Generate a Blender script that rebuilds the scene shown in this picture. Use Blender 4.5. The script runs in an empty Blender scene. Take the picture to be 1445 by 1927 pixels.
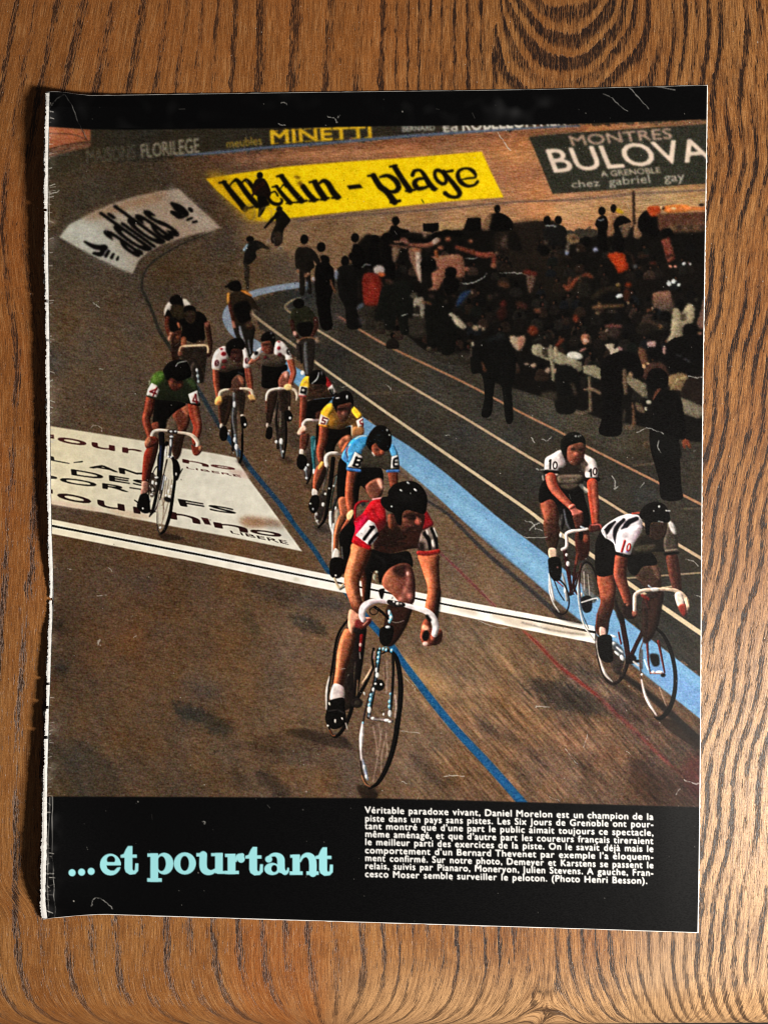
import bpy, math
import numpy as np

# ================================================================ camera, lamp, exposure
S = 0.00019                 # metres per page unit
CX, CY = 722.5, 963.5       # the point of the table straight under the camera
CAMZ = 0.297
scene = bpy.context.scene
cam_d = bpy.data.cameras.new('camera')
cam = bpy.data.objects.new('camera', cam_d)
scene.collection.objects.link(cam)
cam.location = (0, 0, CAMZ)
cam_d.sensor_fit = 'HORIZONTAL'
cam_d.angle = 2 * math.atan(1445 * S / 2 / CAMZ)
cam_d.clip_start, cam_d.clip_end = 0.01, 50
scene.camera = cam
world = bpy.data.worlds.new('World')
scene.world = world
world.use_nodes = True
world.node_tree.nodes['Background'].inputs[0].default_value = (1.0, 0.93, 0.86, 1)
world.node_tree.nodes['Background'].inputs[1].default_value = 0.045


def lamp(name, loc, aim, size, power, col):
    d = bpy.data.lights.new(name, 'AREA')
    d.shape = 'RECTANGLE'
    d.size, d.size_y = size
    d.energy = power
    d.color = col
    o = bpy.data.objects.new(name, d)
    scene.collection.objects.link(o)
    o.location = loc
    from mathutils import Vector
    o.rotation_euler = (Vector(aim) - Vector(loc)).to_track_quat('-Z', 'Y').to_euler()
    return o


lamp('window_light', (0.64, -0.31, 0.44), (0.0, -0.02, 0), (0.09, 0.14), 14.2, (1.0, 0.94, 0.86))
scene.view_settings.view_transform = 'Standard'
scene.view_settings.look = 'None'
scene.view_settings.exposure = 0
scene.view_settings.gamma = 1
scene.view_settings.use_curve_mapping = False
scene.render.engine = 'CYCLES'
scene.cycles.max_bounces = 6
scene.cycles.filter_width = 1.1

# ---------------------------------------------------------------- print rasteriser
# The printed picture is drawn shape by shape into a colour field which then becomes
# the ink colour of a fine mesh lying on the paper (all coordinates are page units).
PX0, PY0, PX1, PY1 = 70, 150, 1350, 1770
PW, PH = PX1 - PX0, PY1 - PY0
IMG = np.zeros((PH, PW, 3), np.float32)
IDM = np.zeros((PH, PW), np.int16)
RNG = np.random.default_rng(7)
ST = dict(ox=0.0, oy=0.0, s=1.0, id=0, shade=0.0)
FIG = {0: None}


def view(ox, oy, s):
    ST.update(ox=ox, oy=oy, s=s)


def figure(name=None, label=None):
    if name is None:
        ST['id'] = 0
        return
    k = len(FIG)
    FIG[k] = (name, label)
    ST['id'] = k


def mark():
    ST['id'] = 900      # markings: still the picture's ground, but without the boards' grain


def tr(pts):
    p = np.asarray(pts, np.float64).reshape(-1, 2)
    return p / ST['s'] + [ST['ox'] - PX0, ST['oy'] - PY0]


def smooth(p, n=6, closed=True):
    if closed:
        a, b, c, d = np.roll(p, 1, 0), p, np.roll(p, -1, 0), np.roll(p, -2, 0)
    else:
        q = np.vstack([2 * p[0] - p[1], p, 2 * p[-1] - p[-2]])
        a, b, c, d = q[:-3], q[1:-2], q[2:-1], q[3:]
    t = (np.arange(n) / n)[None, :, None]
    a, b, c, d = (v[:, None, :] for v in (a, b, c, d))
    r = 0.5 * (2 * b + (c - a) * t + (2 * a - 5 * b + 4 * c - d) * t ** 2 + (3 * b - a - 3 * c + d) * t ** 3)
    r = r.reshape(-1, p.shape[1])
    if not closed:
        r = np.vstack([r, p[-1]])
    return r


def blur1(m, s):
    if s < 0.35:
        return m
    r = max(1, int(math.ceil(s * 2.5)))
    k = np.exp(-0.5 * (np.arange(-r, r + 1) / s) ** 2)
    k /= k.sum()
    for ax in (0, 1):
        pad = [(0, 0)] * m.ndim
        pad[ax] = (r, r)
        q = np.pad(m, pad, mode='edge')
        n = m.shape[ax]
        o = np.zeros_like(m)
        for i, w in enumerate(k):
            sl = [slice(None)] * m.ndim
            sl[ax] = slice(i, i + n)
            o += np.float32(w) * q[tuple(sl)]
        m = o
    return m


def box(x0, y0, x1, y1, pad):
    a, b = max(0, int(x0 - pad)), max(0, int(y0 - pad))
    c, d = min(PW, int(x1 + pad) + 2), min(PH, int(y1 + pad) + 2)
    return (a, b, c, d) if c > a and d > b else None


def fill_edges(e, bb, ss=4):
    """anti-aliased nonzero fill of an edge list (n,4) inside box bb"""
    a, b, c, d = bb
    w, h = c - a, d - b
    x0, y0, x1, y1 = e[:, 0] - a, (e[:, 1] - b) * ss, e[:, 2] - a, (e[:, 3] - b) * ss
    lo, hi = np.minimum(y0, y1), np.maximum(y0, y1)
    r0 = np.clip(np.ceil(lo - 0.5), 0, h * ss).astype(int)
    r1 = np.clip(np.ceil(hi - 0.5), 0, h * ss).astype(int)
    n = r1 - r0
    k = n > 0
    if not k.any():
        return np.zeros((h, w), np.float32)
    x0, y0, x1, y1, r0, n = x0[k], y0[k], x1[k], y1[k], r0[k], n[k]
    idx = np.repeat(np.arange(len(n)), n)
    row = np.arange(n.sum()) - np.repeat(np.cumsum(n) - n, n) + r0[idx]
    t = (row + 0.5 - y0[idx]) / (y1 - y0)[idx]
    x = np.clip(x0[idx] + t * (x1 - x0)[idx], 0, w - 0.001)
    sg = np.sign(y1 - y0)[idx]
    ix = x.astype(int)
    f = x - ix
    buf = np.zeros((h * ss, w + 2))
    np.add.at(buf, (row, ix), sg * (1 - f))
    np.add.at(buf, (row, ix + 1), sg * f)
    m = np.clip(np.abs(np.cumsum(buf, 1)[:, :w]), 0, 1)
    return m.reshape(h, ss, w).mean(1).astype(np.float32)


def lay(m, bb, col, a=1.0, soft=0.7, grad=None, ident=True):
    if soft:
        m = blur1(m, soft)
    x0, y0, x1, y1 = bb
    m = m * a
    c = np.asarray(col, np.float32)
    if grad is not None:
        p, q, c2 = grad
        p, q = tr(p)[0], tr(q)[0]
        v = q - p
        yy, xx = np.mgrid[y0:y1, x0:x1]
        t = np.clip(((xx - p[0]) * v[0] + (yy - p[1]) * v[1]) / (v @ v), 0, 1)[..., None].astype(np.float32)
        c = c + (np.asarray(c2, np.float32) - c) * t
    if ST['shade'] and a > .6 and m.shape[0] > 2 and m.shape[1] > 2:
        # the photographed things are round: lit from the upper left, turning away at the lower right
        r = float(np.clip(math.sqrt(m.sum()) * .09, 1.0, 5.0))
        gy, gx = np.gradient(blur1(m, r))
        c = c * (1 + np.clip((gx * .8 + gy * .45) * r * ST['shade'], -.6, .5))[..., None]
    v = IMG[y0:y1, x0:x1]
    v += (c - v) * m[..., None]
    if ident and a > 0.6:
        IDM[y0:y1, x0:x1][m > 0.5] = ST['id']


def poly(pts, col, sm=True, soft=0.7, a=1.0, grad=None, ident=True):
    p = tr(pts)
    if sm:
        p = smooth(p)
    q = np.roll(p, -1, 0)
    bb = box(*p.min(0), *p.max(0), soft * 3 + 2)
    if bb:
        lay(fill_edges(np.hstack([p, q]), bb), bb, col, a, soft, grad, ident)


def line(pts, w, col, soft=0.6, a=1.0, sm=True, grad=None, ident=True):
    p = tr(pts)
    ws = np.atleast_1d(np.asarray(w, float)) / ST['s']
    if len(ws) == 1:
        ws = np.repeat(ws, len(p))
    elif len(ws) != len(p):
        ws = np.interp(np.linspace(0, 1, len(p)), np.linspace(0, 1, len(ws)), ws)
    p = np.hstack([p, ws[:, None]])
    if sm and len(p) > 2:
        p = smooth(p, 6, False)
    bb = box(*p[:, :2].min(0), *p[:, :2].max(0), ws.max() / 2 + soft * 3 + 2)
    if not bb:
        return
    x0, y0, x1, y1 = bb
    m = np.zeros((y1 - y0, x1 - x0), np.float32)
    for i in range(len(p) - 1):
        A, B = p[i], p[i + 1]
        pad = max(A[2], B[2]) / 2 + 2
        s = box(min(A[0], B[0]), min(A[1], B[1]), max(A[0], B[0]), max(A[1], B[1]), pad)
        if not s:
            continue
        yy, xx = np.mgrid[s[1]:s[3], s[0]:s[2]]
        dx, dy = B[0] - A[0], B[1] - A[1]
        t = np.clip(((xx - A[0]) * dx + (yy - A[1]) * dy) / (dx * dx + dy * dy + 1e-9), 0, 1)
        d = np.hypot(xx - A[0] - t * dx, yy - A[1] - t * dy)
        r = (A[2] + (B[2] - A[2]) * t) / 2
        cov = np.clip(r - d + 0.5, 0, 1) * np.clip(2 * r, 0, 1)
        sl = m[s[1] - y0:s[3] - y0, s[0] - x0:s[2] - x0]
        np.maximum(sl, cov, out=sl)
    lay(m, bb, col, a, soft, grad, ident)


def oval(cx, cy, rx, ry, col, ang=0, **k):
    t = np.linspace(0, 2 * math.pi, 24, endpoint=False)
    ca, sa = math.cos(math.radians(ang)), math.sin(math.radians(ang))
    x, y = rx * np.cos(t), ry * np.sin(t)
    poly(np.c_[cx + x * ca - y * sa, cy + x * sa + y * ca], col, sm=False, **k)


def ring(cx, cy, rx, ry, w, col, ang=0, t0=0, t1=360, **k):
    t = np.radians(np.linspace(t0, t1, 40))
    ca, sa = math.cos(math.radians(ang)), math.sin(math.radians(ang))
    x, y = rx * np.cos(t), ry * np.sin(t)
    line(np.c_[cx + x * ca - y * sa, cy + x * sa + y * ca], w, col, sm=False, **k)


def blobs(lst, col, soft=0.6, a=1.0, ident=True):
    for b in lst:
        x, y, rx = b[:3]
        ry = b[3] if len(b) > 3 else rx
        oval(x, y, rx, ry, col, b[4] if len(b) > 4 else 0, soft=soft, a=a, ident=ident)


def WID(k, w):
    return np.atleast_1d(np.asarray(w, float)) * k


def limb(pts, w, base, lit=None, side=-1, amt=0.75):
    """a tapered limb with a lighter flank"""
    line(pts, w, base)
    if lit is not None:
        p = np.asarray(pts, float)
        ws = np.atleast_1d(np.asarray(w, float))
        ws = np.interp(np.linspace(0, 1, len(p)), np.linspace(0, 1, len(ws)), ws)
        q = p + np.c_[side * ws * 0.16, -0.0 * ws]
        line(q, ws * 0.5, lit, soft=max(1.0, ws.mean() * 0.1 / ST['s']), a=amt)


def glyph_tris(body, bold=0.0, space=1.0):
    c = bpy.data.curves.new('lettering', 'FONT')
    c.body = body
    c.offset = bold
    c.space_character = space
    c.resolution_u = 3
    o = bpy.data.objects.new('lettering', c)
    bpy.context.scene.collection.objects.link(o)
    dg = bpy.context.evaluated_depsgraph_get()
    m = o.evaluated_get(dg).to_mesh()
    m.calc_loop_triangles()
    v = np.zeros(len(m.vertices) * 3)
    m.vertices.foreach_get('co', v)
    t = np.zeros(len(m.loop_triangles) * 3, int)
    m.loop_triangles.foreach_get('vertices', t)
    o.evaluated_get(dg).to_mesh_clear()
    bpy.data.objects.remove(o)
    bpy.data.curves.remove(c)
    return v.reshape(-1, 3)[:, :2], t.reshape(-1, 3)


def text(body, tl, t_r, br, bl, col, bold=0.02, soft=0.7, a=1.0, space=1.0, grad=None, fat=0.0):
    """lettering whose bounding box fills the quad tl, tr, br, bl"""
    fat = fat or bold * 30
    v, t = glyph_tris(body, 0.0, space)
    lo, hi = v.min(0), v.max(0)
    u = (v - lo) / (hi - lo)
    x, y = u[:, :1], 1 - u[:, 1:]
    tl, t_r, br, bl = (np.asarray(q, float) for q in (tl, t_r, br, bl))
    p = tr(tl * (1 - x) * (1 - y) + t_r * x * (1 - y) + br * x * y + bl * (1 - x) * y)
    A, B, C = p[t[:, 0]], p[t[:, 1]], p[t[:, 2]]
    bb = box(*p.min(0), *p.max(0), soft * 3 + 2)
    if bb:
        m = fill_edges(np.vstack([np.hstack([A, B]), np.hstack([B, C]), np.hstack([C, A])]), bb)
        if fat:
            m = np.clip(blur1(m, fat) * (1 + 1.6 * min(fat, 1)), 0, 1)
        lay(m, bb, col, a, soft, grad)


def field(pts, power=2.2):
    """smooth colour field through scattered colour samples (page units)"""
    st = 8
    yy, xx = np.mgrid[0:PH + st:st, 0:PW + st:st].astype(np.float32)
    num = np.zeros(yy.shape + (3,), np.float32)
    den = np.zeros(yy.shape, np.float32)
    for x, y, c in pts:
        w = 1 / (((xx - (x - PX0)) ** 2 + (yy - (y - PY0)) ** 2) + 900) ** (power / 2)
        num += w[..., None] * np.asarray(c, np.float32)
        den += w
    f = num / den[..., None]
    # bilinear upsample
    y = np.arange(PH) / st
    x = np.arange(PW) / st
    iy, ix = y.astype(int), x.astype(int)
    fy, fx = (y - iy)[:, None, None].astype(np.float32), (x - ix)[None, :, None].astype(np.float32)
    a = f[iy][:, ix] * (1 - fx) + f[iy][:, ix + 1] * fx
    b = f[iy + 1][:, ix] * (1 - fx) + f[iy + 1][:, ix + 1] * fx
    return a * (1 - fy) + b * fy


def streak(n, dx, dy, seed, pre=0.6):
    """unit noise drawn out along a direction"""
    g = np.random.default_rng(seed).standard_normal((PH, PW)).astype(np.float32)
    g = blur1(g, pre)
    o = np.zeros_like(g)
    for k in range(-n, n + 1):
        o += np.roll(np.roll(g, int(round(k * dy)), 0), int(round(k * dx)), 1) * np.float32(1 - abs(k) / (n + 1))
    return o / o.std()


def cloud(s, seed):
    st = max(1, int(s / 2))
    g = np.random.default_rng(seed).standard_normal((PH // st + 3, PW // st + 3)).astype(np.float32)
    g = blur1(g, s / st)
    y, x = np.arange(PH) / st, np.arange(PW) / st
    iy, ix = y.astype(int), x.astype(int)
    fy, fx = (y - iy)[:, None].astype(np.float32), (x - ix)[None, :].astype(np.float32)
    o = (g[iy][:, ix] * (1 - fx) + g[iy][:, ix + 1] * fx) * (1 - fy) + (g[iy + 1][:, ix] * (1 - fx) + g[iy + 1][:, ix + 1] * fx) * fy
    return o / o.std()
# ---------------------------------------------------------------- the printed picture: hall and track
K = (13, 11, 10)
A1, A2, A3, A4 = (80, 220, 4.003), (400, 220, 4.003), (720, 220, 4.003), (980, 220, 4.003)
A5, A6, A7, A8 = (400, 420, 4.003), (660, 420, 4.003), (980, 420, 4.003), (980, 640, 4.003)
C1, C2, C3, C4 = (260, 520, 7.225), (230, 660, 5.352), (380, 600, 6.88), (530, 680, 5.78)
C5, C6, C7, C8 = (590, 860, 5.207), (590, 1150, 5.352), (980, 790, 5.67), (1080, 920, 4.283)
D1, D2, D6, D7 = (80, 790, 4.817), (320, 820, 4.817), (80, 1050, 2.3306), (720, 1100, 2.369)
F = (0, 0, 1)


def paint_track():
    IMG[:] = field([
        (100, 300, (42, 38, 30)), (250, 330, (48, 42, 33)), (400, 300, (80, 58, 42)), (500, 300, (118, 80, 56)),
        (600, 285, (140, 92, 62)), (760, 275, (160, 100, 68)), (950, 255, (150, 92, 60)), (960, 300, (190, 128, 82)),
        (1000, 340, (172, 112, 76)), (1150, 245, (150, 98, 64)), (1300, 235, (120, 84, 60)),
        (120, 400, (58, 50, 38)), (250, 380, (58, 48, 37)), (370, 380, (70, 54, 40)), (430, 440, (66, 52, 40)),
        (120, 500, (58, 49, 37)), (200, 560, (70, 57, 44)), (330, 520, (62, 52, 40)), (120, 640, (74, 60, 46)),
        (200, 700, (84, 68, 52)), (130, 760, (76, 61, 47)), (250, 620, (80, 64, 49)),
        (560, 430, (120, 92, 66)), (700, 425, (150, 118, 84)), (640, 480, (112, 84, 62)), (900, 390, (160, 120, 84)),
        (1050, 390, (176, 126, 86)), (1250, 370, (176, 142, 98)), (1100, 420, (170, 118, 82)), (480, 500, (88, 72, 54)),
        (400, 620, (92, 76, 60)), (540, 480, (98, 78, 58)), (440, 540, (74, 62, 48)),
        (400, 700, (84, 68, 54)), (560, 900, (86, 66, 50)), (480, 800, (84, 66, 50)), (540, 1000, (84, 66, 50)),
        (150, 1040, (76, 58, 42)), (300, 1100, (88, 63, 43)), (130, 1200, (78, 58, 42)), (250, 1200, (92, 64, 44)),
        (450, 1130, (92, 70, 52)), (450, 1250, (92, 70, 50)), (330, 1300, (88, 66, 47)), (130, 1320, (72, 56, 42)),
        (250, 1400, (82, 62, 44)), (120, 1450, (66, 53, 40)), (400, 1470, (80, 62, 46)), (560, 1400, (98, 76, 56)),
        (580, 1220, (100, 76, 56)), (560, 1480, (88, 68, 52)), (300, 1490, (74, 58, 44)),
        (660, 1450, (92, 72, 56)), (780, 1420, (108, 84, 64)), (900, 1470, (98, 74, 56)), (800, 1280, (134, 104, 74)),
        (900, 1230, (124, 98, 72)), (860, 1330, (118, 90, 66)), (950, 1350, (122, 92, 68)), (1000, 1200, (112, 88, 66)),
        (1050, 1300, (112, 86, 64)), (1080, 1390, (122, 90, 68)), (1150, 1430, (96, 70, 54)), (1250, 1460, (68, 50, 40)),
        (1300, 1500, (52, 40, 32)), (1150, 1500, (76, 56, 44)), (1000, 1490, (92, 70, 54)), (1300, 1400, (58, 44, 36)),
        (900, 1060, (98, 80, 64)), (960, 1130, (104, 84, 66)), (840, 1020, (96, 78, 62)), (820, 960, (92, 76, 60)),
        (1040, 1140, (84, 66, 52)), (1180, 1320, (92, 68, 50)), (1080, 1240, (108, 82, 60)),
    ])
    # board wall along the top of the banking and the blue line beneath it
    view(*F)
    poly([(80, 200), (1345, 200), (1345, 222), (1080, 236), (900, 246), (761, 258), (600, 272), (500, 281), (400, 289),
          (300, 298), (160, 312), (80, 326)], (42, 38, 30), sm=False, soft=2.0)
    line([(400, 296), (500, 287), (620, 278), (761, 266), (900, 256), (1100, 243)], 9, (110, 66, 48), soft=3, a=.55)
    # planks and light patches on the far banking
    for y0, y1, w, c, a in [(330, 268, 10, (186, 126, 84), .5), (300, 300, 6, (120, 78, 54), .3), (352, 318, 9, (150, 96, 66), .4),
                            (300, 292, 14, (204, 146, 94), .5), (345, 330, 18, (150, 94, 70), .45)]:
        line([(760 if y0 < 320 else 900, y0 - 12), (1000, y1), (1120, y1 - 14)], w, c, soft=5, a=a)
    line([(450, 300), (620, 290), (760, 280)], 12, (190, 130, 92), soft=4, a=.55)
    poly([(440, 415), (560, 420), (700, 408), (930, 392), (940, 440), (700, 440), (640, 500), (520, 500)], (150, 116, 82),
         soft=12, a=.45)
    # lit strip by the fence on the far bend
    poly([(1060, 380), (1330, 362), (1330, 392), (1180, 400), (1060, 420)], (186, 150, 104), soft=6, a=.5)
    # infield
    poly([(468, 570), (500, 556), (556, 542), (620, 520), (700, 470), (1000, 430), (1345, 430), (1345, 1300), (1319, 1276),
          (1204, 1191), (1110, 1112), (1031, 1053), (980, 1014), (860, 921), (780, 858), (739, 828), (682, 782), (600, 705),
          (545, 665), (492, 622)], (45, 41, 35), sm=False, soft=1.2)
    poly([(700, 640), (900, 760), (1000, 860), (900, 860), (700, 730)], (62, 57, 48), soft=20, a=.5)
    poly([(985, 720), (1110, 770), (1200, 850), (1020, 800)], (70, 64, 52), soft=14, a=.7)
    poly([(1150, 1000), (1330, 1000), (1330, 1240), (1200, 1150)], (40, 37, 31), soft=16, a=.7)
    poly([(520, 580), (600, 580), (640, 640), (560, 640)], (66, 60, 48), soft=10, a=.6)


def paint_lines():
    mark()
    view(*F)
    line([(330, 292), (400, 287), (500, 277), (620, 268), (761, 256), (900, 246), (1000, 240), (1090, 236)],
         [2, 5, 5, 5, 5.5, 5.5, 4, 3], (96, 108, 128), soft=1.1)
    line([(560, 415), (650, 405), (720, 401), (832, 392), (960, 380), (1081, 375), (1200, 364), (1330, 357)], 4,
         (108, 90, 84), soft=1.4, a=.85)
    # pale blue strip
    b = [(560, 536), (520, 542), (478, 552), (448, 566), (429, 585), (428, 605), (446, 628), (480, 650), (524, 684), (565, 712),
         (620, 757), (690, 812), (760, 857), (830, 912), (920, 992), (1010, 1064), (1100, 1140), (1200, 1222), (1300, 1300), (1345, 1335)]
    line(b, [9, 10, 11, 12, 14, 14, 16, 19, 23, 27, 32, 37, 40, 44, 50, 54, 56, 60, 62, 64], (120, 164, 200), soft=1.0)
    line(b[:8], [9, 10, 11, 12, 14, 14, 16, 19], (142, 152, 168), soft=1.2)
    poly([(751, 865), (860, 934), (980, 1030), (1040, 1085), (1035, 1110), (980, 1058), (860, 958), (780, 895)], (146, 192, 222),
         soft=5, a=.6)
    poly([(1230, 1240), (1330, 1310), (1330, 1350), (1230, 1275)], (112, 150, 196), soft=4, a=.7)
    line([(748, 885), (860, 975), (980, 1075), (1080, 1163), (1200, 1262), (1335, 1372)], 5, (70, 58, 50), soft=2, a=.6)
    # dark inner line and the red line
    line([(800, 940), (838, 964), (860, 985), (920, 1045), (1000, 1112), (1075, 1180), (1100, 1205)], [5, 6, 7, 8, 9, 10, 9], (50, 50, 54),
         soft=1.8, a=.85)
    line([(1160, 1262), (1230, 1315), (1300, 1380), (1335, 1410)], [10, 13, 15, 15], (28, 25, 24), soft=2.5, a=.9)
    line([(826, 1038), (860, 1070), (895, 1105), (932, 1142)], [3, 5, 5, 4], (120, 60, 66), soft=1.4, a=.7)
    line([(985, 1188), (1010, 1210), (1048, 1250), (1078, 1274), (1120, 1306)], [3, 6, 6, 8, 6], (136, 44, 42), soft=2, a=.7)
    line([(1120, 1306), (1190, 1372), (1240, 1420), (1290, 1465)], [6, 6, 6, 2], (112, 34, 34), soft=2.5, a=.55)
    poly([(1285, 1440), (1330, 1420), (1330, 1500), (1300, 1490)], (70, 26, 26), soft=8, a=.6)
    # infield lanes
    line([(466, 572), (472, 584), (485, 599), (557, 652), (592, 680), (700, 757), (780, 813), (980, 951), (1024, 984), (1119, 1049),
          (1176, 1093), (1246, 1142), (1345, 1210)], [3, 4, 4, 4.5, 4.5, 5, 5.5, 6, 7, 7.5, 7.5, 8, 9], (206, 188, 158), soft=.7)
    line([(466, 572), (472, 584), (485, 599), (557, 652), (592, 680)], 4, (150, 128, 104), soft=1, a=.7)
    line([(590, 616), (700, 683), (761, 720), (870, 784), (980, 851), (1030, 880), (1125, 934), (1180, 968), (1276, 1025), (1345, 1066)],
         [4, 4.5, 4.5, 4.5, 5, 5, 5, 5, 5.5, 6], (190, 166, 138), soft=.7)
    line([(640, 596), (677, 620), (740, 656), (870, 718), (980, 776), (1052, 812), (1102, 839), (1242, 910), (1345, 962)],
         [3, 4, 4, 4, 4, 4, 4, 4.5, 5], (164, 122, 94), soft=.8)
    line([(691, 741), (780, 737)], 3, (92, 78, 64), soft=1, a=.8)
    line([(1192, 876), (1240, 871)], 3, (96, 84, 68), soft=1, a=.8)
    line([(1180, 1088), (1250, 1083), (1330, 1077)], 3, (150, 132, 108), soft=.8)
    line([(1240, 1107), (1264, 1104)], 3, (190, 172, 142), soft=.8)
    line([(1288, 958), (1325, 956)], 3, (90, 80, 66), soft=1, a=.8)
    # sprinters' line
    line([(400, 436), (340, 460), (290, 490), (271, 515), (267, 540), (275, 560), (288, 589), (300, 622), (322, 656), (350, 700), (372, 732)],
         [3, 3, 4, 4, 5, 6, 6, 7, 7, 7, 7], (45, 44, 39), soft=1.5, a=.95)
    line([(350, 700), (380, 745), (412, 799), (440, 838)], 8, (44, 56, 66), soft=1.4, a=.95)
    line([(425, 817), (458, 862), (473, 884), (528, 950), (545, 974)], [8, 9, 9, 9, 10], (36, 66, 94), soft=1.2, a=.95)
    line([(528, 950), (559, 994), (590, 1033), (619, 1077), (660, 1125), (690, 1163)], [8, 8.5, 9, 9, 10, 10.5], (30, 72, 104), soft=1.2, a=.95)
    line([(660, 1125), (699, 1175), (736, 1214), (758, 1247), (810, 1316), (860, 1376), (920, 1440), (985, 1514)],
         [10, 11, 11.5, 12, 13.5, 14.5, 15.5, 16.5], (28, 82, 124), soft=1.2, a=.95)
    line([(700, 1176), (760, 1247), (860, 1376), (985, 1514)], [5, 8, 10, 12], (28, 92, 140), soft=1.5, a=.7)


def paint_shadows():
    """darker marks photographed on the boards (they are ink here)"""
    view(*D6)
    for p, c, a in [([(560, 640), (640, 650), (760, 690), (840, 760), (800, 790), (700, 740), (620, 710)], (52, 46, 38), .8),
                    ([(1080, 260), (1160, 255), (1245, 310), (1230, 345), (1150, 320)], (52, 44, 36), .75),
                    ([(930, 950), (1000, 950), (1090, 1020), (1060, 1060), (980, 1020)], (54, 44, 36), .75),
                    ([(830, 960), (900, 960), (930, 1010), (870, 1020)], (62, 50, 40), .6),
                    ([(880, 100), (1040, 120), (1330, 190), (1300, 230), (1000, 190)], (66, 54, 46), .6),
                    ([(820, 800), (1100, 850), (1290, 880), (1280, 920), (1000, 900)], (70, 56, 46), .5),
                    ([(900, 210), (960, 330), (900, 330), (870, 260)], (70, 60, 46), .5),
                    ([(40, 820), (240, 830), (340, 1040), (40, 1040)], (54, 46, 36), .5),
                    ([(70, 270), (95, 290), (80, 320), (45, 300)], (44, 38, 32), .6),
                    ([(60, 450), (110, 470), (100, 510), (50, 500)], (50, 44, 38), .6)]:
        poly(p, c, soft=5, a=min(1, a * 1.2))
    line([(1250, 770), (1200, 735), (1110, 720), (1040, 750), (1060, 800), (1150, 840), (1240, 845)], 10, (62, 48, 40), soft=2, a=.55)
    line([(935, 380), (980, 470), (1020, 560), (1060, 620)], 10, (74, 58, 44), soft=2.5, a=.7)
    line([(1090, 225), (1165, 310)], 6, (120, 96, 66), soft=2, a=.6)
    line([(730, 870), (770, 850), (805, 815)], 4, (46, 36, 28), soft=.8, a=.8)
    line([(570, 215), (600, 185), (640, 190), (655, 215), (625, 240)], 3, (52, 40, 32), soft=.8, a=.7)
    view(*D7)
    for p, c, a in [([(650, 430), (760, 430), (900, 480), (1010, 560), (980, 590), (860, 580), (740, 530)], (56, 46, 38), .85),
                    ([(1000, 500), (1150, 540), (1260, 640), (1150, 640), (1020, 590)], (64, 48, 40), .7),
                    ([(420, 620), (600, 680), (760, 830), (640, 760), (480, 670)], (74, 56, 46), .6),
                    ([(820, 380), (1000, 400), (1050, 460), (960, 430)], (60, 46, 38), .5),
                    ([(640, 290), (900, 350), (880, 400), (660, 330)], (84, 68, 54), .5),
                    ([(560, 200), (700, 250), (840, 420), (700, 340)], (80, 62, 50), .4),
                    ([(160, 760), (330, 900), (250, 900), (130, 790)], (70, 56, 46), .6),
                    ([(1100, 780), (1400, 900), (1400, 1000), (1150, 960)], (46, 32, 28), .6)]:
        poly(p, c, soft=5, a=min(1, a * 1.2))
    for p, c, a in [([(200, 520), (330, 560), (420, 660), (300, 640)], (140, 96, 66), .5), ([(700, 620), (900, 690), (1000, 760), (820, 730)], (148, 108, 82), .5),
                    ([(150, 380), (260, 430), (330, 520), (200, 480)], (150, 116, 76), .5), ([(280, 180), (600, 300), (560, 340), (320, 240)], (128, 104, 82), .4)]:
        poly(p, c, soft=9, a=a)
    view(*C6)
    poly([(170, 1290), (300, 1270), (420, 1400), (300, 1370)], (58, 46, 38), soft=3, a=.7)
    poly([(540, 1790), (660, 1790), (640, 1873), (560, 1873)], (50, 40, 34), soft=4, a=.8)
    poly([(900, 420), (1000, 520), (1100, 700), (960, 600)], (150, 118, 76), soft=5, a=.5)
    line([(1000, 170), (1130, 280), (1240, 420)], 40, (140, 118, 96), soft=4, a=.45)
    view(*F)
    poly([(505, 790), (545, 800), (590, 830), (600, 850), (560, 845), (520, 825)], (56, 46, 38), soft=4, a=.6)
    poly([(440, 690), (520, 690), (560, 720), (480, 730)], (70, 58, 46), soft=6, a=.6)
    poly([(420, 470), (530, 470), (560, 520), (440, 520)], (72, 58, 44), soft=8, a=.6)


def paint_finish_line():
    mark()
    view(*F)
    poly([(80, 974), (94, 977), (240, 1006), (380, 1033), (590, 1076), (860, 1130), (1000, 1156), (1118, 1179), (1124, 1212), (1000, 1188),
          (860, 1158), (590, 1105), (380, 1060), (240, 1033), (94, 1004), (80, 1001)], (238, 230, 206), sm=False, soft=.7,
         grad=((94, 990), (600, 1090), (250, 246, 238)))
    line([(80, 986), (94, 988.7), (380, 1045), (590, 1087.5), (860, 1142), (1000, 1167), (1118, 1190)], [4.4, 4.4, 4.2, 3.8, 3.6, 4, 5], (12, 10, 10), soft=.4, sm=False)
    view(*D7)
    for p in [[(480, 130), (620, 150), (700, 180), (600, 190)], [(700, 170), (860, 190), (930, 230), (760, 220)], [(300, 100), (400, 110), (420, 140)]]:
        poly(p, (188, 164, 136), soft=3, a=.5)
    line([(620, 170), (760, 205), (900, 225)], 5, (60, 50, 44), soft=1.5, a=.6)
    view(*D2)
    blobs([(1150, 1305, 30, 18)], (190, 186, 160), soft=2, a=.5)


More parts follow.
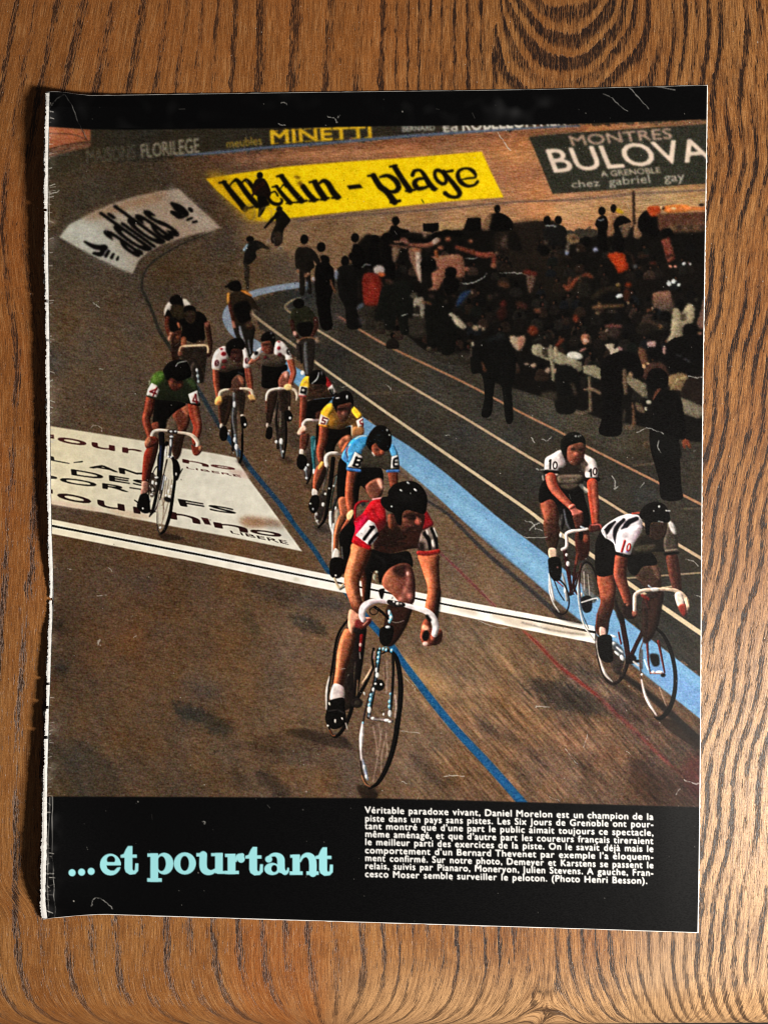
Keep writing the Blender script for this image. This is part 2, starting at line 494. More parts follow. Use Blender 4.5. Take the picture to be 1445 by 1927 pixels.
def paint_banners():
    figure('printed_banner', 'white floor banner lettered in black and red beside the finish line')
    view(*F)
    poly([(80, 800), (94, 802), (272, 830), (343, 844), (395, 852), (444.6, 861.5), (450, 871), (467, 899), (503, 947), (569, 1038), (450, 1014),
          (320, 990), (200, 966), (96, 949), (80, 946)], (224, 214, 184), sm=False, soft=.9, grad=((94, 880), (360, 930), (228, 224, 210)))
    view(*D2)
    poly([(530, 310), (660, 320), (720, 385), (600, 365)], (206, 176, 164), soft=3, a=.7)
    poly([(630, 770), (700, 735), (850, 750), (1000, 780), (1010, 810), (860, 830), (700, 830)], (150, 108, 78), soft=4, a=.8)
    poly([(850, 760), (1000, 790), (1040, 850), (900, 840)], (140, 124, 112), soft=4, a=.6)
    poly([(860, 830), (1000, 850), (1130, 960), (1050, 930)], (196, 194, 188), soft=3, a=.6)
    poly([(80, 150), (300, 170), (560, 210), (400, 200)], (196, 186, 162), soft=4, a=.6)
    view(*D1)
    poly([(600, 800), (900, 850), (1000, 880), (900, 900), (700, 870)], (220, 196, 170), soft=3, a=.8)
    poly([(75, 730), (500, 800), (500, 830), (75, 765)], (216, 188, 172), soft=3, a=.7)
    B = (22, 17, 16)
    R = (74, 30, 30)
    k = dict(fat=.85, soft=.4)
    Q = (44, 20, 20)
    poly([(65, 135), (105, 137), (108, 175), (65, 168)], R, sm=False)
    text('our', (138, 153), (905, 281), (907, 324), (142, 198), R, **k)
    text('L', (58, 330), (244, 374), (248, 400), (64, 366), B, **k)
    line([(285, 387), (360, 378)], [7, 13], B)
    text('A', (418, 393), (684, 443), (690, 478), (425, 434), B, **k)
    text('M', (694, 438), (1010, 490), (1010, 542), (703, 484), B, **k)
    text('DES', (262, 450), (1000, 568), (1000, 614), (268, 500), B, **k)
    text('PORT', (-60, 488), (1050, 652), (1050, 695), (-55, 536), B, **k)
    poly([(65, 630), (95, 635), (97, 672), (65, 668)], Q, sm=False)
    text('our', (132, 656), (1035, 830), (1042, 884), (140, 714), Q, **k)
    view(*D2)
    N = (50, 20, 20)
    text('n', (115, 214), (348, 262), (352, 284), (119, 242), R, **k)
    text('o', (368, 258), (592, 294), (594, 314), (372, 282), (100, 56, 52), **k)
    text('LIBERE', (150, 282), (640, 360), (650, 380), (152, 298), (96, 56, 52), fat=.3, soft=.5, a=.9)
    text('FS', (74, 575), (588, 668), (606, 714), (98, 636), B, **k)
    text('n', (-8, 686), (268, 752), (277, 802), (0, 750), N, **k)
    poly([(283, 742), (345, 752), (375, 813), (318, 804)], N, sm=False)
    line([(288, 752), (350, 760)], 6, (150, 80, 70), a=.6)
    text('n', (396, 786), (698, 834), (708, 882), (410, 830), N, **k)
    text('o', (722, 846), (1010, 886), (1014, 926), (735, 884), N, **k)
    text('LIBERE', (545, 862), (1060, 955), (1078, 990), (560, 886), N, fat=.4, soft=.45)

    figure('printed_banner', 'white curved banner with black sports lettering and two leaf emblems')
    view(*A1)
    poly([(130, 905), (200, 812), (340, 740), (500, 665), (700, 598), (900, 555), (1030, 543), (1090, 600), (1200, 700), (1352, 838), (1200, 868),
          (1050, 912), (900, 965), (790, 1025), (725, 1085), (680, 1182), (600, 1150), (400, 1055), (250, 975)], (178, 176, 164), sm=False, soft=1.2,
         grad=((300, 950), (900, 650), (168, 148, 130)))
    poly([(300, 760), (520, 665), (900, 570), (860, 640), (640, 700), (420, 770)], (150, 116, 86), soft=5, a=.65)
    poly([(180, 850), (400, 800), (560, 1000), (660, 1150), (400, 1040)], (190, 192, 184), soft=6, a=.6)
    poly([(960, 570), (1030, 555), (1300, 830), (1150, 840)], (176, 164, 150), soft=5, a=.7)
    text('adidas', (318, 778), (668, 606), (1047, 884), (716, 1058), K, fat=1.5, soft=.8)
    line([(975, 650), (1030, 690), (1080, 725)], WID(1.75, [16, 36, 26]), K, soft=1)
    line([(975, 715), (1030, 742)], WID(1.75, [16, 28]), K, soft=1)
    blobs([(1118, 700, 24, 15, 40)], K, soft=1)
    for k in range(3):
        line([(1050 + 42 * k, 755 + 18 * k), (1090 + 35 * k, 735 + 25 * k)], WID(1.75, 11), K, soft=1)
    line([(318, 938), (390, 975), (470, 985)], WID(1.75, [10, 20, 26]), K, soft=1)
    line([(385, 1025), (440, 1030), (465, 975)], WID(1.75, [12, 22, 18]), K, soft=1)
    for k in range(3):
        line([(478 + 42 * k, 1045 + 13 * k), (498 + 36 * k, 1010 + 22 * k)], WID(1.75, [16 - k * 2, 14 - k * 2]), K, soft=1)

    figure('printed_banner', 'yellow banner with black serif lettering on the far banking')
    view(*F)
    poly([(388, 336), (450, 326), (530, 314), (640, 305), (761, 297), (907, 285), (925, 325), (948, 371), (832, 380), (720, 392), (620, 402), (548, 410),
          (505, 417), (470, 414), (440, 386), (410, 360)], (238, 196, 10), sm=False, soft=1.0, grad=((400, 380), (560, 340), (248, 214, 14)))
    view(*A2)
    poly([(-40, 450), (100, 440), (280, 700), (400, 780), (240, 760)], (196, 150, 30), soft=6, a=.6)
    Y = (18, 14, 8)
    view(*A2)
    line([(85, 490), (150, 575), (245, 690)], [34, 42, 46], Y, soft=.9)
    line([(50, 494), (100, 484)], 16, Y, soft=.9)
    line([(125, 520), (160, 480), (190, 480), (255, 570), (335, 665)], [10, 18, 34, 40, 44], Y, soft=.9)
    line([(205, 520), (235, 478), (265, 480), (330, 560), (410, 650)], [10, 16, 30, 38, 40], Y, soft=.9)
    line([(305, 672), (370, 662)], 13, Y, soft=.9)
    line([(220, 690), (300, 680)], WID(1.22, 14), Y, soft=1)
    line([(408, 560), (415, 600), (450, 645), (500, 655), (524, 630), (512, 612)], [14, 24, 28, 26, 20, 10], Y, soft=.8)
    line([(430, 575), (470, 560), (490, 590)], [12, 12, 16], Y, soft=.8)
    line([(480, 520), (530, 585), (585, 645)], [24, 32, 34], Y, soft=.8)
    line([(450, 526), (490, 518)], 13, Y, soft=.8)
    line([(505, 545), (530, 512), (548, 508), (552, 525)], [8, 12, 24, 14], Y, soft=.8)
    line([(555, 650), (622, 640)], 12, Y, soft=.8)
    line([(520, 445), (590, 540), (670, 630)], WID(1.22, [30, 34, 36]), Y, soft=1)
    line([(485, 445), (530, 436)], WID(1.22, 14), Y, soft=1)
    line([(635, 640), (710, 628)], WID(1.22, 14), Y, soft=1)
    line([(680, 520), (720, 575), (765, 622)], WID(1.22, [34, 34, 34]), Y, soft=1)
    line([(730, 632), (795, 620)], WID(1.22, 14), Y, soft=1)
    blobs([(640, 455, 26, 14, 20), (660, 500, 20, 18)], (120, 86, 20), soft=1.5, a=.8)
    blobs([(632, 480, 10)], (230, 200, 30), soft=1)
    line([(770, 490), (800, 545), (845, 610)], WID(1.22, [36, 38, 38]), Y, soft=1)
    line([(730, 490), (780, 480)], WID(1.22, 14), Y, soft=1)
    line([(800, 500), (835, 478), (870, 500), (905, 560), (940, 600)], WID(1.22, [14, 24, 34, 38, 38]), Y, soft=1)
    line([(815, 620), (875, 608)], WID(1.22, 14), Y, soft=1)
    line([(900, 608), (962, 602)], WID(1.22, 14), Y, soft=1)
    poly([(1013, 516), (1112, 505), (1135, 535), (1032, 546)], Y, sm=False, soft=1)
    view(*A3)
    line([(-70, 440), (-20, 520), (30, 560), (90, 640)], WID(1.22, [34, 38, 38, 38]), Y, soft=1)
    line([(-110, 442), (-60, 434)], WID(1.22, 14), Y, soft=1)
    line([(60, 640), (130, 630)], WID(1.22, 18), Y, soft=1)
    line([(-20, 450), (40, 440), (100, 480), (120, 530), (90, 560), (30, 555)], WID(1.22, [14, 24, 34, 34, 26, 12]), Y, soft=1)
    line([(90, 375), (150, 470), (205, 550)], WID(1.22, [32, 34, 36]), Y, soft=1)
    line([(55, 372), (105, 362)], WID(1.22, 14), Y, soft=1)
    line([(175, 555), (245, 546)], WID(1.22, 14), Y, soft=1)
    line([(225, 435), (240, 405), (280, 400), (310, 430), (350, 500), (390, 540)], WID(1.22, [26, 22, 18, 26, 34, 30]), Y, soft=1)
    line([(330, 460), (270, 465), (240, 495), (265, 535), (320, 530), (355, 510)], WID(1.22, [14, 20, 32, 28, 20, 12]), Y, soft=1)
    line([(370, 545), (412, 538)], WID(1.22, 10), Y, soft=1)
    ring(435, 450, 58, 34, 27, Y, 55, soft=1)
    line([(460, 405), (490, 450), (540, 510), (580, 570), (560, 600), (510, 598), (470, 572)], WID(1.22, [20, 26, 30, 30, 22, 22, 28]), Y, soft=1)
    line([(470, 412), (525, 402)], WID(1.22, [14, 18]), Y, soft=1)
    line([(590, 470), (640, 460), (700, 450), (680, 405), (630, 385), (580, 400), (565, 440), (590, 490), (640, 518), (690, 510), (715, 485)],
         [8, 14, 16, 30, 18, 24, 32, 34, 24, 20, 24], Y, soft=1)
    line([(295, 622), (310, 646)], 7, (40, 60, 20), soft=.6)

    figure('printed_banner', 'dark grey-green banner with large white capitals at the top right')
    view(*A4)
    poly([(63, 150), (400, 118), (900, 85), (1420, 50), (1420, 500), (1000, 530), (600, 555), (240, 580), (160, 380)], (53, 53, 44), sm=False, soft=1.2)
    poly([(63, 150), (400, 118), (500, 200), (200, 240)], (46, 46, 38), soft=6, a=.7)
    text('MONTRES', (362, 142), (1130, 84), (1142, 162), (392, 218), (176, 150, 132), bold=.025, soft=1.3)
    text('BULOVA', (188, 244), (1375, 160), (1450, 328), (255, 420), (232, 212, 194), bold=.03, soft=1.1)
    text('A GRENOBLE', (598, 408), (1046, 376), (1056, 420), (608, 452), (176, 164, 146), bold=.02, soft=1.1)
    text('chez  gabriel   gay', (378, 482), (1228, 412), (1240, 500), (390, 552), (190, 182, 166), bold=.012, soft=1.2)
    mark()
    # lettering on the wall boards
    view(*A2)
    text('MINETTI', (436, 100), (1192, 70), (1200, 152), (444, 202), (226, 184, 40), bold=.035, soft=1.0)
    for x in (470, 560, 625, 720, 800, 945, 1075, 1170):
        y = 200 - (x - 444) * .066
        line([(x - 22, y), (x + 26, y - 4)], 7, (226, 184, 40), a=.8)
        line([(x - 28, y - 92), (x + 20, y - 96)], 7, (226, 184, 40), a=.8)
    text('meubles', (105, 172), (368, 140), (374, 208), (110, 232), (168, 140, 62), bold=.015, soft=1.1)
    view(*A1)
    text('MAISONS  FLORILEGE', (330, 246), (1178, 156), (1186, 268), (336, 352), (92, 87, 74), bold=.01, soft=1.3, a=.9)
    text('FLORILEGE', (740, 206), (1178, 156), (1186, 268), (748, 310), (176, 168, 146), bold=.0, soft=1.3, a=.85)
    view(*A3)
    text('BERNARD', (150, 70), (392, 58), (394, 98), (152, 110), (176, 174, 164), bold=.02, soft=1.1)
    text('Ed', (458, 62), (560, 56), (566, 104), (462, 112), (214, 208, 196), bold=.03, soft=1.2)
    text('ROBELLONTIER', (600, 10), (1376, -36), (1382, 58), (606, 104), (232, 226, 214), bold=.03, soft=.9)
    # the lit corner at the top left
    view(*A1)
    poly([(0, 60), (362, 92), (364, 180), (200, 210), (28, 248)], (150, 92, 62), sm=False, soft=1.2)
    poly([(0, 72), (200, 88), (330, 150), (150, 150), (20, 130)], (186, 112, 76), soft=3, a=.7)
    poly([(30, 150), (220, 160), (240, 200), (30, 235)], (170, 104, 72), soft=3, a=.7)
    line([(25, 120), (220, 128), (345, 172)], 7, (70, 46, 34), soft=1)
    line([(40, 242), (190, 205), (350, 184)], 9, (64, 44, 34), soft=1)
    poly([(30, 262), (200, 215), (355, 195), (340, 225), (200, 262), (30, 300)], (140, 96, 74), soft=2, a=.85)
    line([(30, 268), (130, 256), (210, 232)], 9, (60, 48, 40), soft=1.2)
    poly([(30, 310), (270, 290), (270, 400), (60, 420)], (66, 58, 42), soft=4, a=.7)
    line([(258, 0), (290, 75), (330, 160)], 6, (20, 16, 14), soft=.6)
# ---------------------------------------------------------------- the printed picture: people
def person_back(x, y, h, w, col=K, head=None):
    """a standing spectator seen from behind: head, shoulders, coat, legs"""
    r = h * .075
    oval(x, y + r, r * .85, r * 1.1, head or col)
    poly([(x - w * .18, y + 2 * r), (x + w * .18, y + 2 * r), (x + w * .45, y + h * .2), (x + w * .5, y + h * .42), (x + w * .38, y + h * .58), (x + w * .3, y + h),
          (x + w * .05, y + h), (x, y + h * .62), (x - w * .06, y + h), (x - w * .3, y + h), (x - w * .38, y + h * .58), (x - w * .5, y + h * .42), (x - w * .45, y + h * .2)], col)


def paint_crowd():
    figure('printed_spectators', 'dark crowd of standing and seated spectators in the infield')
    M = (20, 17, 14)
    view(*F)
    poly([(690, 620), (662, 560), (662, 470), (690, 440), (720, 445), (735, 432), (800, 440), (860, 432), (925, 424), (960, 420), (1042, 415), (1064, 440), (1068, 462),
          (1100, 452), (1130, 440), (1180, 440), (1200, 410), (1240, 404), (1345, 400), (1345, 835), (1290, 830), (1200, 800), (1130, 788), (1048, 756),
          (980, 735), (930, 720), (900, 690), (868, 665), (800, 660), (762, 628), (720, 618)], M, sm=False, soft=2)
    poly([(950, 425), (1038, 420), (1060, 500), (960, 520), (930, 470)], (42, 33, 26), soft=4, a=.8)
    poly([(1000, 500), (1080, 500), (1110, 560), (1010, 560)], (34, 28, 21), soft=6, a=.8)
    poly([(1180, 500), (1320, 500), (1320, 560), (1200, 560)], (24, 19, 15), soft=6, a=.8)
    # row upon row of heads and shoulders
    g = np.random.default_rng(17)
    pts = sorted([(g.uniform(700, 1318), g.uniform(452, 770)) for _ in range(260)], key=lambda q: q[1])
    coats = [(31, 25, 21), (24, 25, 27), (40, 30, 23), (46, 33, 26), (24, 25, 21), (18, 16, 15), (34, 30, 26), (58, 44, 36), (26, 21, 18)]
    view(*F)
    for x, y in pts:
        if y > 640 + (x - 760) * .23 or y < 452 + max(0, 760 - x) * .3:
            continue
        k = .75 + (y - 450) / 600
        c = coats[g.integers(len(coats))]
        r = 5.2 * k * g.uniform(.85, 1.15)
        w = r * g.uniform(1.7, 2.3)
        poly([(x - w, y + 4.6 * r), (x - w * .9, y + 2.1 * r), (x - r * .5, y + 1.1 * r), (x + r * .5, y + 1.1 * r), (x + w * .9, y + 2.1 * r), (x + w, y + 4.6 * r)], c, soft=.8)
        oval(x, y, r * .85, r * 1.05, (13, 11, 10), soft=.6)
        if g.uniform() < .45:
            oval(x + g.choice([-1, 1]) * r * .4, y + r * .25, r * .42, r * .6, (78, 50, 37), soft=.8)
        if g.uniform() < .12:
            oval(x + g.uniform(-1, 1) * w, y + g.uniform(2.5, 4) * r, r * .8, r * .5, (150, 124, 100), g.uniform(0, 180), soft=.8)
    # floor seen between people
    view(*A6)
    for p in [[(0, 640), (190, 620), (180, 730), (260, 740), (260, 800), (60, 790)], [(440, 700), (560, 690), (570, 850), (440, 840)],
              [(590, 960), (690, 990), (900, 980), (910, 1060), (700, 1060)]]:
        poly(p, (58, 51, 42), soft=3, a=.9)
    # standing people along the near side
    view(*A5)
    C = (30, 25, 20)
    for p in [[(630, 200), (670, 175), (720, 180), (770, 210), (810, 280), (800, 320), (760, 280), (770, 330), (740, 370), (750, 520), (720, 520), (700, 400), (695, 530), (660, 530),
               (655, 360), (630, 340), (622, 270)]]:
        poly(p, C)
    blobs([(693, 122, 31, 38), (820, 180, 34, 38), (1000, 285, 32, 40), (1052, 250, 26, 32), (1075, 110, 31, 36), (1225, 125, 34, 38), (1308, 110, 32, 38)], K)
    line([(668, 172), (700, 165), (735, 175)], 14, (130, 96, 70), soft=1)
    poly([(780, 320), (820, 290), (810, 250), (840, 238), (880, 260), (885, 310), (915, 350), (920, 470), (900, 540), (890, 640), (905, 790), (830, 800), (800, 700), (775, 520), (770, 420)], K)
    line([(890, 430), (905, 480), (925, 520)], [14, 16, 12], (120, 78, 58), soft=1)
    blobs([(760, 422, 14, 18), (645, 362, 12, 12), (712, 388, 24, 14, -30)], (170, 120, 90), soft=1.2)
    blobs([(760, 422, 10, 14)], (210, 205, 200), soft=1)
    poly([(945, 340), (1000, 320), (1060, 320), (1110, 370), (1120, 470), (1100, 560), (1090, 660), (1130, 780), (1020, 790), (1000, 640), (960, 560), (940, 440)], (20, 18, 16))
    poly([(1060, 160), (1120, 180), (1150, 240), (1140, 330), (1060, 330)], K)
    poly([(1160, 190), (1225, 160), (1262, 220), (1270, 330), (1160, 330)], K)
    poly([(1280, 170), (1330, 150), (1370, 220), (1370, 420), (1290, 420)], K)
    blobs([(1255, 352, 42, 36)], (214, 196, 186), soft=1.5)
    blobs([(1272, 385, 30, 16)], (200, 96, 50), soft=1.5)
    poly([(1140, 390), (1250, 390), (1275, 480), (1265, 600), (1190, 620), (1140, 590)], (126, 42, 30), soft=1.5)
    poly([(1180, 460), (1250, 440), (1260, 590), (1180, 600)], (150, 46, 34), soft=5, a=.7)
    line([(930, 360), (932, 410)], 20, (150, 160, 178), soft=1.5)
    line([(712, 440), (712, 490)], 14, (130, 140, 160), soft=1.5)
    line([(1095, 640), (1130, 610)], 18, (120, 130, 150), soft=2, a=.8)
    line([(930, 690), (1000, 740)], 18, (130, 90, 86), soft=3, a=.8)
    line([(1110, 720), (1130, 760)], 20, (120, 110, 116), soft=3, a=.7)
    line([(1125, 330), (1150, 312), (1190, 312)], 6, (190, 190, 180), soft=.6)
    line([(1100, 430), (1100, 560)], 12, (70, 56, 46), soft=2, a=.6)
    # dark coats further right
    view(*A6)
    poly([(240, 480), (320, 440), (450, 440), (480, 540), (470, 700), (430, 720), (440, 830), (380, 830), (350, 700), (330, 790), (265, 800), (250, 730), (185, 725), (200, 640)], (22, 22, 18))
    poly([(560, 600), (620, 540), (720, 560), (760, 680), (800, 850), (770, 980), (690, 990), (680, 930), (590, 940), (570, 800)], (18, 17, 14))
    poly([(910, 900), (1000, 870), (1180, 850), (1230, 920), (1245, 1100), (1215, 1250), (1225, 1480), (1170, 1490), (1140, 1250), (1090, 1200), (1060, 1440), (985, 1450), (1010, 1300), (985, 1140), (915, 1130), (900, 1000)], (17, 16, 14))
    oval(480, 545, 26, 24, (90, 80, 66), soft=1.2)
    poly([(480, 570), (540, 560), (555, 620), (550, 700), (530, 705), (520, 660), (480, 640)], (164, 150, 128), soft=1.4)
    poly([(480, 630), (515, 620), (520, 680), (480, 690)], (40, 34, 28), soft=1.5)
    line([(470, 690), (515, 692)], 12, (150, 140, 124), soft=1.2)
    line([(540, 590), (600, 605)], 18, (120, 84, 58), soft=1.5)
    poly([(600, 260), (700, 245), (830, 240), (860, 330), (855, 400), (800, 400), (790, 350), (740, 340), (715, 370), (720, 470), (735, 500), (720, 540), (690, 440), (660, 500), (580, 500),
          (620, 480), (610, 380), (660, 340)], (160, 104, 80), soft=1.4)
    blobs([(755, 372, 44, 42)], K, soft=1)
    poly([(700, 420), (800, 420), (810, 500), (720, 540)], K)
    poly([(440, 190), (520, 200), (530, 240), (530, 420), (515, 430), (490, 370), (450, 280)], (150, 108, 84), soft=1.4)
    poly([(495, 230), (525, 235), (532, 430), (520, 430), (495, 330)], (206, 180, 160), soft=1.4)
    poly([(315, 180), (372, 190), (340, 290), (322, 280)], (140, 108, 86), soft=1.6)
    for q, w, c in [([(340, 130), (400, 125), (420, 140)], 34, (160, 108, 86)), ([(440, 160), (560, 165), (640, 140), (670, 120)], [20, 34, 34, 16], (150, 92, 72)),
                    ([(300, 165), (400, 180), (430, 180)], 14, (130, 86, 66)), ([(800, 180), (900, 210), (1000, 240), (1070, 240), (1080, 330)], [30, 34, 40, 40, 20], (128, 66, 48)),
                    ([(960, 235), (1040, 235)], 26, (160, 78, 60)), ([(610, 270), (700, 255), (820, 245)], 16, (170, 124, 96)), ([(640, 210), (650, 250)], 26, (170, 96, 54))]:
        line(q, w, c, soft=1.4)
    blobs([(735, 120, 22, 18), (905, 135, 18, 14), (678, 185, 24, 14), (875, 345, 20, 16), (1075, 318, 20, 16), (500, 200, 40, 12)], (168, 104, 78), soft=1.6)
    blobs([(640, 130, 22, 30, 20)], (206, 176, 156), soft=1.6)
    blobs([(560, 90, 20, 18), (600, 70, 34, 12)], (150, 116, 92), soft=2)
    poly([(545, 0), (665, 0), (660, 60), (550, 60)], K, sm=False)
    poly([(666, 0), (860, 0), (840, 40), (760, 55), (670, 70)], (190, 152, 106), soft=1.5)
    poly([(980, 0), (1050, 0), (1045, 50), (990, 45)], (150, 110, 84), soft=1.5)
    poly([(1150, 90), (1190, 110), (1180, 190), (1130, 170)], (92, 72, 60), soft=3, a=.8)
    poly([(1190, 80), (1250, 70), (1290, 200), (1190, 190)], (22, 18, 15), soft=2)
    line([(900, 510), (850, 545), (800, 620)], [16, 50, 20], (42, 62, 92), soft=2)
    poly([(740, 680), (790, 690), (865, 770), (850, 800), (790, 760), (765, 710)], (196, 178, 150), soft=1.4)
    blobs([(755, 690, 14, 12)], (220, 206, 180), soft=1.2)
    blobs([(940, 790, 26, 18, 30), (1000, 795, 16, 14), (975, 780, 14, 10)], (170, 146, 116), soft=1.5)
    blobs([(900, 765, 30, 16, 30)], (60, 44, 34), soft=2)
    line([(1030, 880), (1140, 850)], 24, (40, 44, 46), soft=3, a=.8)
    blobs([(920, 910, 12, 16)], (196, 180, 156), soft=1.4)
    line([(905, 930), (905, 1000)], 12, (90, 76, 64), soft=1.5)
    line([(990, 1050), (1010, 1110)], [14, 20], (100, 62, 44), soft=1.6)
    blobs([(590, 945, 14, 12)], (120, 104, 86), soft=1.6)
    for x, y, rx, ry, c in [(1160, 465, 40, 22, (90, 56, 40)), (1150, 610, 24, 28, (84, 36, 28)), (1140, 680, 40, 50, (52, 26, 20)), (1290, 620, 50, 24, (70, 40, 30)), (1050, 560, 20, 20, (70, 56, 46)),
                            (1100, 540, 16, 10, (60, 48, 40)), (1405, 660, 26, 12, (130, 84, 58)), (1375, 810, 40, 34, (104, 44, 28)), (1350, 375, 50, 18, (100, 40, 30)), (610, 550, 26, 16, (60, 46, 38)),
                            (720, 590, 14, 16, (66, 52, 42)), (780, 548, 16, 6, (90, 56, 44)), (1390, 260, 22, 14, (46, 32, 26)), (1110, 230, 14, 12, (90, 60, 48)), (290, 440, 34, 16, (80, 56, 44)), (1190, 330, 10, 8, (70, 50, 40))]:
        blobs([(x, y, rx, ry, 20)], c, soft=2.2)
    poly([(1330, 400), (1390, 400), (1385, 450), (1360, 520), (1340, 510)], (110, 82, 66), soft=1.6)
    poly([(1200, 850), (1260, 860), (1310, 850), (1310, 900), (1270, 960), (1220, 920)], (196, 170, 140), soft=1.5)
    poly([(1260, 870), (1310, 855), (1312, 900), (1270, 960)], (180, 120, 96), soft=2, a=.8)
    poly([(1375, 920), (1440, 920), (1425, 1000), (1370, 980)], (186, 176, 148), soft=1.4)
    for p in [[(820, 445), (870, 455), (940, 440), (1000, 405), (1025, 375)], [(1120, 372), (1220, 372), (1300, 380), (1330, 400)], [(860, 262), (920, 266), (960, 256)]]:
        line(p, [3, 7, 7, 6, 3], (196, 194, 184), soft=.6, ident=False)
    line([(385, 700), (400, 690), (425, 685)], 7, (190, 190, 184), soft=.7, ident=False)
    # heads along the top of the crowd
    view(*A3)
    for x, y, rx, ry in [(100, 782, 30, 36), (30, 905, 32, 34), (865, 692, 24, 32), (1240, 780, 28, 38), (1325, 776, 28, 34), (515, 1175, 44, 44), (345, 1110, 60, 60)]:
        oval(x, y, rx, ry, K)
    poly([(60, 830), (100, 815), (140, 840), (190, 850), (200, 870), (140, 880), (130, 930), (60, 920)], K)
    poly([(305, 815), (420, 795), (430, 850), (380, 870), (310, 860)], K, sm=False)
    poly([(610, 850), (640, 760), (740, 755), (745, 840), (700, 870)], K, sm=False)
    line([(200, 915), (330, 930), (390, 890), (480, 870), (580, 880)], [20, 30, 40, 40, 50], K)
    poly([(815, 740), (870, 720), (930, 740), (980, 790), (970, 850), (820, 850)], K)
    poly([(760, 790), (800, 730), (825, 720), (810, 820), (780, 840)], (140, 106, 76), soft=2)
    poly([(1215, 840), (1270, 820), (1330, 810), (1385, 850), (1370, 960), (1230, 960)], (26, 24, 22))
    line([(1230, 820), (1270, 815), (1305, 822)], 8, (206, 206, 200), soft=.8)
    blobs([(1390, 1022, 14, 18)], (176, 190, 220), soft=1.2)
    line([(1395, 960), (1390, 1010)], 18, (150, 130, 112), soft=2)
    blobs([(1430, 915, 24, 14)], (70, 54, 40), soft=2)
    view(*A4)
    oval(612, 708, 28, 34, K)
    oval(700, 690, 24, 34, K)
    poly([(575, 770), (615, 740), (650, 760), (660, 830), (650, 900), (640, 1000), (580, 980), (580, 850), (560, 810)], K)
    line([(582, 770), (605, 778), (622, 766)], 6, (176, 186, 190), soft=.8)
    poly([(670, 745), (700, 728), (740, 760), (720, 830), (700, 890), (650, 890), (670, 800)], (160, 116, 84), soft=1.4)
    poly([(700, 800), (760, 740), (835, 790), (780, 810), (740, 830), (780, 920), (770, 1010), (690, 1000), (710, 880)], K)
    poly([(722, 690), (740, 688), (775, 715), (770, 728), (730, 720)], (210, 166, 40), soft=1)
    poly([(780, 820), (830, 800), (800, 900), (775, 900), (760, 850)], (120, 92, 70), soft=1.6)
    poly([(850, 850), (860, 770), (900, 760), (912, 900), (862, 910)], (150, 114, 84), soft=1.4)
    line([(847, 560), (850, 660), (852, 800)], [22, 24, 22], (58, 42, 32), soft=1.2, sm=False)
    poly([(960, 700), (1040, 760), (1030, 900), (900, 860), (890, 760)], K)
    poly([(955, 680), (1050, 675), (1040, 740), (980, 745)], (190, 76, 34), soft=1.5)
    poly([(1090, 670), (1250, 662), (1260, 710), (1100, 720)], (226, 128, 56), soft=1.5)
    line([(1110, 700), (1250, 690), (1390, 690)], [24, 26, 30], (236, 140, 76), soft=1.5)
    blobs([(1060, 680, 9, 12), (1150, 690, 20, 10)], (250, 220, 170), soft=1.2)
    blobs([(1075, 690, 12, 14)], (60, 34, 24), soft=1.2)
    blobs([(1362, 662, 22, 12)], (36, 26, 20), soft=1.5)
    poly([(1030, 730), (1395, 715), (1395, 855), (1100, 865), (1040, 850)], (98, 62, 46), sm=False, soft=2)
    poly([(1100, 820), (1395, 800), (1395, 860), (1110, 868)], (124, 94, 66), sm=False, soft=3, a=.8)
    for x in (1170, 1250, 1340):
        poly([(x, 815), (x + 50, 812), (x + 48, 845), (x, 848)], (70, 50, 40), sm=False, soft=2)
    poly([(1065, 850), (1130, 840), (1150, 900), (1080, 910)], K)
    poly([(1058, 930), (1120, 905), (1165, 1070), (1110, 1100)], (136, 70, 54), sm=False, soft=1.5)
    poly([(1090, 1050), (1140, 1030), (1150, 1050), (1100, 1070)], (60, 36, 30), soft=1.5)
    blobs([(495, 935, 36, 36), (180, 1010, 40, 44)], K, soft=1.5)
    blobs([(565, 1000, 20, 18)], (168, 172, 196), soft=1.6)
    blobs([(430, 1005, 10, 14)], (130, 110, 96), soft=1.6)
    blobs([(190, 945, 20, 16)], (80, 62, 50), soft=2)
    poly([(345, 900), (410, 890), (440, 940), (380, 950)], (168, 130, 92), soft=2)
    blobs([(398, 915, 26, 14)], (76, 58, 42), soft=2)
    # seated crowd
    view(*A7)
    poly([(655, 245), (690, 225), (770, 225), (795, 280), (810, 345), (740, 375), (715, 330)], (176, 62, 26), soft=1.5)
    poly([(690, 240), (760, 235), (775, 330), (730, 350)], (196, 72, 30), soft=3, a=.7)
    for x, y, r in [(1118, 456, 19), (1153, 438, 18), (1192, 465, 13), (1230, 304, 14), (1278, 308, 9)]:
        oval(x, y, r, r, (246, 244, 238), soft=.9)
    blobs([(744, 548, 27, 15, -15)], (248, 246, 240), soft=.9)
    blobs([(1128, 325, 14, 9), (1165, 326, 13, 9)], (250, 170, 140), soft=1)
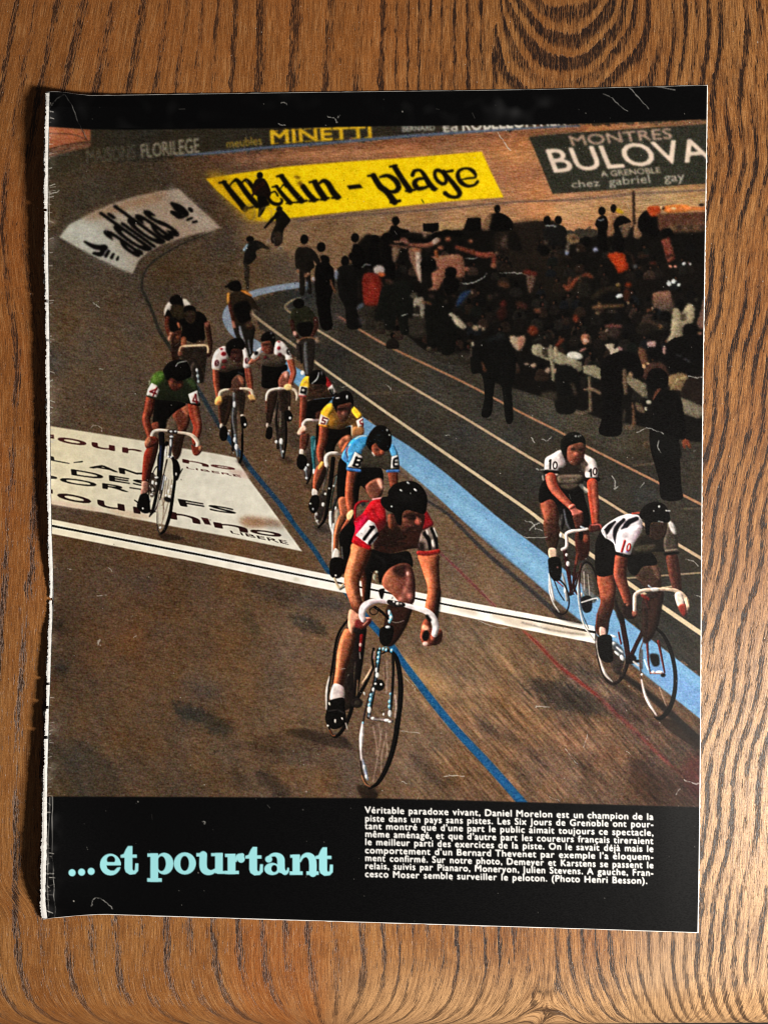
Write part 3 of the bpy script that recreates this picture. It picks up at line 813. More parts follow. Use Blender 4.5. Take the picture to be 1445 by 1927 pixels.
    for q, w, c in [([(325, 470), (360, 490), (410, 430), (440, 405)], [20, 34, 26, 14], (150, 76, 50)), ([(370, 410), (360, 470)], 18, (120, 66, 46)), ([(450, 400), (440, 510)], [18, 24], (70, 56, 42)),
                    ([(470, 395), (500, 385), (540, 410)], [20, 30, 16], (130, 70, 50)), ([(545, 635), (640, 625), (770, 620)], [24, 26, 16], (110, 80, 54)), ([(590, 600), (595, 620)], 20, (140, 104, 70)),
                    ([(540, 560), (640, 500), (740, 490)], [30, 50, 30], (44, 36, 26)), ([(640, 770), (700, 775), (750, 775)], [14, 30, 22], (128, 78, 70)), ([(900, 760), (980, 745), (1050, 780)], [20, 26, 14], (64, 48, 36)),
                    ([(270, 920), (310, 880)], [26, 30], (110, 52, 34)), ([(790, 210), (840, 250), (850, 300)], 16, (54, 36, 28)), ([(900, 250), (960, 240)], 18, (56, 34, 26)),
                    ([(980, 300), (1010, 300)], 20, (90, 40, 26)), ([(90, 890), (180, 850), (250, 830)], [12, 12, 6], (52, 54, 46)), ([(160, 260), (260, 240), (380, 260)], 14, (54, 40, 32)),
                    ([(30, 375), (110, 378)], 24, (100, 40, 30))]:
        line(q, w, c, soft=1.8)
    for x, y, rx, ry, c in [(810, 465, 24, 18, (150, 60, 30)), (735, 465, 16, 14, (170, 130, 80)), (800, 540, 26, 50, (66, 34, 22)), (415, 720, 20, 30, (130, 58, 36)), (125, 662, 22, 10, (120, 74, 50)), (95, 810, 30, 34, (110, 48, 28)),
                            (580, 680, 16, 14, (150, 120, 84)), (340, 740, 34, 30, (48, 34, 28)), (710, 830, 40, 40, (60, 46, 40)), (865, 325, 16, 12, (120, 120, 124)), (420, 345, 20, 8, (60, 48, 38)), (970, 655, 22, 10, (130, 80, 56)),
                            (690, 665, 40, 10, (70, 58, 46)), (1055, 780, 16, 14, (120, 84, 52)), (1325, 575, 14, 10, (70, 60, 50)), (930, 800, 60, 50, (34, 28, 22)), (480, 500, 50, 60, (36, 32, 26)), (560, 720, 40, 30, (26, 24, 20))]:
        blobs([(x, y, rx, ry)], c, soft=2)
    poly([(995, 560), (1010, 525), (1120, 512), (1140, 570), (1155, 640), (1100, 670), (1040, 650), (1000, 630)], (150, 104, 82), soft=1.6, grad=((1060, 520), (1080, 660), (84, 70, 60)))
    poly([(1150, 650), (1190, 640), (1210, 680), (1260, 610), (1305, 630), (1300, 740), (1230, 790), (1220, 860), (1160, 880), (1100, 900), (1130, 820), (1140, 720)], (176, 158, 126), soft=1.6)
    poly([(1200, 690), (1240, 680), (1250, 720), (1210, 740)], (84, 70, 54), soft=2)
    poly([(1260, 620), (1300, 640), (1290, 720), (1260, 700)], (196, 176, 140), soft=2.5, a=.8)
    poly([(1380, 570), (1400, 640), (1390, 800), (1330, 760), (1360, 660)], (128, 92, 76), soft=1.8)
    blobs([(1350, 830, 18, 12)], (140, 100, 74), soft=1.6)
    blobs([(1275, 805, 58, 50), (1010, 975, 62, 50), (1200, 610, 34, 40), (1090, 700, 40, 40)], K, soft=1.2)
    poly([(1100, 900), (1230, 850), (1390, 880), (1390, 1130), (1130, 1130), (1080, 1010)], K)
    line([(1170, 990), (1210, 1000)], 8, (70, 70, 72), soft=1.5)
    line([(1230, 1020), (1270, 1040)], 10, (84, 84, 86), soft=1.5)
    poly([(640, 915), (700, 910), (705, 950), (750, 940), (730, 980), (690, 1000), (665, 960)], (206, 188, 160), soft=1.3)
    blobs([(750, 945, 20, 10, 30)], (200, 150, 140), soft=1.3)
    poly([(950, 900), (1015, 890), (1010, 930), (965, 930)], (200, 160, 150), soft=1.4)
    blobs([(1082, 955, 14, 30)], (196, 150, 136), soft=1.4)
    poly([(455, 845), (505, 840), (510, 900), (470, 910)], (196, 130, 100), soft=1.3)
    blobs([(488, 885, 20, 14)], (240, 200, 170), soft=1.3)
    blobs([(470, 955, 28, 10, -30)], (180, 120, 110), soft=1.3)
    poly([(885, 940), (930, 950), (960, 1050), (930, 1080), (900, 1030)], (110, 72, 52), soft=1.8)
    blobs([(925, 1080, 18, 16), (960, 1060, 12, 10)], (226, 180, 130), soft=1.2)
    poly([(940, 1090), (1050, 1050), (1110, 1110), (1100, 1180), (930, 1170)], (76, 50, 40), soft=2)
    line([(1040, 1125), (1080, 1135)], 18, (150, 80, 60), soft=1.5)
    # white barrier with people behind it
    FB = (158, 146, 118)
    poly([(95, 910), (155, 930), (240, 950), (360, 1000), (460, 1050), (465, 1110), (430, 1120), (300, 1070), (170, 1020), (95, 985)], FB, sm=False, soft=1.3)
    poly([(165, 945), (200, 950), (205, 1010), (165, 1000)], (66, 56, 44), soft=1.5)
    blobs([(410, 998, 60, 28, 10)], (238, 228, 210), soft=1.3)
    poly([(470, 1075), (560, 1070), (605, 1100), (608, 1180), (475, 1130)], FB, sm=False, soft=1.3)
    line([(225, 930), (235, 1020), (245, 1180)], [26, 30, 22], (150, 136, 110), soft=1.4)
    line([(260, 940), (270, 990)], 24, (180, 160, 130), soft=1.4)
    blobs([(98, 1072, 20, 18), (205, 1110, 20, 22), (265, 1115, 22, 20), (45, 1062, 20, 8)], (180, 150, 126), soft=1.5)
    view(*A8)
    line([(515, 280), (520, 390), (525, 520)], [22, 20, 24], (128, 106, 82), soft=1.4)
    line([(480, 370), (540, 370), (595, 400)], [20, 26, 22], (136, 110, 86), soft=1.4)
    line([(410, 550), (470, 545), (530, 530)], 20, (110, 92, 72), soft=1.8)
    poly([(270, 400), (400, 380), (410, 540), (275, 545)], (20, 18, 15), soft=1.5)
    poly([(280, 200), (420, 220), (440, 380), (280, 400)], (18, 17, 15), soft=1.5)
    line([(390, 330), (410, 400)], 24, (70, 56, 44), soft=2)
    poly([(160, 400), (260, 390), (265, 450), (170, 440)], (84, 74, 58), soft=2.5, a=.7)
    poly([(640, 130), (760, 85), (860, 100), (910, 180), (920, 270), (800, 330), (760, 480), (755, 710), (595, 705), (615, 560), (610, 330), (600, 200)], K)
    line([(780, 230), (785, 330), (790, 400)], [30, 34, 20], (112, 90, 70), soft=1.4)
    poly([(800, 270), (840, 280), (945, 330), (960, 440), (920, 430), (850, 370), (800, 320)], (136, 122, 98), sm=False, soft=1.4)
    blobs([(828, 262, 18, 22)], (158, 130, 100), soft=1.4)
    poly([(865, 470), (920, 500), (935, 550), (880, 530)], (116, 96, 74), soft=1.5)
    line([(840, 480), (850, 560), (850, 640)], [16, 22, 26], (112, 80, 60), soft=1.6)
    line([(780, 530), (775, 600)], 18, (70, 60, 50), soft=1.8)
    blobs([(820, 660, 34, 14, 10)], (110, 88, 70), soft=1.6)
    poly([(1115, 280), (1190, 250), (1260, 270), (1240, 340), (1230, 380), (1130, 360)], (150, 120, 84), soft=1.6)
    line([(1130, 370), (1180, 300), (1250, 280)], 14, (186, 160, 116), soft=1.6)
    poly([(1235, 320), (1300, 280), (1370, 290), (1370, 480), (1260, 440), (1200, 420)], (38, 28, 22), soft=1.5)
    poly([(1205, 430), (1380, 505), (1372, 585), (1330, 590), (1235, 560)], (120, 108, 88), sm=False, soft=1.6)
    poly([(1230, 460), (1370, 520), (1368, 570), (1250, 540)], (140, 128, 106), soft=3, a=.7)
    blobs([(1030, 300, 84, 90)], K)
    line([(1000, 440), (1040, 375)], [20, 26], (120, 72, 54), soft=1.4)
    blobs([(965, 468, 20, 15), (945, 520, 12, 16)], (226, 210, 186), soft=1.2)
    poly([(1010, 440), (1080, 370), (1190, 420), (1220, 520), (1245, 660), (1240, 740), (1190, 760), (1200, 900), (1210, 1090), (1214, 1200), (1065, 1200), (1040, 1050),
          (985, 850), (970, 720), (985, 560)], K)
    poly([(1218, 760), (1255, 745), (1285, 800), (1270, 815), (1245, 790), (1240, 820), (1222, 800)], (140, 74, 52), soft=1)
    blobs([(945, 790, 18, 18)], (96, 74, 54), soft=2)
    poly([(990, 720), (1080, 700), (1190, 770), (1200, 900), (1060, 900), (1000, 860)], (19, 18, 16), soft=2)
    figure()


def paint_far_riders():
    view(*A2)
    figure('printed_cyclist', 'tiny dark cyclist in front of the yellow banner')
    oval(358, 440, 24, 26, K)
    poly([(330, 470), (390, 465), (430, 530), (440, 590), (400, 620), (360, 600), (310, 580), (300, 540)], (26, 16, 12))
    line([(380, 500), (330, 540), (300, 590)], [26, 20, 16], (60, 26, 18))
    poly([(340, 600), (400, 600), (410, 660), (370, 740), (345, 750), (350, 680)], K)
    ring(280, 720, 40, 60, 9, (140, 112, 50), 0, soft=1.5)
    ring(400, 730, 44, 50, 9, (160, 130, 50), 0, soft=1.5)
    poly([(220, 700), (300, 690), (350, 780), (260, 790)], (150, 116, 50), soft=3, a=.5, ident=False)
    figure('printed_cyclist', 'dark cyclist bent forward below the yellow banner')
    oval(505, 695, 24, 24, K)
    poly([(470, 730), (520, 700), (580, 760), (585, 790), (540, 850), (520, 940), (450, 950), (445, 880), (480, 800)], (22, 18, 14))
    line([(490, 730), (440, 780), (395, 830)], [30, 24, 16], K)
    poly([(460, 880), (520, 870), (525, 950), (470, 970)], (50, 40, 32), soft=1.5)
    blobs([(512, 990, 18, 12), (420, 935, 14, 16)], (140, 124, 110), soft=2)
    line([(440, 860), (470, 960)], 8, (110, 96, 80), soft=1.5)
    figure('printed_cyclist', 'blurred dark cyclist with a pale blue sleeve')
    oval(285, 920, 30, 24, K)
    poly([(255, 960), (330, 930), (400, 970), (330, 1010), (330, 1060), (280, 1110), (235, 1110), (245, 1010)], (22, 20, 18))
    line([(262, 960), (238, 1000)], [14, 20], (160, 186, 204), soft=1)
    line([(350, 960), (420, 990)], 30, (44, 38, 30), soft=2.5, a=.8)
    blobs([(212, 1110, 16, 14)], (120, 100, 84), soft=1.6)
    line([(250, 1120), (255, 1220)], [30, 36], (70, 60, 48), soft=2)
    line([(270, 1130), (262, 1220), (265, 1290)], [20, 24, 20], (44, 36, 28), soft=1.5)
    line([(235, 1140), (225, 1240)], 8, (100, 76, 58), soft=1.5)

    view(*A5)
    figure('printed_cyclist', 'cyclist in a black and orange jersey on the pale blue strip')
    line([(330, 620), (350, 650)], 20, (70, 52, 40))
    poly([(160, 760), (240, 740), (320, 780), (310, 880), (300, 1000), (270, 1000), (230, 900), (180, 860)], (30, 26, 22))
    line([(205, 780), (215, 830), (240, 900)], [16, 20, 12], (150, 152, 160), soft=1)
    line([(270, 880), (285, 980)], 10, (120, 120, 124), soft=1)
    poly([(110, 560), (160, 520), (230, 500), (290, 545), (340, 620), (345, 660), (300, 640), (290, 740), (230, 750), (160, 740), (130, 640)], (44, 34, 24))
    poly([(160, 620), (270, 590), (290, 720), (200, 745)], K, soft=1.2)
    line([(125, 580), (140, 660), (160, 740)], [28, 26, 22], (96, 44, 32))
    line([(120, 530), (118, 580), (115, 600)], [22, 22, 10], (204, 138, 50), soft=1)
    line([(215, 505), (250, 520), (290, 545)], [12, 24, 14], (208, 124, 44), soft=1)
    poly([(115, 460), (160, 432), (205, 440), (220, 500), (170, 515), (120, 490)], K)
    blobs([(105, 478, 12, 10)], K)
    line([(155, 745), (165, 780)], [22, 26], (176, 108, 86), soft=1)
    line([(290, 660), (295, 700), (330, 720)], [12, 14, 16], (140, 112, 84), soft=1)
    blobs([(280, 770, 30, 26)], (92, 62, 44), soft=1.5)
    figure('printed_cyclist', 'cyclist in a dark green jersey on the infield edge')
    line([(600, 680), (560, 650), (550, 620), (600, 580), (660, 560)], [16, 14, 14, 12, 6], (168, 150, 120), soft=1)
    poly([(640, 880), (720, 860), (770, 890), (770, 1010), (750, 1130), (700, 1150), (680, 1040), (640, 1010)], (40, 34, 30))
    line([(700, 900), (700, 1000), (712, 1130)], [20, 26, 16], (98, 98, 100), soft=1.2)
    line([(660, 920), (670, 1050)], 16, (20, 17, 15))
    poly([(590, 690), (620, 640), (690, 620), (750, 660), (790, 740), (780, 800), (740, 850), (670, 840), (610, 790)], (36, 36, 24))
    poly([(640, 760), (750, 750), (745, 840), (690, 860), (650, 830)], K)
    line([(595, 740), (610, 800), (640, 860)], [34, 30, 24], (78, 42, 30))
    line([(775, 720), (780, 780), (750, 850)], [34, 34, 22], (84, 44, 34))
    oval(650, 605, 44, 38, K)
    blobs([(622, 832, 16, 20)], (190, 140, 126), soft=1)
    line([(640, 890), (690, 862), (760, 865), (800, 890)], [14, 12, 12, 14], (150, 100, 66), soft=1)
    blobs([(790, 880, 14, 24), (645, 890, 10, 20)], (150, 124, 104), soft=1.2)
    blobs([(680, 1128, 15, 17)], (240, 240, 236), soft=.8)
    line([(690, 735), (730, 730)], 8, (76, 74, 52), soft=1)

    view(*C1)
    figure('printed_cyclist', 'cyclist in a white-shouldered jersey riding behind a rider in black')
    poly([(460, 900), (540, 830), (600, 880), (560, 1120), (470, 1140)], (62, 36, 26), soft=1)
    poly([(400, 520), (470, 440), (620, 420), (660, 520), (640, 640), (560, 640), (540, 700), (440, 740), (430, 600)], (40, 32, 22))
    poly([(360, 520), (365, 440), (400, 370), (440, 350), (470, 430), (410, 470), (390, 550)], (226, 216, 206), soft=1)
    poly([(610, 310), (650, 310), (715, 375), (700, 395), (640, 400), (610, 350)], (226, 218, 206), soft=1)
    poly([(365, 540), (410, 450), (470, 560), (430, 560), (380, 560)], K)
    poly([(430, 330), (460, 275), (540, 250), (600, 300), (620, 400), (600, 420), (470, 390)], K)
    poly([(450, 400), (600, 400), (620, 500), (560, 550), (480, 530)], (52, 42, 28), soft=1)
    limb([(400, 570), (395, 680), (420, 790)], [66, 60, 50], (110, 50, 32), (140, 62, 40))
    poly([(435, 560), (560, 600), (580, 740), (470, 760), (430, 700)], K)
    line([(545, 640), (560, 690)], [40, 30], (176, 96, 60), soft=1)
    blobs([(430, 840, 24, 40, 20), (455, 780, 30, 24)], (190, 130, 100), soft=1)
    poly([(460, 790), (580, 730), (600, 830), (540, 920), (450, 880)], (96, 52, 34), soft=1)
    line([(500, 790), (470, 880), (520, 930)], 16, (40, 22, 16))
    blobs([(540, 830, 20, 26)], (160, 92, 58), soft=1)

    figure('printed_cyclist', 'cyclist all in black with white curved handlebars')
    poly([(500, 1000), (700, 960), (900, 960), (980, 980), (940, 1120), (900, 1400), (820, 1420), (760, 1200), (620, 1150)], (56, 42, 32), soft=2, a=.85)
    poly([(690, 1140), (780, 1110), (860, 1250), (900, 1420), (860, 1450), (760, 1440), (700, 1300)], (34, 28, 24), soft=1.5)
    line([(750, 1180), (725, 1260), (740, 1420)], 24, (100, 88, 78), soft=1.5)
    blobs([(800, 1275, 16, 24), (812, 1355, 18, 22), (822, 1430, 14, 20)], (242, 242, 240), soft=.8)
    line([(805, 1280), (815, 1440)], 12, (140, 170, 180), soft=1)
    limb([(940, 640), (960, 760), (980, 900), (975, 1050)], [70, 70, 64, 50], (70, 38, 26), (96, 52, 34))
    poly([(560, 600), (640, 560), (790, 480), (870, 500), (930, 560), (940, 640), (900, 680), (910, 860), (780, 910), (680, 880), (590, 830), (600, 700)], K)
    limb([(620, 850), (620, 920)], [70, 80], (150, 80, 50), (190, 104, 66))
    blobs([(850, 905, 56, 34)], (96, 66, 46), soft=1.2)
    poly([(900, 640), (965, 610), (970, 660), (930, 690)], (150, 84, 66), soft=1)
    poly([(620, 470), (640, 410), (720, 395), (780, 430), (790, 520), (740, 480), (640, 490)], K)
    poly([(640, 500), (720, 470), (780, 500), (770, 600), (720, 640), (660, 600)], (66, 48, 34), soft=1.2)
    line([(660, 510), (760, 505)], 12, (90, 62, 46), soft=1.5)
    line([(650, 560), (720, 570)], 20, (40, 28, 22), soft=1.5)
    line([(560, 1060), (570, 985), (610, 950), (780, 940), (920, 935), (950, 980), (945, 1050)], [30, 28, 26, 24, 26, 28, 22], (206, 176, 136), soft=.9)
    line([(640, 948), (780, 938), (880, 940)], 14, (240, 224, 190), soft=1)
    blobs([(575, 1050, 34, 30)], (140, 78, 52), soft=1.2)
    blobs([(955, 1075, 34, 28)], (60, 32, 24), soft=1.2)
    blobs([(600, 1000, 26, 36)], (110, 60, 42), soft=1.2)
    figure()
# ---------------------------------------------------------------- the printed picture: the bunch and the leaders
SK, SL, SD = (150, 72, 46), (196, 104, 66), (84, 42, 28)
W_ = (234, 226, 218)


def paint_riders():
    mark()
    view(*F)
    for q, a in [([(672, 1478), (700, 1482), (712, 1500), (690, 1512), (676, 1496)], .75), ([(610, 1380), (640, 1384), (660, 1402), (630, 1408), (540, 1380), (575, 1372)], .6),
                 ([(1236, 1352), (1262, 1354), (1330, 1400), (1330, 1420), (1270, 1385)], .7), ([(1140, 1282), (1165, 1286), (1230, 1330), (1190, 1322)], .6),
                 ([(298, 1004), (318, 1004), (350, 1014), (310, 1018)], .7), ([(445, 866), (462, 866), (470, 880), (452, 876)], .6), ([(528, 858), (545, 860), (552, 872), (530, 868)], .6),
                 ([(594, 990), (612, 990), (622, 1002), (600, 1002)], .6), ([(1040, 1150), (1066, 1152), (1100, 1176), (1060, 1168)], .6), ([(572, 910), (590, 910), (596, 922), (576, 920)], .5),
                 ([(500, 1385), (560, 1372), (620, 1390), (600, 1415), (520, 1420), (470, 1405)], .3)]:
        poly(q, (34, 26, 21), soft=2.2, a=a)
    # ---- number four at the left
    view(*C2)
    figure('printed_cyclist', 'cyclist in a green jersey numbered 4 on the white banner')
    line([(450, 930), (380, 1050), (370, 1200), (350, 1420), (310, 1600), (275, 1670)], [40, 40, 36, 34, 34, 14], K)
    ring(330, 1400, 60, 240, 12, (30, 26, 24), 8)
    poly([(270, 1250), (350, 1270), (360, 1420), (300, 1480), (270, 1420)], (60, 48, 40), soft=1, a=.8)
    blobs([(312, 1330, 14, 20), (345, 1340, 10, 16), (275, 1370, 8, 14), (350, 1280, 20, 10), (280, 1510, 10, 26), (310, 1410, 8, 26), (300, 1450, 16, 8)], (226, 224, 216), soft=.7)
    line([(300, 1350), (330, 1400), (290, 1420)], 10, (30, 26, 22))
    line([(395, 840), (400, 1000), (385, 1250), (375, 1400)], [60, 54, 34, 20], (16, 14, 16))
    line([(390, 960), (378, 1200)], 12, (40, 52, 90), soft=1)
    # front wheel
    poly([(470, 1060), (520, 1120), (540, 1300), (520, 1500), (470, 1700), (390, 1830), (355, 1760), (360, 1500), (420, 1200)], (196, 186, 166), soft=1, a=.35)
    line([(380, 1850), (430, 1800), (480, 1650), (510, 1450), (530, 1280), (520, 1120), (480, 1060)], [20, 34, 36, 34, 30, 26, 16], K)
    line([(380, 1850), (355, 1780), (355, 1620), (375, 1440), (420, 1230), (450, 1100)], [16, 12, 10, 12, 16, 20], (66, 54, 44))
    line([(362, 1740), (362, 1600), (380, 1450)], 9, (214, 206, 190), soft=.8)
    for p in [[(440, 1300), (420, 1500), (410, 1700)], [(470, 1300), (440, 1480), (400, 1560)], [(480, 1480), (430, 1640), (395, 1750)], [(400, 1480), (420, 1600)], [(500, 1300), (480, 1460)]]:
        line(p, 8, (120, 100, 80), soft=.8, a=.8)
    blobs([(460, 1500, 40, 26, 20)], (26, 22, 20), soft=1)
    blobs([(480, 1470, 14, 12), (445, 1460, 12, 10), (440, 1290, 14, 22), (500, 1370, 8, 18), (388, 1785, 12, 12), (470, 1420, 10, 20)], (240, 236, 226), soft=.7)
    line([(420, 1260), (400, 1420), (380, 1500)], [24, 18, 12], (30, 28, 30))
    line([(425, 1260), (400, 1400)], 10, (200, 204, 210), soft=.7)
    # far shoe and legs
    poly([(520, 1100), (560, 1110), (590, 1200), (570, 1290), (540, 1310), (515, 1240)], K)
    line([(580, 1240), (606, 1190)], 12, K)
    blobs([(547, 1245, 8, 16)], W_, soft=.7)
    poly([(520, 870), (640, 700), (650, 800), (620, 900), (590, 1050), (540, 1100), (500, 1000)], (66, 40, 28), soft=1)
    poly([(510, 650), (600, 560), (670, 560), (690, 660), (660, 780), (600, 830), (560, 780)], (126, 60, 40), soft=1)
    poly([(600, 570), (670, 560), (680, 640), (640, 650)], (178, 100, 66), soft=1.5, a=.8)
    # near leg
    poly([(300, 870), (350, 890), (370, 960), (340, 1100), (300, 1220), (270, 1330), (205, 1330), (205, 1200), (220, 1050), (250, 980)], (132, 50, 34), grad=((210, 1100), (330, 1130), (60, 28, 20)))
    poly([(205, 1320), (270, 1330), (275, 1400), (250, 1440), (190, 1450), (195, 1380)], (186, 130, 112), grad=((195, 1380), (270, 1390), (110, 70, 56)))
    poly([(190, 1450), (250, 1440), (275, 1480), (285, 1560), (280, 1630), (220, 1640), (165, 1600), (150, 1560), (170, 1490)], K)
    line([(160, 1530), (125, 1505)], [16, 12], K)
    blobs([(212, 1592, 10, 10)], W_, soft=.6)
    # shorts
    poly([(330, 490), (500, 500), (620, 520), (640, 550), (560, 600), (500, 650), (470, 700), (440, 780), (370, 780), (360, 720), (310, 720), (320, 600)], K)
    poly([(470, 680), (540, 700), (560, 780), (520, 810), (450, 780)], (120, 100, 80), soft=1.5, a=.8)
    # arms
    limb([(285, 480), (265, 600), (240, 700), (270, 800), (290, 880)], [96, 96, 80, 80, 66], (122, 50, 32), (178, 84, 56))
    poly([(300, 740), (360, 720), (370, 780), (320, 800)], (150, 70, 46), soft=1)
    limb([(715, 540), (730, 640), (760, 760), (740, 860), (735, 920)], [110, 110, 90, 80, 60], (128, 52, 36), (172, 80, 54), 1)
    # jersey
    poly([(290, 300), (350, 220), (430, 215), (560, 260), (680, 270), (750, 340), (790, 520), (770, 555), (680, 530), (560, 510), (420, 500), (345, 490), (250, 460), (255, 400)], (40, 44, 26),
         grad=((330, 250), (520, 420), (32, 36, 24)))
    poly([(290, 300), (340, 225), (420, 215), (430, 280), (360, 350), (300, 340)], (84, 116, 46), soft=2)
    poly([(300, 260), (380, 215), (410, 230), (350, 300)], (112, 142, 64), soft=2, a=.6)
    poly([(640, 280), (700, 280), (750, 350), (740, 400), (690, 350)], (66, 86, 50), soft=2.5, a=.8)
    line([(278, 300), (275, 350)], 10, (200, 204, 180), soft=1)
    poly([(300, 325), (350, 350), (378, 400), (350, 470), (248, 450), (262, 390)], W_, sm=False, soft=.8)
    line([(345, 385), (278, 410), (340, 432)], 17, (110, 22, 26), soft=.8, sm=False)
    line([(350, 370), (310, 455)], 17, (110, 22, 26), soft=.8)
    poly([(670, 440), (760, 400), (790, 525), (695, 535)], W_, sm=False, soft=.8)
    line([(738, 440), (712, 505), (765, 515)], 16, (110, 22, 26), soft=.8, sm=False)
    line([(740, 440), (752, 530)], 17, (110, 22, 26), soft=.8)
    line([(640, 520), (770, 550)], 12, K)
    # face and helmet
    poly([(470, 280), (600, 300), (610, 360), (560, 400), (510, 400), (475, 350)], (106, 52, 36), soft=1)
    blobs([(585, 350, 18, 22), (500, 330, 26, 26)], (142, 70, 48), soft=1.5)
    line([(520, 310), (600, 318)], 18, (48, 28, 22), soft=1.5)
    poly([(415, 190), (470, 120), (550, 90), (640, 100), (680, 160), (700, 250), (640, 290), (560, 310), (500, 270), (460, 300), (420, 230)], K)
    line([(540, 155), (570, 120), (650, 102)], 7, (210, 210, 206), soft=.6)
    # handlebar
    line([(305, 890), (298, 860), (320, 815), (380, 800), (470, 805)], [32, 34, 34, 28, 22], (230, 214, 196))
    line([(540, 820), (640, 832), (710, 858), (760, 920), (755, 975)], [22, 28, 36, 40, 34], (230, 210, 190))
    poly([(230, 940), (260, 870), (340, 870), (370, 910), (320, 960), (250, 985)], (122, 52, 36))
    poly([(230, 930), (265, 868), (295, 900), (260, 960)], (176, 112, 78), soft=1.2)
    poly([(700, 950), (740, 970), (800, 960), (806, 1010), (760, 1060), (715, 1040)], (110, 44, 30))
    blobs([(790, 985, 20, 26)], (170, 116, 80), soft=1.4)
    line([(470, 810), (540, 820)], 36, (54, 46, 44))
    line([(495, 860), (490, 960), (478, 1060)], [40, 30, 30], (60, 58, 60))
    blobs([(495, 815, 14, 10), (540, 815, 14, 8), (500, 868, 20, 10), (492, 930, 12, 40), (505, 1075, 18, 12), (470, 1070, 12, 10), (515, 1100, 8, 12)], (226, 228, 232), soft=.7)
    line([(445, 970), (438, 1060)], 20, (214, 206, 196), soft=1)
    line([(510, 1080), (540, 1180)], 30, K)

    # ---- the two polka dot team mates
    view(*C3)
    figure('printed_cyclist', 'cyclist in a white jersey with red dots, yellow gloves on both drops')
    ring(480, 1480, 46, 380, 24, (24, 20, 18), -2, t0=-95, t1=100)
    poly([(400, 950), (460, 950), (460, 1500), (490, 1780), (440, 1740), (400, 1500), (390, 1200)], (52, 46, 42), soft=1, a=.7)
    line([(400, 1000), (395, 1400), (400, 1700)], [30, 40, 34], (28, 24, 22))
    line([(450, 1200), (480, 1400), (470, 1700)], 10, (110, 92, 78), soft=1, a=.8)
    line([(420, 930), (412, 1100), (400, 1300), (425, 1480)], [40, 26, 22, 18], (120, 120, 122), soft=1)
    line([(430, 1500), (460, 1780)], [30, 22], (120, 130, 140), soft=1)
    blobs([(428, 1570, 18, 34), (450, 1660, 22, 38), (345, 1490, 14, 20), (360, 1450, 14, 10), (425, 1110, 18, 40), (435, 905, 30, 14)], (234, 236, 238), soft=.8)
    line([(480, 1860), (515, 1760), (520, 1500)], [16, 30, 26], K)
    poly([(260, 1020), (380, 1000), (390, 1150), (330, 1350), (280, 1380), (230, 1300), (215, 1150)], (56, 38, 28), soft=1)
    line([(225, 1110), (235, 1250), (250, 1370)], [30, 40, 30], (108, 60, 42), soft=1)
    poly([(440, 950), (560, 960), (550, 1180), (520, 1250), (470, 1180)], (58, 44, 34), soft=1)
    blobs([(525, 1255, 24, 18), (255, 1390, 20, 34)], (210, 196, 182), soft=.9)
    poly([(500, 1280), (560, 1270), (590, 1370), (560, 1420), (520, 1400)], K)
    blobs([(565, 1372, 15, 16)], (246, 246, 244), soft=.7)
    poly([(250, 1410), (310, 1390), (340, 1480), (320, 1570), (260, 1580), (228, 1500)], K)
    poly([(370, 800), (480, 730), (560, 760), (560, 900), (460, 960), (380, 920)], (100, 62, 46), soft=1)
    poly([(470, 740), (540, 760), (540, 860), (490, 800)], (166, 98, 70), soft=1.5)
    poly([(220, 670), (440, 650), (540, 620), (560, 760), (470, 720), (390, 800), (370, 900), (220, 900), (190, 760)], K)
    line([(470, 690), (540, 720)], 12, (80, 86, 92), soft=1.5)
    limb([(180, 660), (185, 800), (205, 950), (215, 1060)], [84, 84, 66, 50], (140, 62, 42), (176, 88, 58))
    limb([(590, 640), (610, 760), (630, 880), (640, 980)], [80, 90, 70, 50], (128, 58, 40), (164, 82, 56), 1)
    poly([(135, 630), (150, 480), (210, 390), (310, 350), (400, 400), (560, 390), (610, 500), (625, 620), (560, 640), (440, 650), (330, 690), (230, 680)], (94, 74, 58))
    poly([(135, 640), (145, 500), (200, 400), (300, 355), (330, 420), (340, 520), (260, 560), (240, 640), (190, 655)], (232, 222, 216))
    poly([(525, 395), (575, 385), (605, 490), (628, 610), (580, 640), (540, 620), (545, 500)], (228, 218, 214))
    blobs([(255, 390, 24, 16), (285, 455, 36, 30), (295, 550, 32, 24), (285, 630, 30, 18)], (132, 22, 30), soft=1)
    blobs([(295, 550, 30, 24), (285, 632, 30, 16), (480, 600, 26, 20)], (84, 40, 36), soft=1.2, a=.8)
    blobs([(195, 575, 32, 44, 15), (582, 545, 26, 40, -10)], (70, 14, 20), soft=1)
    line([(205, 545), (190, 565), (205, 580), (185, 600)], 8, (230, 200, 196), soft=.8)
    line([(585, 520), (590, 560)], 10, (230, 200, 196), soft=.8)
    line([(140, 640), (220, 655)], 12, (230, 210, 180), soft=1)
    poly([(380, 400), (500, 390), (530, 460), (500, 560), (430, 560), (370, 500)], (80, 42, 34), soft=1)
    line([(390, 430), (510, 420)], 26, (40, 26, 22), soft=1.5)
    blobs([(440, 480, 30, 30)], (108, 58, 46), soft=2)
    poly([(312, 380), (330, 310), (420, 250), (520, 260), (560, 330), (540, 400), (460, 390), (390, 400), (370, 490), (330, 450)], K)
    line([(225, 1000), (240, 950), (290, 920), (350, 912)], [36, 36, 32, 24], (226, 208, 184))
    line([(350, 912), (500, 905)], 16, (120, 84, 70))
    line([(500, 900), (580, 905), (640, 930), (665, 1000)], [24, 34, 40, 36], (228, 208, 182))
    poly([(195, 1020), (250, 1000), (270, 1060), (240, 1110), (180, 1115), (172, 1070)], (222, 176, 92), soft=1)
    blobs([(215, 1085, 36, 26, -20)], (190, 112, 56), soft=1.5)
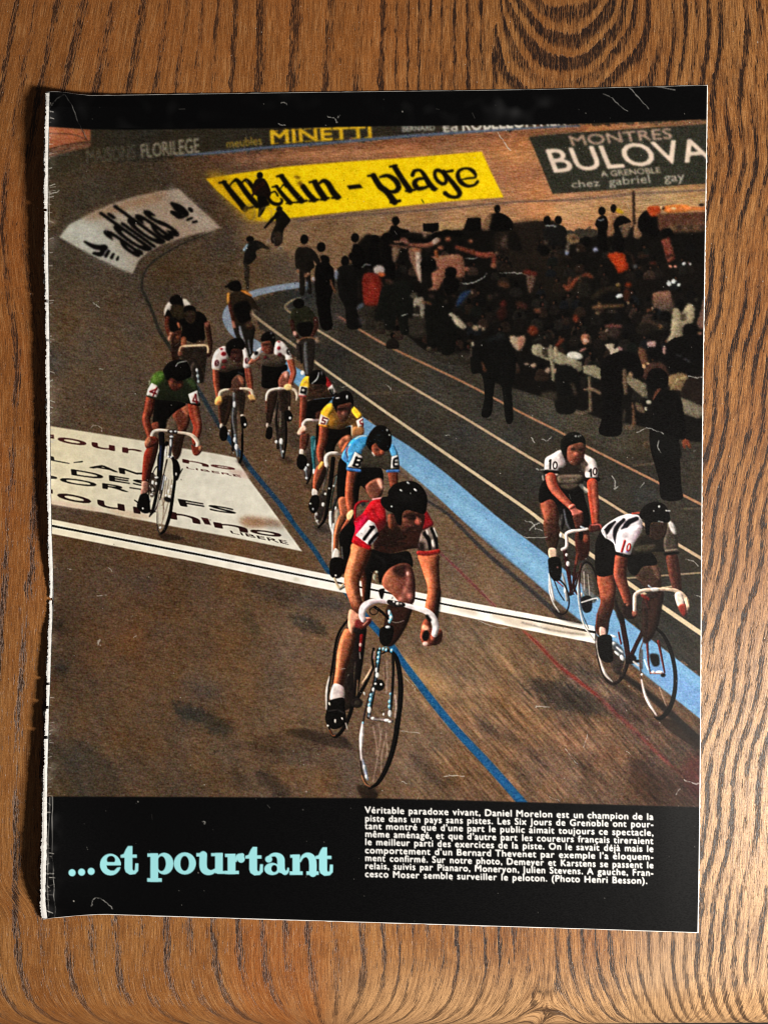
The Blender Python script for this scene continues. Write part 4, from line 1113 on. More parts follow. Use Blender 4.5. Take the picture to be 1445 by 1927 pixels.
    poly([(605, 990), (660, 985), (705, 1040), (690, 1070), (640, 1060), (610, 1030)], (208, 166, 96), soft=1)
    blobs([(660, 1065, 34, 20)], (90, 50, 34), soft=1.5)

    figure('printed_cyclist', 'cyclist in a white jersey with red dots reaching an arm towards his team mate')
    line([(1055, 1800), (1085, 1600), (1085, 1350), (1060, 1150)], [28, 34, 32, 26], K)
    line([(985, 1670), (985, 1500), (960, 1300), (990, 1050)], [40, 44, 34, 30], (28, 24, 22))
    poly([(1000, 1100), (1060, 1150), (1080, 1400), (1050, 1750), (1000, 1700), (990, 1400)], (64, 52, 44), soft=1, a=.7)
    line([(950, 1060), (940, 1250), (920, 1330)], [24, 26, 14], (130, 112, 98), soft=1.2)
    line([(1020, 1200), (1015, 1400)], 14, (120, 108, 98), soft=1)
    blobs([(968, 1595, 18, 22), (1030, 1590, 24, 42), (1050, 1722, 15, 18), (868, 1540, 14, 14)], (240, 240, 238), soft=.8)
    line([(1015, 1620), (1040, 1780)], 16, (120, 130, 140), soft=1)
    poly([(860, 960), (980, 940), (970, 1080), (920, 1250), (900, 1350), (850, 1370), (830, 1250), (830, 1080)], (50, 34, 26), soft=1)
    line([(840, 1030), (840, 1200)], 30, (112, 66, 48), soft=1.2)
    poly([(1000, 930), (1140, 930), (1150, 1120), (1080, 1200), (1010, 1160)], (58, 42, 34), soft=1)
    blobs([(852, 1380, 18, 30), (1135, 1160, 12, 30)], (206, 190, 178), soft=.9)
    poly([(850, 1410), (910, 1410), (915, 1520), (880, 1565), (830, 1540), (830, 1480)], K)
    poly([(1075, 1200), (1140, 1190), (1180, 1270), (1150, 1330), (1080, 1310)], K)
    blobs([(1147, 1287, 16, 17)], (246, 246, 244), soft=.7)
    poly([(990, 800), (1060, 690), (1130, 700), (1140, 860), (1060, 900), (1000, 890)], (140, 76, 56), soft=1)
    blobs([(1095, 730, 26, 44)], (206, 150, 132), soft=2)
    poly([(790, 590), (960, 610), (1090, 590), (1110, 660), (1040, 700), (990, 800), (980, 890), (790, 890), (780, 740)], K)
    line([(700, 560), (760, 620)], 20, (70, 40, 32), soft=2)
    limb([(1140, 500), (1160, 600), (1185, 700), (1150, 820), (1140, 880)], [88, 86, 76, 66, 50], (142, 64, 44), (172, 86, 58), 1)
    poly([(620, 520), (690, 470), (800, 430), (900, 450), (950, 320), (1040, 290), (1110, 370), (1170, 500), (1100, 530), (1080, 590), (960, 620), (800, 600), (720, 520)], (94, 78, 62))
    limb([(720, 500), (660, 540), (620, 570)], [66, 60, 40], (166, 96, 72))
    poly([(640, 490), (720, 400), (780, 365), (770, 440), (720, 500), (680, 530)], (226, 216, 210))
    poly([(940, 440), (960, 310), (1030, 290), (1110, 370), (1170, 500), (1100, 535), (1070, 470), (980, 470)], (234, 226, 222))
    blobs([(705, 445, 30, 28, -30), (1125, 430, 28, 42, -15)], (18, 14, 16), soft=1)
    blobs([(1130, 425, 8, 12), (1140, 450, 6, 8)], W_, soft=.8)
    blobs([(1000, 380, 26, 26), (1000, 298, 24, 12), (1012, 468, 28, 26), (825, 500, 24, 20)], (120, 24, 32), soft=1)
    blobs([(1012, 470, 28, 26), (825, 500, 24, 20)], (70, 38, 34), soft=1.4, a=.7)
    line([(1085, 520), (1165, 510)], 14, (234, 220, 200), soft=1)
    poly([(775, 320), (900, 280), (930, 340), (920, 430), (860, 460), (800, 430), (780, 380)], (128, 64, 46), soft=1)
    line([(790, 330), (880, 320)], 22, (60, 34, 28), soft=1.5)
    blobs([(800, 400, 22, 22)], (150, 62, 48), soft=1.5)
    poly([(880, 340), (930, 340), (930, 440), (880, 460)], (70, 40, 32), soft=1.5, a=.8)
    poly([(765, 260), (790, 200), (860, 165), (930, 190), (955, 260), (940, 370), (905, 330), (880, 285), (780, 295)], K)
    blobs([(902, 188, 12, 10), (930, 240, 14, 6, -30)], (150, 150, 150), soft=1)
    line([(832, 1050), (845, 980), (880, 930), (960, 905), (1080, 900)], [24, 36, 36, 30, 26], (224, 206, 188))
    line([(1160, 900), (1210, 930), (1235, 990), (1225, 1050)], [30, 38, 36, 20], (226, 206, 186))
    poly([(1065, 880), (1110, 845), (1165, 860), (1165, 920), (1100, 925)], (222, 184, 116), soft=1)
    blobs([(1010, 900, 30, 14)], (230, 226, 220), soft=1)

    # ---- yellow and red rider
    view(*C4)
    figure('printed_cyclist', 'cyclist in a yellow and red jersey with black square numbers')
    line([(275, 1330), (310, 1250), (335, 1100), (345, 900)], [18, 26, 26, 16], K)
    poly([(250, 1030), (340, 950), (335, 1150), (290, 1310), (250, 1250)], (46, 40, 38), soft=1, a=.8)
    line([(345, 840), (345, 1000), (355, 1190)], [60, 44, 26], (46, 96, 104), soft=1)
    line([(365, 860), (355, 960)], 12, (120, 170, 180), soft=1)
    line([(395, 700), (380, 900)], [40, 20], K)
    blobs([(255, 1080, 13, 15), (290, 1128, 13, 14), (263, 1170, 18, 28), (275, 1272, 14, 14), (355, 1200, 14, 30)], (232, 236, 238), soft=.8)
    line([(260, 1180), (275, 1260)], 14, (120, 124, 128), soft=1)
    poly([(215, 800), (290, 790), (300, 850), (270, 950), (230, 980), (200, 960), (200, 860)], (124, 62, 42))
    line([(285, 800), (262, 930)], 26, (70, 38, 28), soft=1.5)
    poly([(202, 960), (240, 965), (240, 1020), (200, 1015)], (220, 206, 194))
    poly([(185, 1020), (245, 1020), (280, 1080), (250, 1170), (200, 1175), (165, 1120)], K)
    poly([(300, 430), (480, 400), (560, 400), (500, 470), (430, 580), (380, 640), (260, 620), (250, 500)], K)
    poly([(380, 560), (460, 540), (440, 620), (380, 640)], (90, 48, 36), soft=1.2)
    limb([(240, 380), (235, 500), (225, 620), (220, 720)], [80, 76, 66, 56], (130, 58, 38), (160, 76, 50))
    poly([(190, 380), (205, 260), (240, 190), (300, 165), (470, 170), (530, 250), (590, 340), (560, 390), (460, 400), (280, 420), (260, 390)], (92, 62, 42))
    poly([(200, 310), (215, 230), (260, 170), (305, 170), (310, 250), (290, 310)], (232, 180, 36), soft=1)
    poly([(475, 175), (510, 190), (555, 270), (520, 290), (490, 260)], (150, 28, 34), soft=1)
    poly([(200, 270), (285, 280), (285, 360), (240, 385), (188, 375)], (222, 214, 206), sm=False, soft=.9)
    poly([(215, 275), (282, 290), (272, 365), (200, 345)], (14, 12, 13), sm=False, soft=.9)
    blobs([(240, 315, 18, 14)], W_, soft=.9)
    poly([(505, 300), (555, 250), (590, 330), (585, 380), (540, 360)], (222, 214, 206), sm=False, soft=.9)
    line([(525, 310), (555, 365), (590, 350)], 26, (14, 12, 13), soft=.9)
    line([(550, 300), (560, 340)], 12, (14, 12, 13), soft=.9)
    line([(190, 372), (270, 380)], 12, (180, 50, 56), soft=1)
    poly([(330, 250), (460, 220), (480, 290), (440, 340), (370, 330)], (80, 52, 40), soft=1.2)
    line([(360, 280), (460, 280)], 22, (40, 28, 22), soft=1.4)
    poly([(300, 200), (320, 120), (390, 92), (450, 110), (490, 190), (480, 250), (420, 250), (340, 250), (310, 240)], K)
    line([(330, 240), (385, 190), (405, 120)], [8, 12, 7], (236, 236, 236), soft=.7)
    blobs([(440, 130, 8, 24)], (120, 120, 120), soft=1)
    line([(235, 715), (235, 680), (270, 640), (330, 635)], [32, 34, 30, 24], (232, 216, 204))
    line([(340, 640), (410, 640)], 26, (150, 130, 130), soft=1)
    poly([(175, 770), (230, 700), (275, 730), (240, 790), (185, 800)], (220, 180, 156))
    blobs([(240, 775, 30, 18, -30)], (130, 66, 46), soft=1.4)

    # ---- yellow number five
    figure('printed_cyclist', 'cyclist in a yellow jersey numbered 5')
    line([(400, 1810), (470, 1710), (510, 1500), (540, 1250), (560, 1060)], [20, 36, 44, 50, 50], K)
    line([(600, 1240), (560, 1400), (530, 1600)], [26, 20, 16], (40, 46, 40))
    line([(605, 1240), (575, 1360)], 8, (150, 160, 150), soft=.8)
    ring(560, 1420, 60, 190, 10, (24, 22, 20), 14)
    poly([(370, 1520), (480, 1400), (480, 1600), (410, 1760), (370, 1700)], (60, 50, 44), soft=1, a=.8)
    line([(500, 1130), (470, 1300), (440, 1430)], [30, 24, 16], (96, 88, 80), soft=1)
    blobs([(455, 1560, 16, 22), (480, 1445, 12, 14), (380, 1665, 14, 16), (390, 1740, 14, 14), (520, 1385, 9, 9), (568, 1357, 9, 9), (318, 1550, 14, 14), (590, 1600, 12, 20)], (228, 228, 224), soft=.8)
    line([(375, 1640), (365, 1700), (400, 1770)], 10, (190, 184, 176), soft=.8)
    poly([(400, 1130), (480, 1130), (470, 1220), (410, 1330), (390, 1420), (345, 1400), (350, 1250)], (150, 74, 48))
    poly([(470, 1150), (490, 1230), (430, 1360), (395, 1420), (385, 1330)], (36, 24, 20), soft=1.2)
    poly([(340, 1390), (390, 1410), (390, 1460), (335, 1460)], (230, 218, 208))
    poly([(335, 1465), (405, 1470), (410, 1580), (370, 1650), (320, 1640), (295, 1570)], K)
    blobs([(316, 1550, 12, 10), (345, 1610, 8, 14)], (200, 200, 200), soft=.8)
    poly([(480, 730), (640, 740), (750, 710), (760, 820), (680, 830), (600, 900), (560, 1000), (480, 990), (470, 850)], K)
    poly([(620, 900), (660, 830), (740, 800), (770, 860), (720, 950), (650, 960)], (140, 74, 50), soft=1)
    blobs([(650, 890, 24, 30), (720, 840, 30, 30)], (184, 116, 82), soft=2)
    poly([(690, 900), (740, 870), (700, 970), (650, 990)], (200, 100, 56), soft=1.4)
    limb([(460, 720), (450, 850), (420, 980), (430, 1090)], [104, 100, 84, 60], (134, 58, 36), (172, 84, 54))
    poly([(410, 690), (430, 570), (470, 500), (540, 460), (600, 530), (760, 520), (800, 510), (870, 580), (890, 720), (880, 800), (770, 800), (760, 700), (640, 740), (520, 730), (480, 720)],
         (140, 94, 36), grad=((560, 560), (700, 720), (112, 74, 38)))
    poly([(430, 580), (470, 500), (545, 455), (570, 520), (520, 600), (560, 640), (500, 650)], (228, 172, 30), soft=1.4)
    poly([(765, 540), (790, 495), (870, 575), (860, 610), (820, 620)], (236, 182, 28), soft=1)
    poly([(540, 570), (600, 640), (560, 710), (510, 690)], (184, 124, 32), soft=3, a=.8)
    poly([(780, 720), (890, 720), (885, 805), (780, 800)], (170, 112, 62), soft=1.4)
    poly([(430, 575), (525, 630), (490, 695), (405, 690)], (230, 220, 210), sm=False, soft=.8)
    line([(500, 625), (450, 610), (440, 640), (475, 650), (465, 680), (430, 672)], 15, (100, 20, 24), soft=.8, sm=False)
    poly([(815, 650), (885, 610), (895, 690), (835, 725)], (230, 220, 210), sm=False, soft=.8)
    line([(880, 630), (850, 650), (860, 680), (885, 675), (880, 710)], 16, (110, 20, 26), soft=.8, sm=False)
    line([(408, 692), (490, 706)], 18, (226, 140, 36), soft=1)
    line([(765, 700), (765, 800)], 14, (220, 190, 150), soft=1)
    poly([(600, 480), (740, 450), (760, 520), (720, 620), (650, 660), (610, 580)], (110, 60, 44), soft=1)
    line([(620, 520), (750, 510)], 24, (44, 28, 24), soft=1.5)
    blobs([(680, 570, 26, 24)], (142, 84, 68), soft=1.5)
    line([(640, 640), (760, 600)], 40, (90, 56, 34), soft=2.5, a=.8)
    poly([(552, 440), (590, 370), (690, 320), (760, 350), (785, 440), (775, 520), (755, 450), (680, 465), (610, 490), (605, 560), (580, 520)], K)
    blobs([(715, 390, 9, 22), (612, 400, 24, 7, -10)], (226, 226, 226), soft=.8)
    line([(490, 1130), (480, 1080), (490, 1030), (530, 1000), (600, 995)], [44, 44, 40, 34, 28], (232, 218, 208))
    line([(600, 1010), (660, 1015)], 26, (110, 100, 100), soft=1)
    poly([(410, 1130), (440, 1090), (465, 1110), (440, 1160), (400, 1180)], (220, 160, 70), soft=1)

    # ---- pale blue number six
    figure('printed_cyclist', 'cyclist in a light blue jersey with a large black B-like number')
    line([(600, 1480), (560, 1600), (540, 1700), (560, 1850)], [30, 34, 30, 30], (44, 42, 40))
    line([(535, 1640), (530, 1760), (560, 1860)], [22, 26, 20], (226, 228, 224), soft=.9)
    line([(610, 1640), (600, 1850)], [60, 50], (150, 140, 124), soft=1.4)
    poly([(640, 1060), (740, 1080), (740, 1500), (700, 1520), (610, 1500), (610, 1200)], K)
    poly([(840, 1160), (1070, 1150), (1110, 1300), (1050, 1290), (960, 1330), (940, 1420), (860, 1360), (830, 1540), (800, 1540), (780, 1350)], K)
    poly([(910, 1380), (960, 1310), (1060, 1270), (1110, 1320), (1100, 1440), (1060, 1490), (980, 1500)], (132, 74, 54), soft=1)
    poly([(1040, 1290), (1090, 1290), (1100, 1400), (1060, 1350)], (212, 156, 134), soft=2)
    poly([(620, 1500), (720, 1490), (760, 1620), (700, 1760), (640, 1850), (600, 1850), (640, 1700)], (160, 84, 54))
    poly([(720, 1700), (800, 1640), (780, 1760), (680, 1850), (640, 1850)], (150, 76, 48))
    limb([(770, 1200), (750, 1330), (740, 1480), (755, 1640)], [120, 110, 100, 76], (146, 66, 40), (184, 92, 58))
    line([(830, 1240), (800, 1400), (810, 1560)], [40, 46, 40], K, soft=1.5)
    limb([(1210, 1210), (1220, 1340)], [110, 90], (132, 58, 38), (160, 78, 52))
    poly([(655, 1050), (700, 930), (780, 840), (930, 810), (1010, 900), (1160, 930), (1220, 920), (1270, 1030), (1275, 1190), (1150, 1190), (1060, 1160), (860, 1160), (830, 1200), (715, 1190), (720, 1100)], (62, 56, 46))
    poly([(660, 1040), (720, 920), (790, 840), (925, 810), (940, 890), (880, 960), (870, 1010), (800, 1000), (760, 1100), (720, 1120)], (62, 150, 206), soft=1)
    poly([(740, 960), (830, 890), (910, 860), (870, 960), (780, 1000)], (104, 186, 232), soft=2.5, a=.6)
    poly([(715, 1020), (790, 990), (770, 1080), (715, 1180), (715, 1080)], (90, 172, 222), soft=1.5)
    line([(750, 900), (715, 960), (720, 1030)], [10, 16, 12], (230, 230, 236), soft=1)
    line([(722, 920), (700, 990), (715, 1050)], [10, 20, 16], (110, 40, 60), soft=1)
    poly([(655, 1050), (690, 970), (720, 1050), (730, 1100), (690, 1090)], (96, 156, 214), soft=1)
    line([(800, 845), (860, 815), (925, 810)], [12, 14, 8], (232, 238, 242), soft=1)
    poly([(800, 985), (880, 1040), (860, 1160), (720, 1150), (770, 1060)], W_, sm=False, soft=.8)
    line([(815, 1045), (785, 1130)], 28, (12, 11, 12), soft=.8)
    line([(810, 1050), (870, 1065), (850, 1095), (800, 1090)], 22, (12, 11, 12), soft=.8)
    line([(800, 1100), (850, 1110), (830, 1145), (780, 1130)], 24, (12, 11, 12), soft=.8)
    line([(720, 1170), (850, 1190)], 30, (70, 130, 200), soft=1)
    poly([(1170, 920), (1220, 910), (1260, 1000), (1250, 1040), (1200, 1030)], (96, 170, 216), soft=1.2)
    poly([(1200, 1040), (1265, 1020), (1275, 1150), (1190, 1170)], (214, 208, 204), sm=False, soft=.9)
    line([(1260, 1050), (1222, 1070), (1220, 1135), (1262, 1140)], 24, (12, 11, 12), soft=.8)
    line([(1222, 1098), (1255, 1095)], 18, (12, 11, 12), soft=.8)
    line([(1150, 1195), (1270, 1190)], 30, (66, 110, 170), soft=1)
    poly([(980, 920), (1040, 880), (1120, 960), (1100, 1020), (1030, 1030), (990, 990)], (150, 70, 46), soft=1)
    blobs([(1095, 990, 24, 26)], (176, 84, 56), soft=1.2)
    blobs([(1040, 960, 20, 14)], (90, 46, 34), soft=1.5)
    line([(985, 990), (1010, 1025)], 12, (226, 214, 204), soft=1)
    poly([(920, 880), (960, 780), (1040, 700), (1130, 710), (1190, 780), (1200, 880), (1180, 950), (1130, 980), (1060, 940), (1030, 890), (985, 920), (970, 970), (930, 920)], K)
    blobs([(1175, 803, 10, 8), (1150, 750, 8, 14)], (200, 200, 200), soft=.9)
    blobs([(1060, 840, 60, 70)], (22, 24, 22), soft=4, a=.8)
    view(*C5)
    poly([(330, 560), (390, 520), (400, 600), (340, 620)], (204, 170, 120), soft=1.2)
    line([(165, 540), (170, 650), (195, 760)], [20, 26, 16], (226, 228, 224), soft=.9)
    line([(200, 660), (190, 850), (185, 1000)], [26, 22, 12], (206, 202, 196), soft=1)
    line([(280, 600), (230, 720), (215, 900)], [80, 56, 44], (146, 80, 50), soft=.8)
    line([(250, 620), (215, 760), (205, 900)], [20, 24, 14], (196, 112, 70), soft=1)
    poly([(255, 760), (350, 640), (400, 560), (410, 700), (370, 900), (320, 1100), (290, 1150), (270, 960)], K)
    line([(275, 880), (285, 1000)], 10, (120, 116, 110), soft=1)
    poly([(210, 900), (255, 930), (250, 1000), (185, 1000)], (222, 212, 202))
    poly([(175, 1000), (280, 995), (300, 1080), (270, 1180), (200, 1190), (160, 1140)], K)
    line([(205, 1190), (250, 1280), (300, 1240)], [22, 26, 20], (200, 180, 150), soft=1)
    line([(260, 1300), (310, 1270)], 12, K, soft=1)
    blobs([(220, 1165, 9, 9)], W_, soft=.7)

    # ---- the red leader
    figure('printed_cyclist', 'leading cyclist in a red jersey numbered 11, largest in the picture')
    view(*C6)
    line([(480, 150), (380, 90), (330, 110), (240, 260), (190, 560), (150, 800), (140, 1080), (190, 1255), (260, 1240), (340, 1110), (400, 920), (450, 650), (490, 350)],
         [20, 22, 24, 26, 26, 20, 18, 22, 36, 40, 40, 40, 30], K)
    poly([(300, 200), (520, 140), (520, 350), (480, 650), (420, 900), (340, 1000), (200, 1000), (190, 700), (240, 350)], (34, 26, 22), soft=1, a=.9)
    line([(160, 660), (135, 800), (130, 990)], [10, 24, 12], (214, 206, 200), soft=1)
    line([(160, 1200), (190, 1255), (215, 1255)], 9, (206, 120, 66), soft=.9)
    poly([(400, 180), (520, 160), (510, 400), (470, 700), (440, 900), (390, 960), (350, 800), (400, 480)], (24, 18, 17))
    line([(485, 250), (470, 400)], [36, 24], (120, 24, 26), soft=1)
    blobs([(475, 345, 14, 20)], (220, 190, 180), soft=1)
    line([(465, 420), (470, 480)], 7, (200, 190, 180), soft=.8)
    line([(420, 520), (400, 760)], 10, (100, 82, 68), soft=1)
    line([(445, 700), (435, 860)], 12, (160, 124, 90), soft=1)
    line([(600, 580), (520, 740), (440, 880)], [26, 34, 40], K)
    line([(595, 555), (540, 660), (490, 730)], [10, 24, 12], (190, 156, 126), soft=1)
    blobs([(365, 660, 20, 18), (515, 835, 10, 18, -20), (487, 943, 13, 10)], (232, 226, 216), soft=.7)
    blobs([(370, 720, 40, 90), (440, 930, 60, 50)], (30, 24, 22), soft=1.2)
    blobs([(440, 930, 26, 22)], (70, 58, 48), soft=1.5)
    # foreleg
    poly([(330, 180), (420, 230), (415, 330), (370, 480), (320, 640), (290, 775), (205, 770), (225, 600), (240, 420), (280, 260)], (186, 100, 60), grad=((250, 480), (370, 520), (112, 54, 34)))
    line([(300, 280), (262, 480), (240, 680)], [40, 44, 26], (216, 132, 86), soft=2.5, a=.75)
    poly([(205, 742), (300, 770), (308, 885), (220, 905), (168, 885)], (226, 212, 208))
    poly([(270, 770), (303, 775), (308, 880), (270, 890)], (176, 150, 146), soft=2, a=.7)
    poly([(150, 920), (190, 895), (305, 878), (318, 980), (330, 1100), (290, 1170), (200, 1195), (140, 1150), (118, 1080), (140, 990)], K)
    line([(150, 1010), (240, 1000), (310, 1030)], 12, (44, 40, 40), soft=1)
    blobs([(222, 1112, 9, 20), (163, 938, 9, 18, -20), (292, 1088, 7, 14, -30), (148, 1160, 10, 10)], (226, 214, 200), soft=.7)
    line([(325, 1130), (340, 1190)], 9, (220, 210, 200), soft=.8)
    # front wheel
    poly([(640, 480), (740, 440), (850, 600), (860, 900), (800, 1350), (720, 1600), (600, 1760), (500, 1640), (480, 1250), (560, 850)], (96, 74, 60), soft=2, a=.55)
    line([(690, 430), (760, 400), (830, 470), (868, 640), (876, 850), (850, 1100), (810, 1350), (740, 1570), (650, 1730), (560, 1790)], [14, 28, 44, 52, 56, 56, 54, 50, 42, 20], K)
    line([(560, 1775), (500, 1680), (470, 1480), (466, 1280), (500, 1100), (540, 920), (590, 760)], [16, 18, 18, 22, 24, 18, 12], (66, 52, 46))
    line([(495, 1130), (485, 1260), (478, 1400), (485, 1500)], [16, 44, 22, 20], (236, 224, 224), soft=1.2)
    line([(495, 1500), (520, 1600), (545, 1700)], [14, 34, 18], (150, 160, 180), soft=1.2)
    line([(485, 1660), (520, 1740), (570, 1772)], 8, (214, 134, 76), soft=.9)
    blobs([(535, 1675, 12, 22, -20), (515, 1580, 12, 26, -15)], (226, 234, 240), soft=1)
    line([(822, 850), (836, 960), (822, 1080)], [8, 16, 8], (200, 176, 166), soft=1.4)
    line([(800, 560), (825, 720)], 10, (150, 120, 100), soft=1.4)
    for p, w in [([(600, 1160), (640, 1380), (630, 1450)], 12), ([(690, 1180), (650, 1450), (600, 1720)], 10), ([(730, 1240), (745, 1400), (730, 1480)], 13), ([(720, 1300), (690, 1450), (680, 1620)], 10),
                 ([(660, 1130), (680, 1300)], 8), ([(740, 500), (742, 700), (735, 830)], 14)]:
        line(p, w, (168, 142, 126), soft=1.1, a=.75)
    line([(800, 450), (800, 700), (770, 1050)], 30, K, a=.9)
    # fork and hub
    line([(660, 400), (640, 580), (600, 820), (555, 1070)], [50, 46, 40, 34], K)
    line([(560, 1060), (600, 1085), (700, 1100), (790, 1110)], [26, 34, 34, 30], (90, 76, 72))
    CY = (84, 176, 216)
    line([(668, 410), (655, 480), (640, 580), (610, 780), (572, 920), (556, 1060)], [16, 20, 14, 12, 22, 20], (120, 160, 180), soft=1.2, a=.7)
    line([(782, 820), (768, 920), (768, 1060)], [8, 16, 18], (110, 150, 172), soft=1.2, a=.7)
    line([(600, 1090), (690, 1098), (780, 1112)], [12, 10, 12], (206, 190, 184), soft=1, a=.8)
    for k, (x, y, r) in enumerate([(660, 425, 15), (655, 470, 15), (650, 515, 14), (738, 345, 18), (705, 385, 14), (735, 395, 14), (790, 402, 18), (670, 385, 11), (580, 850, 14), (575, 895, 18), (565, 950, 16),
                                   (768, 915, 14), (765, 965, 14), (775, 840, 10), (500, 1130, 9)]):
        blobs([(x, y, r * .8, r * 1.3, 15)], CY, soft=.9)
        blobs([(x - 2, y - 3, r * .5, r * .7, 15)], (226, 240, 246), soft=.8)
    blobs([(565, 1000, 20, 34), (605, 795, 14, 20), (772, 1035, 20, 34), (600, 1085, 18, 14), (740, 1105, 28, 14), (770, 1120, 16, 10), (708, 1045, 10, 14), (635, 600, 11, 26), (645, 650, 20, 28)], (234, 230, 226), soft=.8)
    blobs([(665, 750, 54, 58)], K, soft=1)
    blobs([(628, 738, 13, 11), (685, 743, 12, 12)], (236, 234, 230), soft=.7)
    line([(715, 560), (720, 680)], 22, (120, 92, 74), soft=1.5)
    line([(605, 380), (590, 470), (600, 560)], [26, 24, 26], K)
    line([(615, 410), (605, 480)], 12, (180, 150, 146), soft=1)
    view(*C5)
    # shaded far leg, head tube
    poly([(740, 1440), (965, 1440), (950, 1560), (880, 1720), (780, 1850), (690, 1850), (650, 1780), (690, 1660)], (50, 28, 22), soft=1)
    poly([(660, 1680), (780, 1660), (770, 1800), (700, 1860), (650, 1800)], K)
    line([(600, 1470), (680, 1530), (740, 1600)], [30, 26, 20], K)
    ring(590, 1510, 40, 36, 10, K)
    line([(740, 1510), (760, 1570), (745, 1620)], [22, 30, 22], (116, 190, 216), soft=.9)
    blobs([(745, 1530, 12, 22), (760, 1575, 14, 16), (743, 1610, 10, 12), (730, 1670, 24, 13)], (230, 238, 240), soft=.8)
    line([(770, 1615), (820, 1625), (885, 1605)], 6, (170, 156, 146), soft=.8)
    # legs and shorts
    poly([(580, 905), (760, 945), (935, 930), (975, 1080), (880, 1045), (760, 1090), (690, 1190), (650, 1250), (625, 1130), (585, 1140), (565, 1260), (550, 1400), (500, 1400), (480, 1200), (520, 1020)], K)
    line([(475, 1120), (500, 1250), (500, 1390)], [50, 56, 44], (110, 54, 34), soft=1)
    line([(535, 1200), (520, 1390)], [30, 40], K, soft=1.5)
    blobs([(622, 1130, 14, 12), (600, 1180, 14, 30)], (200, 200, 180), soft=1)
    line([(590, 1160), (620, 1230), (645, 1240)], 9, (120, 116, 90), soft=1)
    poly([(640, 1310), (690, 1290), (700, 1310), (680, 1390), (660, 1390)], K)
    poly([(675, 1200), (735, 1105), (840, 1050), (930, 1048), (975, 1110), (1000, 1250), (985, 1430), (900, 1440), (850, 1430), (770, 1350), (690, 1280)], (146, 76, 52), grad=((720, 1200), (960, 1150), (118, 58, 48)))
    poly([(770, 1100), (850, 1055), (910, 1060), (900, 1160), (850, 1180)], (62, 34, 28), soft=3, a=.85)
    poly([(700, 1160), (760, 1130), (830, 1250), (800, 1330), (720, 1270)], (178, 100, 66), soft=4, a=.6)
    blobs([(925, 1145, 16, 40, -15), (945, 1365, 26, 34), (858, 1395, 26, 30), (900, 1310, 20, 40, 20), (930, 1230, 14, 50)], (206, 128, 112), soft=3, a=.8)
    blobs([(926, 1145, 8, 18)], (240, 210, 200), soft=1.4)
    # arms
    poly([(385, 850), (560, 890), (545, 990), (475, 1150), (452, 1250), (470, 1390), (505, 1490), (450, 1540), (400, 1520), (350, 1410), (312, 1280), (303, 1170), (335, 1040), (365, 950)], (178, 92, 54),
         grad=((350, 1150), (480, 1190), (118, 54, 32)))
    line([(430, 900), (385, 1060), (360, 1190), (385, 1330), (430, 1450)], [60, 70, 64, 56, 40], (218, 136, 86), soft=3, a=.7)
    line([(535, 930), (480, 1090), (450, 1200)], [40, 34, 24], (84, 40, 26), soft=3, a=.7)
    poly([(1035, 955), (1220, 955), (1232, 1060), (1238, 1200), (1248, 1350), (1225, 1500), (1190, 1570), (1110, 1560), (1093, 1480), (1120, 1300), (1080, 1150), (1048, 1050)], (176, 84, 50),
         grad=((1120, 1200), (1240, 1210), (110, 50, 34)))
    line([(1130, 980), (1140, 1120), (1165, 1260), (1150, 1440)], [90, 80, 60, 44], (206, 112, 68), soft=3.5, a=.65)
    poly([(1215, 1330), (1250, 1330), (1230, 1560), (1190, 1580)], K, soft=2, a=.8)
    # jersey
    poly([(590, 880), (630, 700), (720, 640), (860, 690), (1080, 690), (1070, 870), (940, 905), (760, 945), (640, 925)], (60, 32, 24), grad=((700, 700), (800, 920), (50, 26, 20)))
    line([(405, 600), (415, 480), (470, 440), (540, 435)], [20, 26, 26, 16], (140, 24, 32), soft=1)
    poly([(400, 640), (430, 600), (480, 560), (540, 470), (580, 430), (660, 408), (700, 500), (712, 640), (650, 700), (620, 780), (570, 860), (540, 895), (388, 835), (415, 720)], (190, 26, 44),
         grad=((430, 660), (680, 560), (168, 24, 30)))
    poly([(430, 640), (500, 570), (545, 600), (470, 720), (420, 760)], (216, 24, 78), soft=3, a=.9)
    poly([(540, 520), (660, 430), (690, 560), (640, 640), (580, 600)], (206, 34, 46), soft=4, a=.7)
    poly([(400, 600), (500, 560), (470, 620), (400, 660)], (110, 16, 24), soft=2.5, a=.7)
    poly([(600, 640), (710, 620), (700, 700), (630, 740)], (84, 22, 24), soft=3, a=.8)
    blobs([(490, 465, 26, 20)], (40, 44, 50), soft=1.5)
    line([(580, 415), (670, 402)], 14, (226, 150, 150), soft=1)
    line([(392, 828), (460, 862), (545, 890)], 34, (188, 22, 30), soft=1)
    poly([(545, 618), (600, 650), (632, 720), (628, 800), (575, 862), (530, 856), (415, 770)], (236, 228, 226), sm=False, soft=.8)
    line([(555, 682), (590, 690)], [18, 30], (12, 11, 12), soft=.8)
    line([(582, 690), (540, 745), (495, 805)], [36, 32, 34], (12, 11, 12), soft=.8)
    line([(628, 755), (590, 790), (550, 842)], [36, 34, 34], (12, 11, 12), soft=.8)
    poly([(1060, 720), (1130, 690), (1180, 690), (1215, 740), (1220, 900), (1045, 925), (1030, 860)], (128, 112, 104), sm=False, soft=1)
    poly([(1030, 830), (1090, 850), (1080, 930), (1030, 920)], (60, 44, 38), soft=2.5)
    line([(1090, 750), (1130, 820), (1140, 900)], [44, 40, 30], (14, 12, 13), soft=1)
    line([(1155, 700), (1190, 780), (1208, 890)], [34, 40, 30], (14, 12, 13), soft=1)
    line([(1180, 700), (1212, 780)], [14, 12], (220, 210, 204), soft=1)
    blobs([(1120, 740, 14, 30, -20), (1175, 850, 14, 40, -10)], (206, 196, 190), soft=1.2)
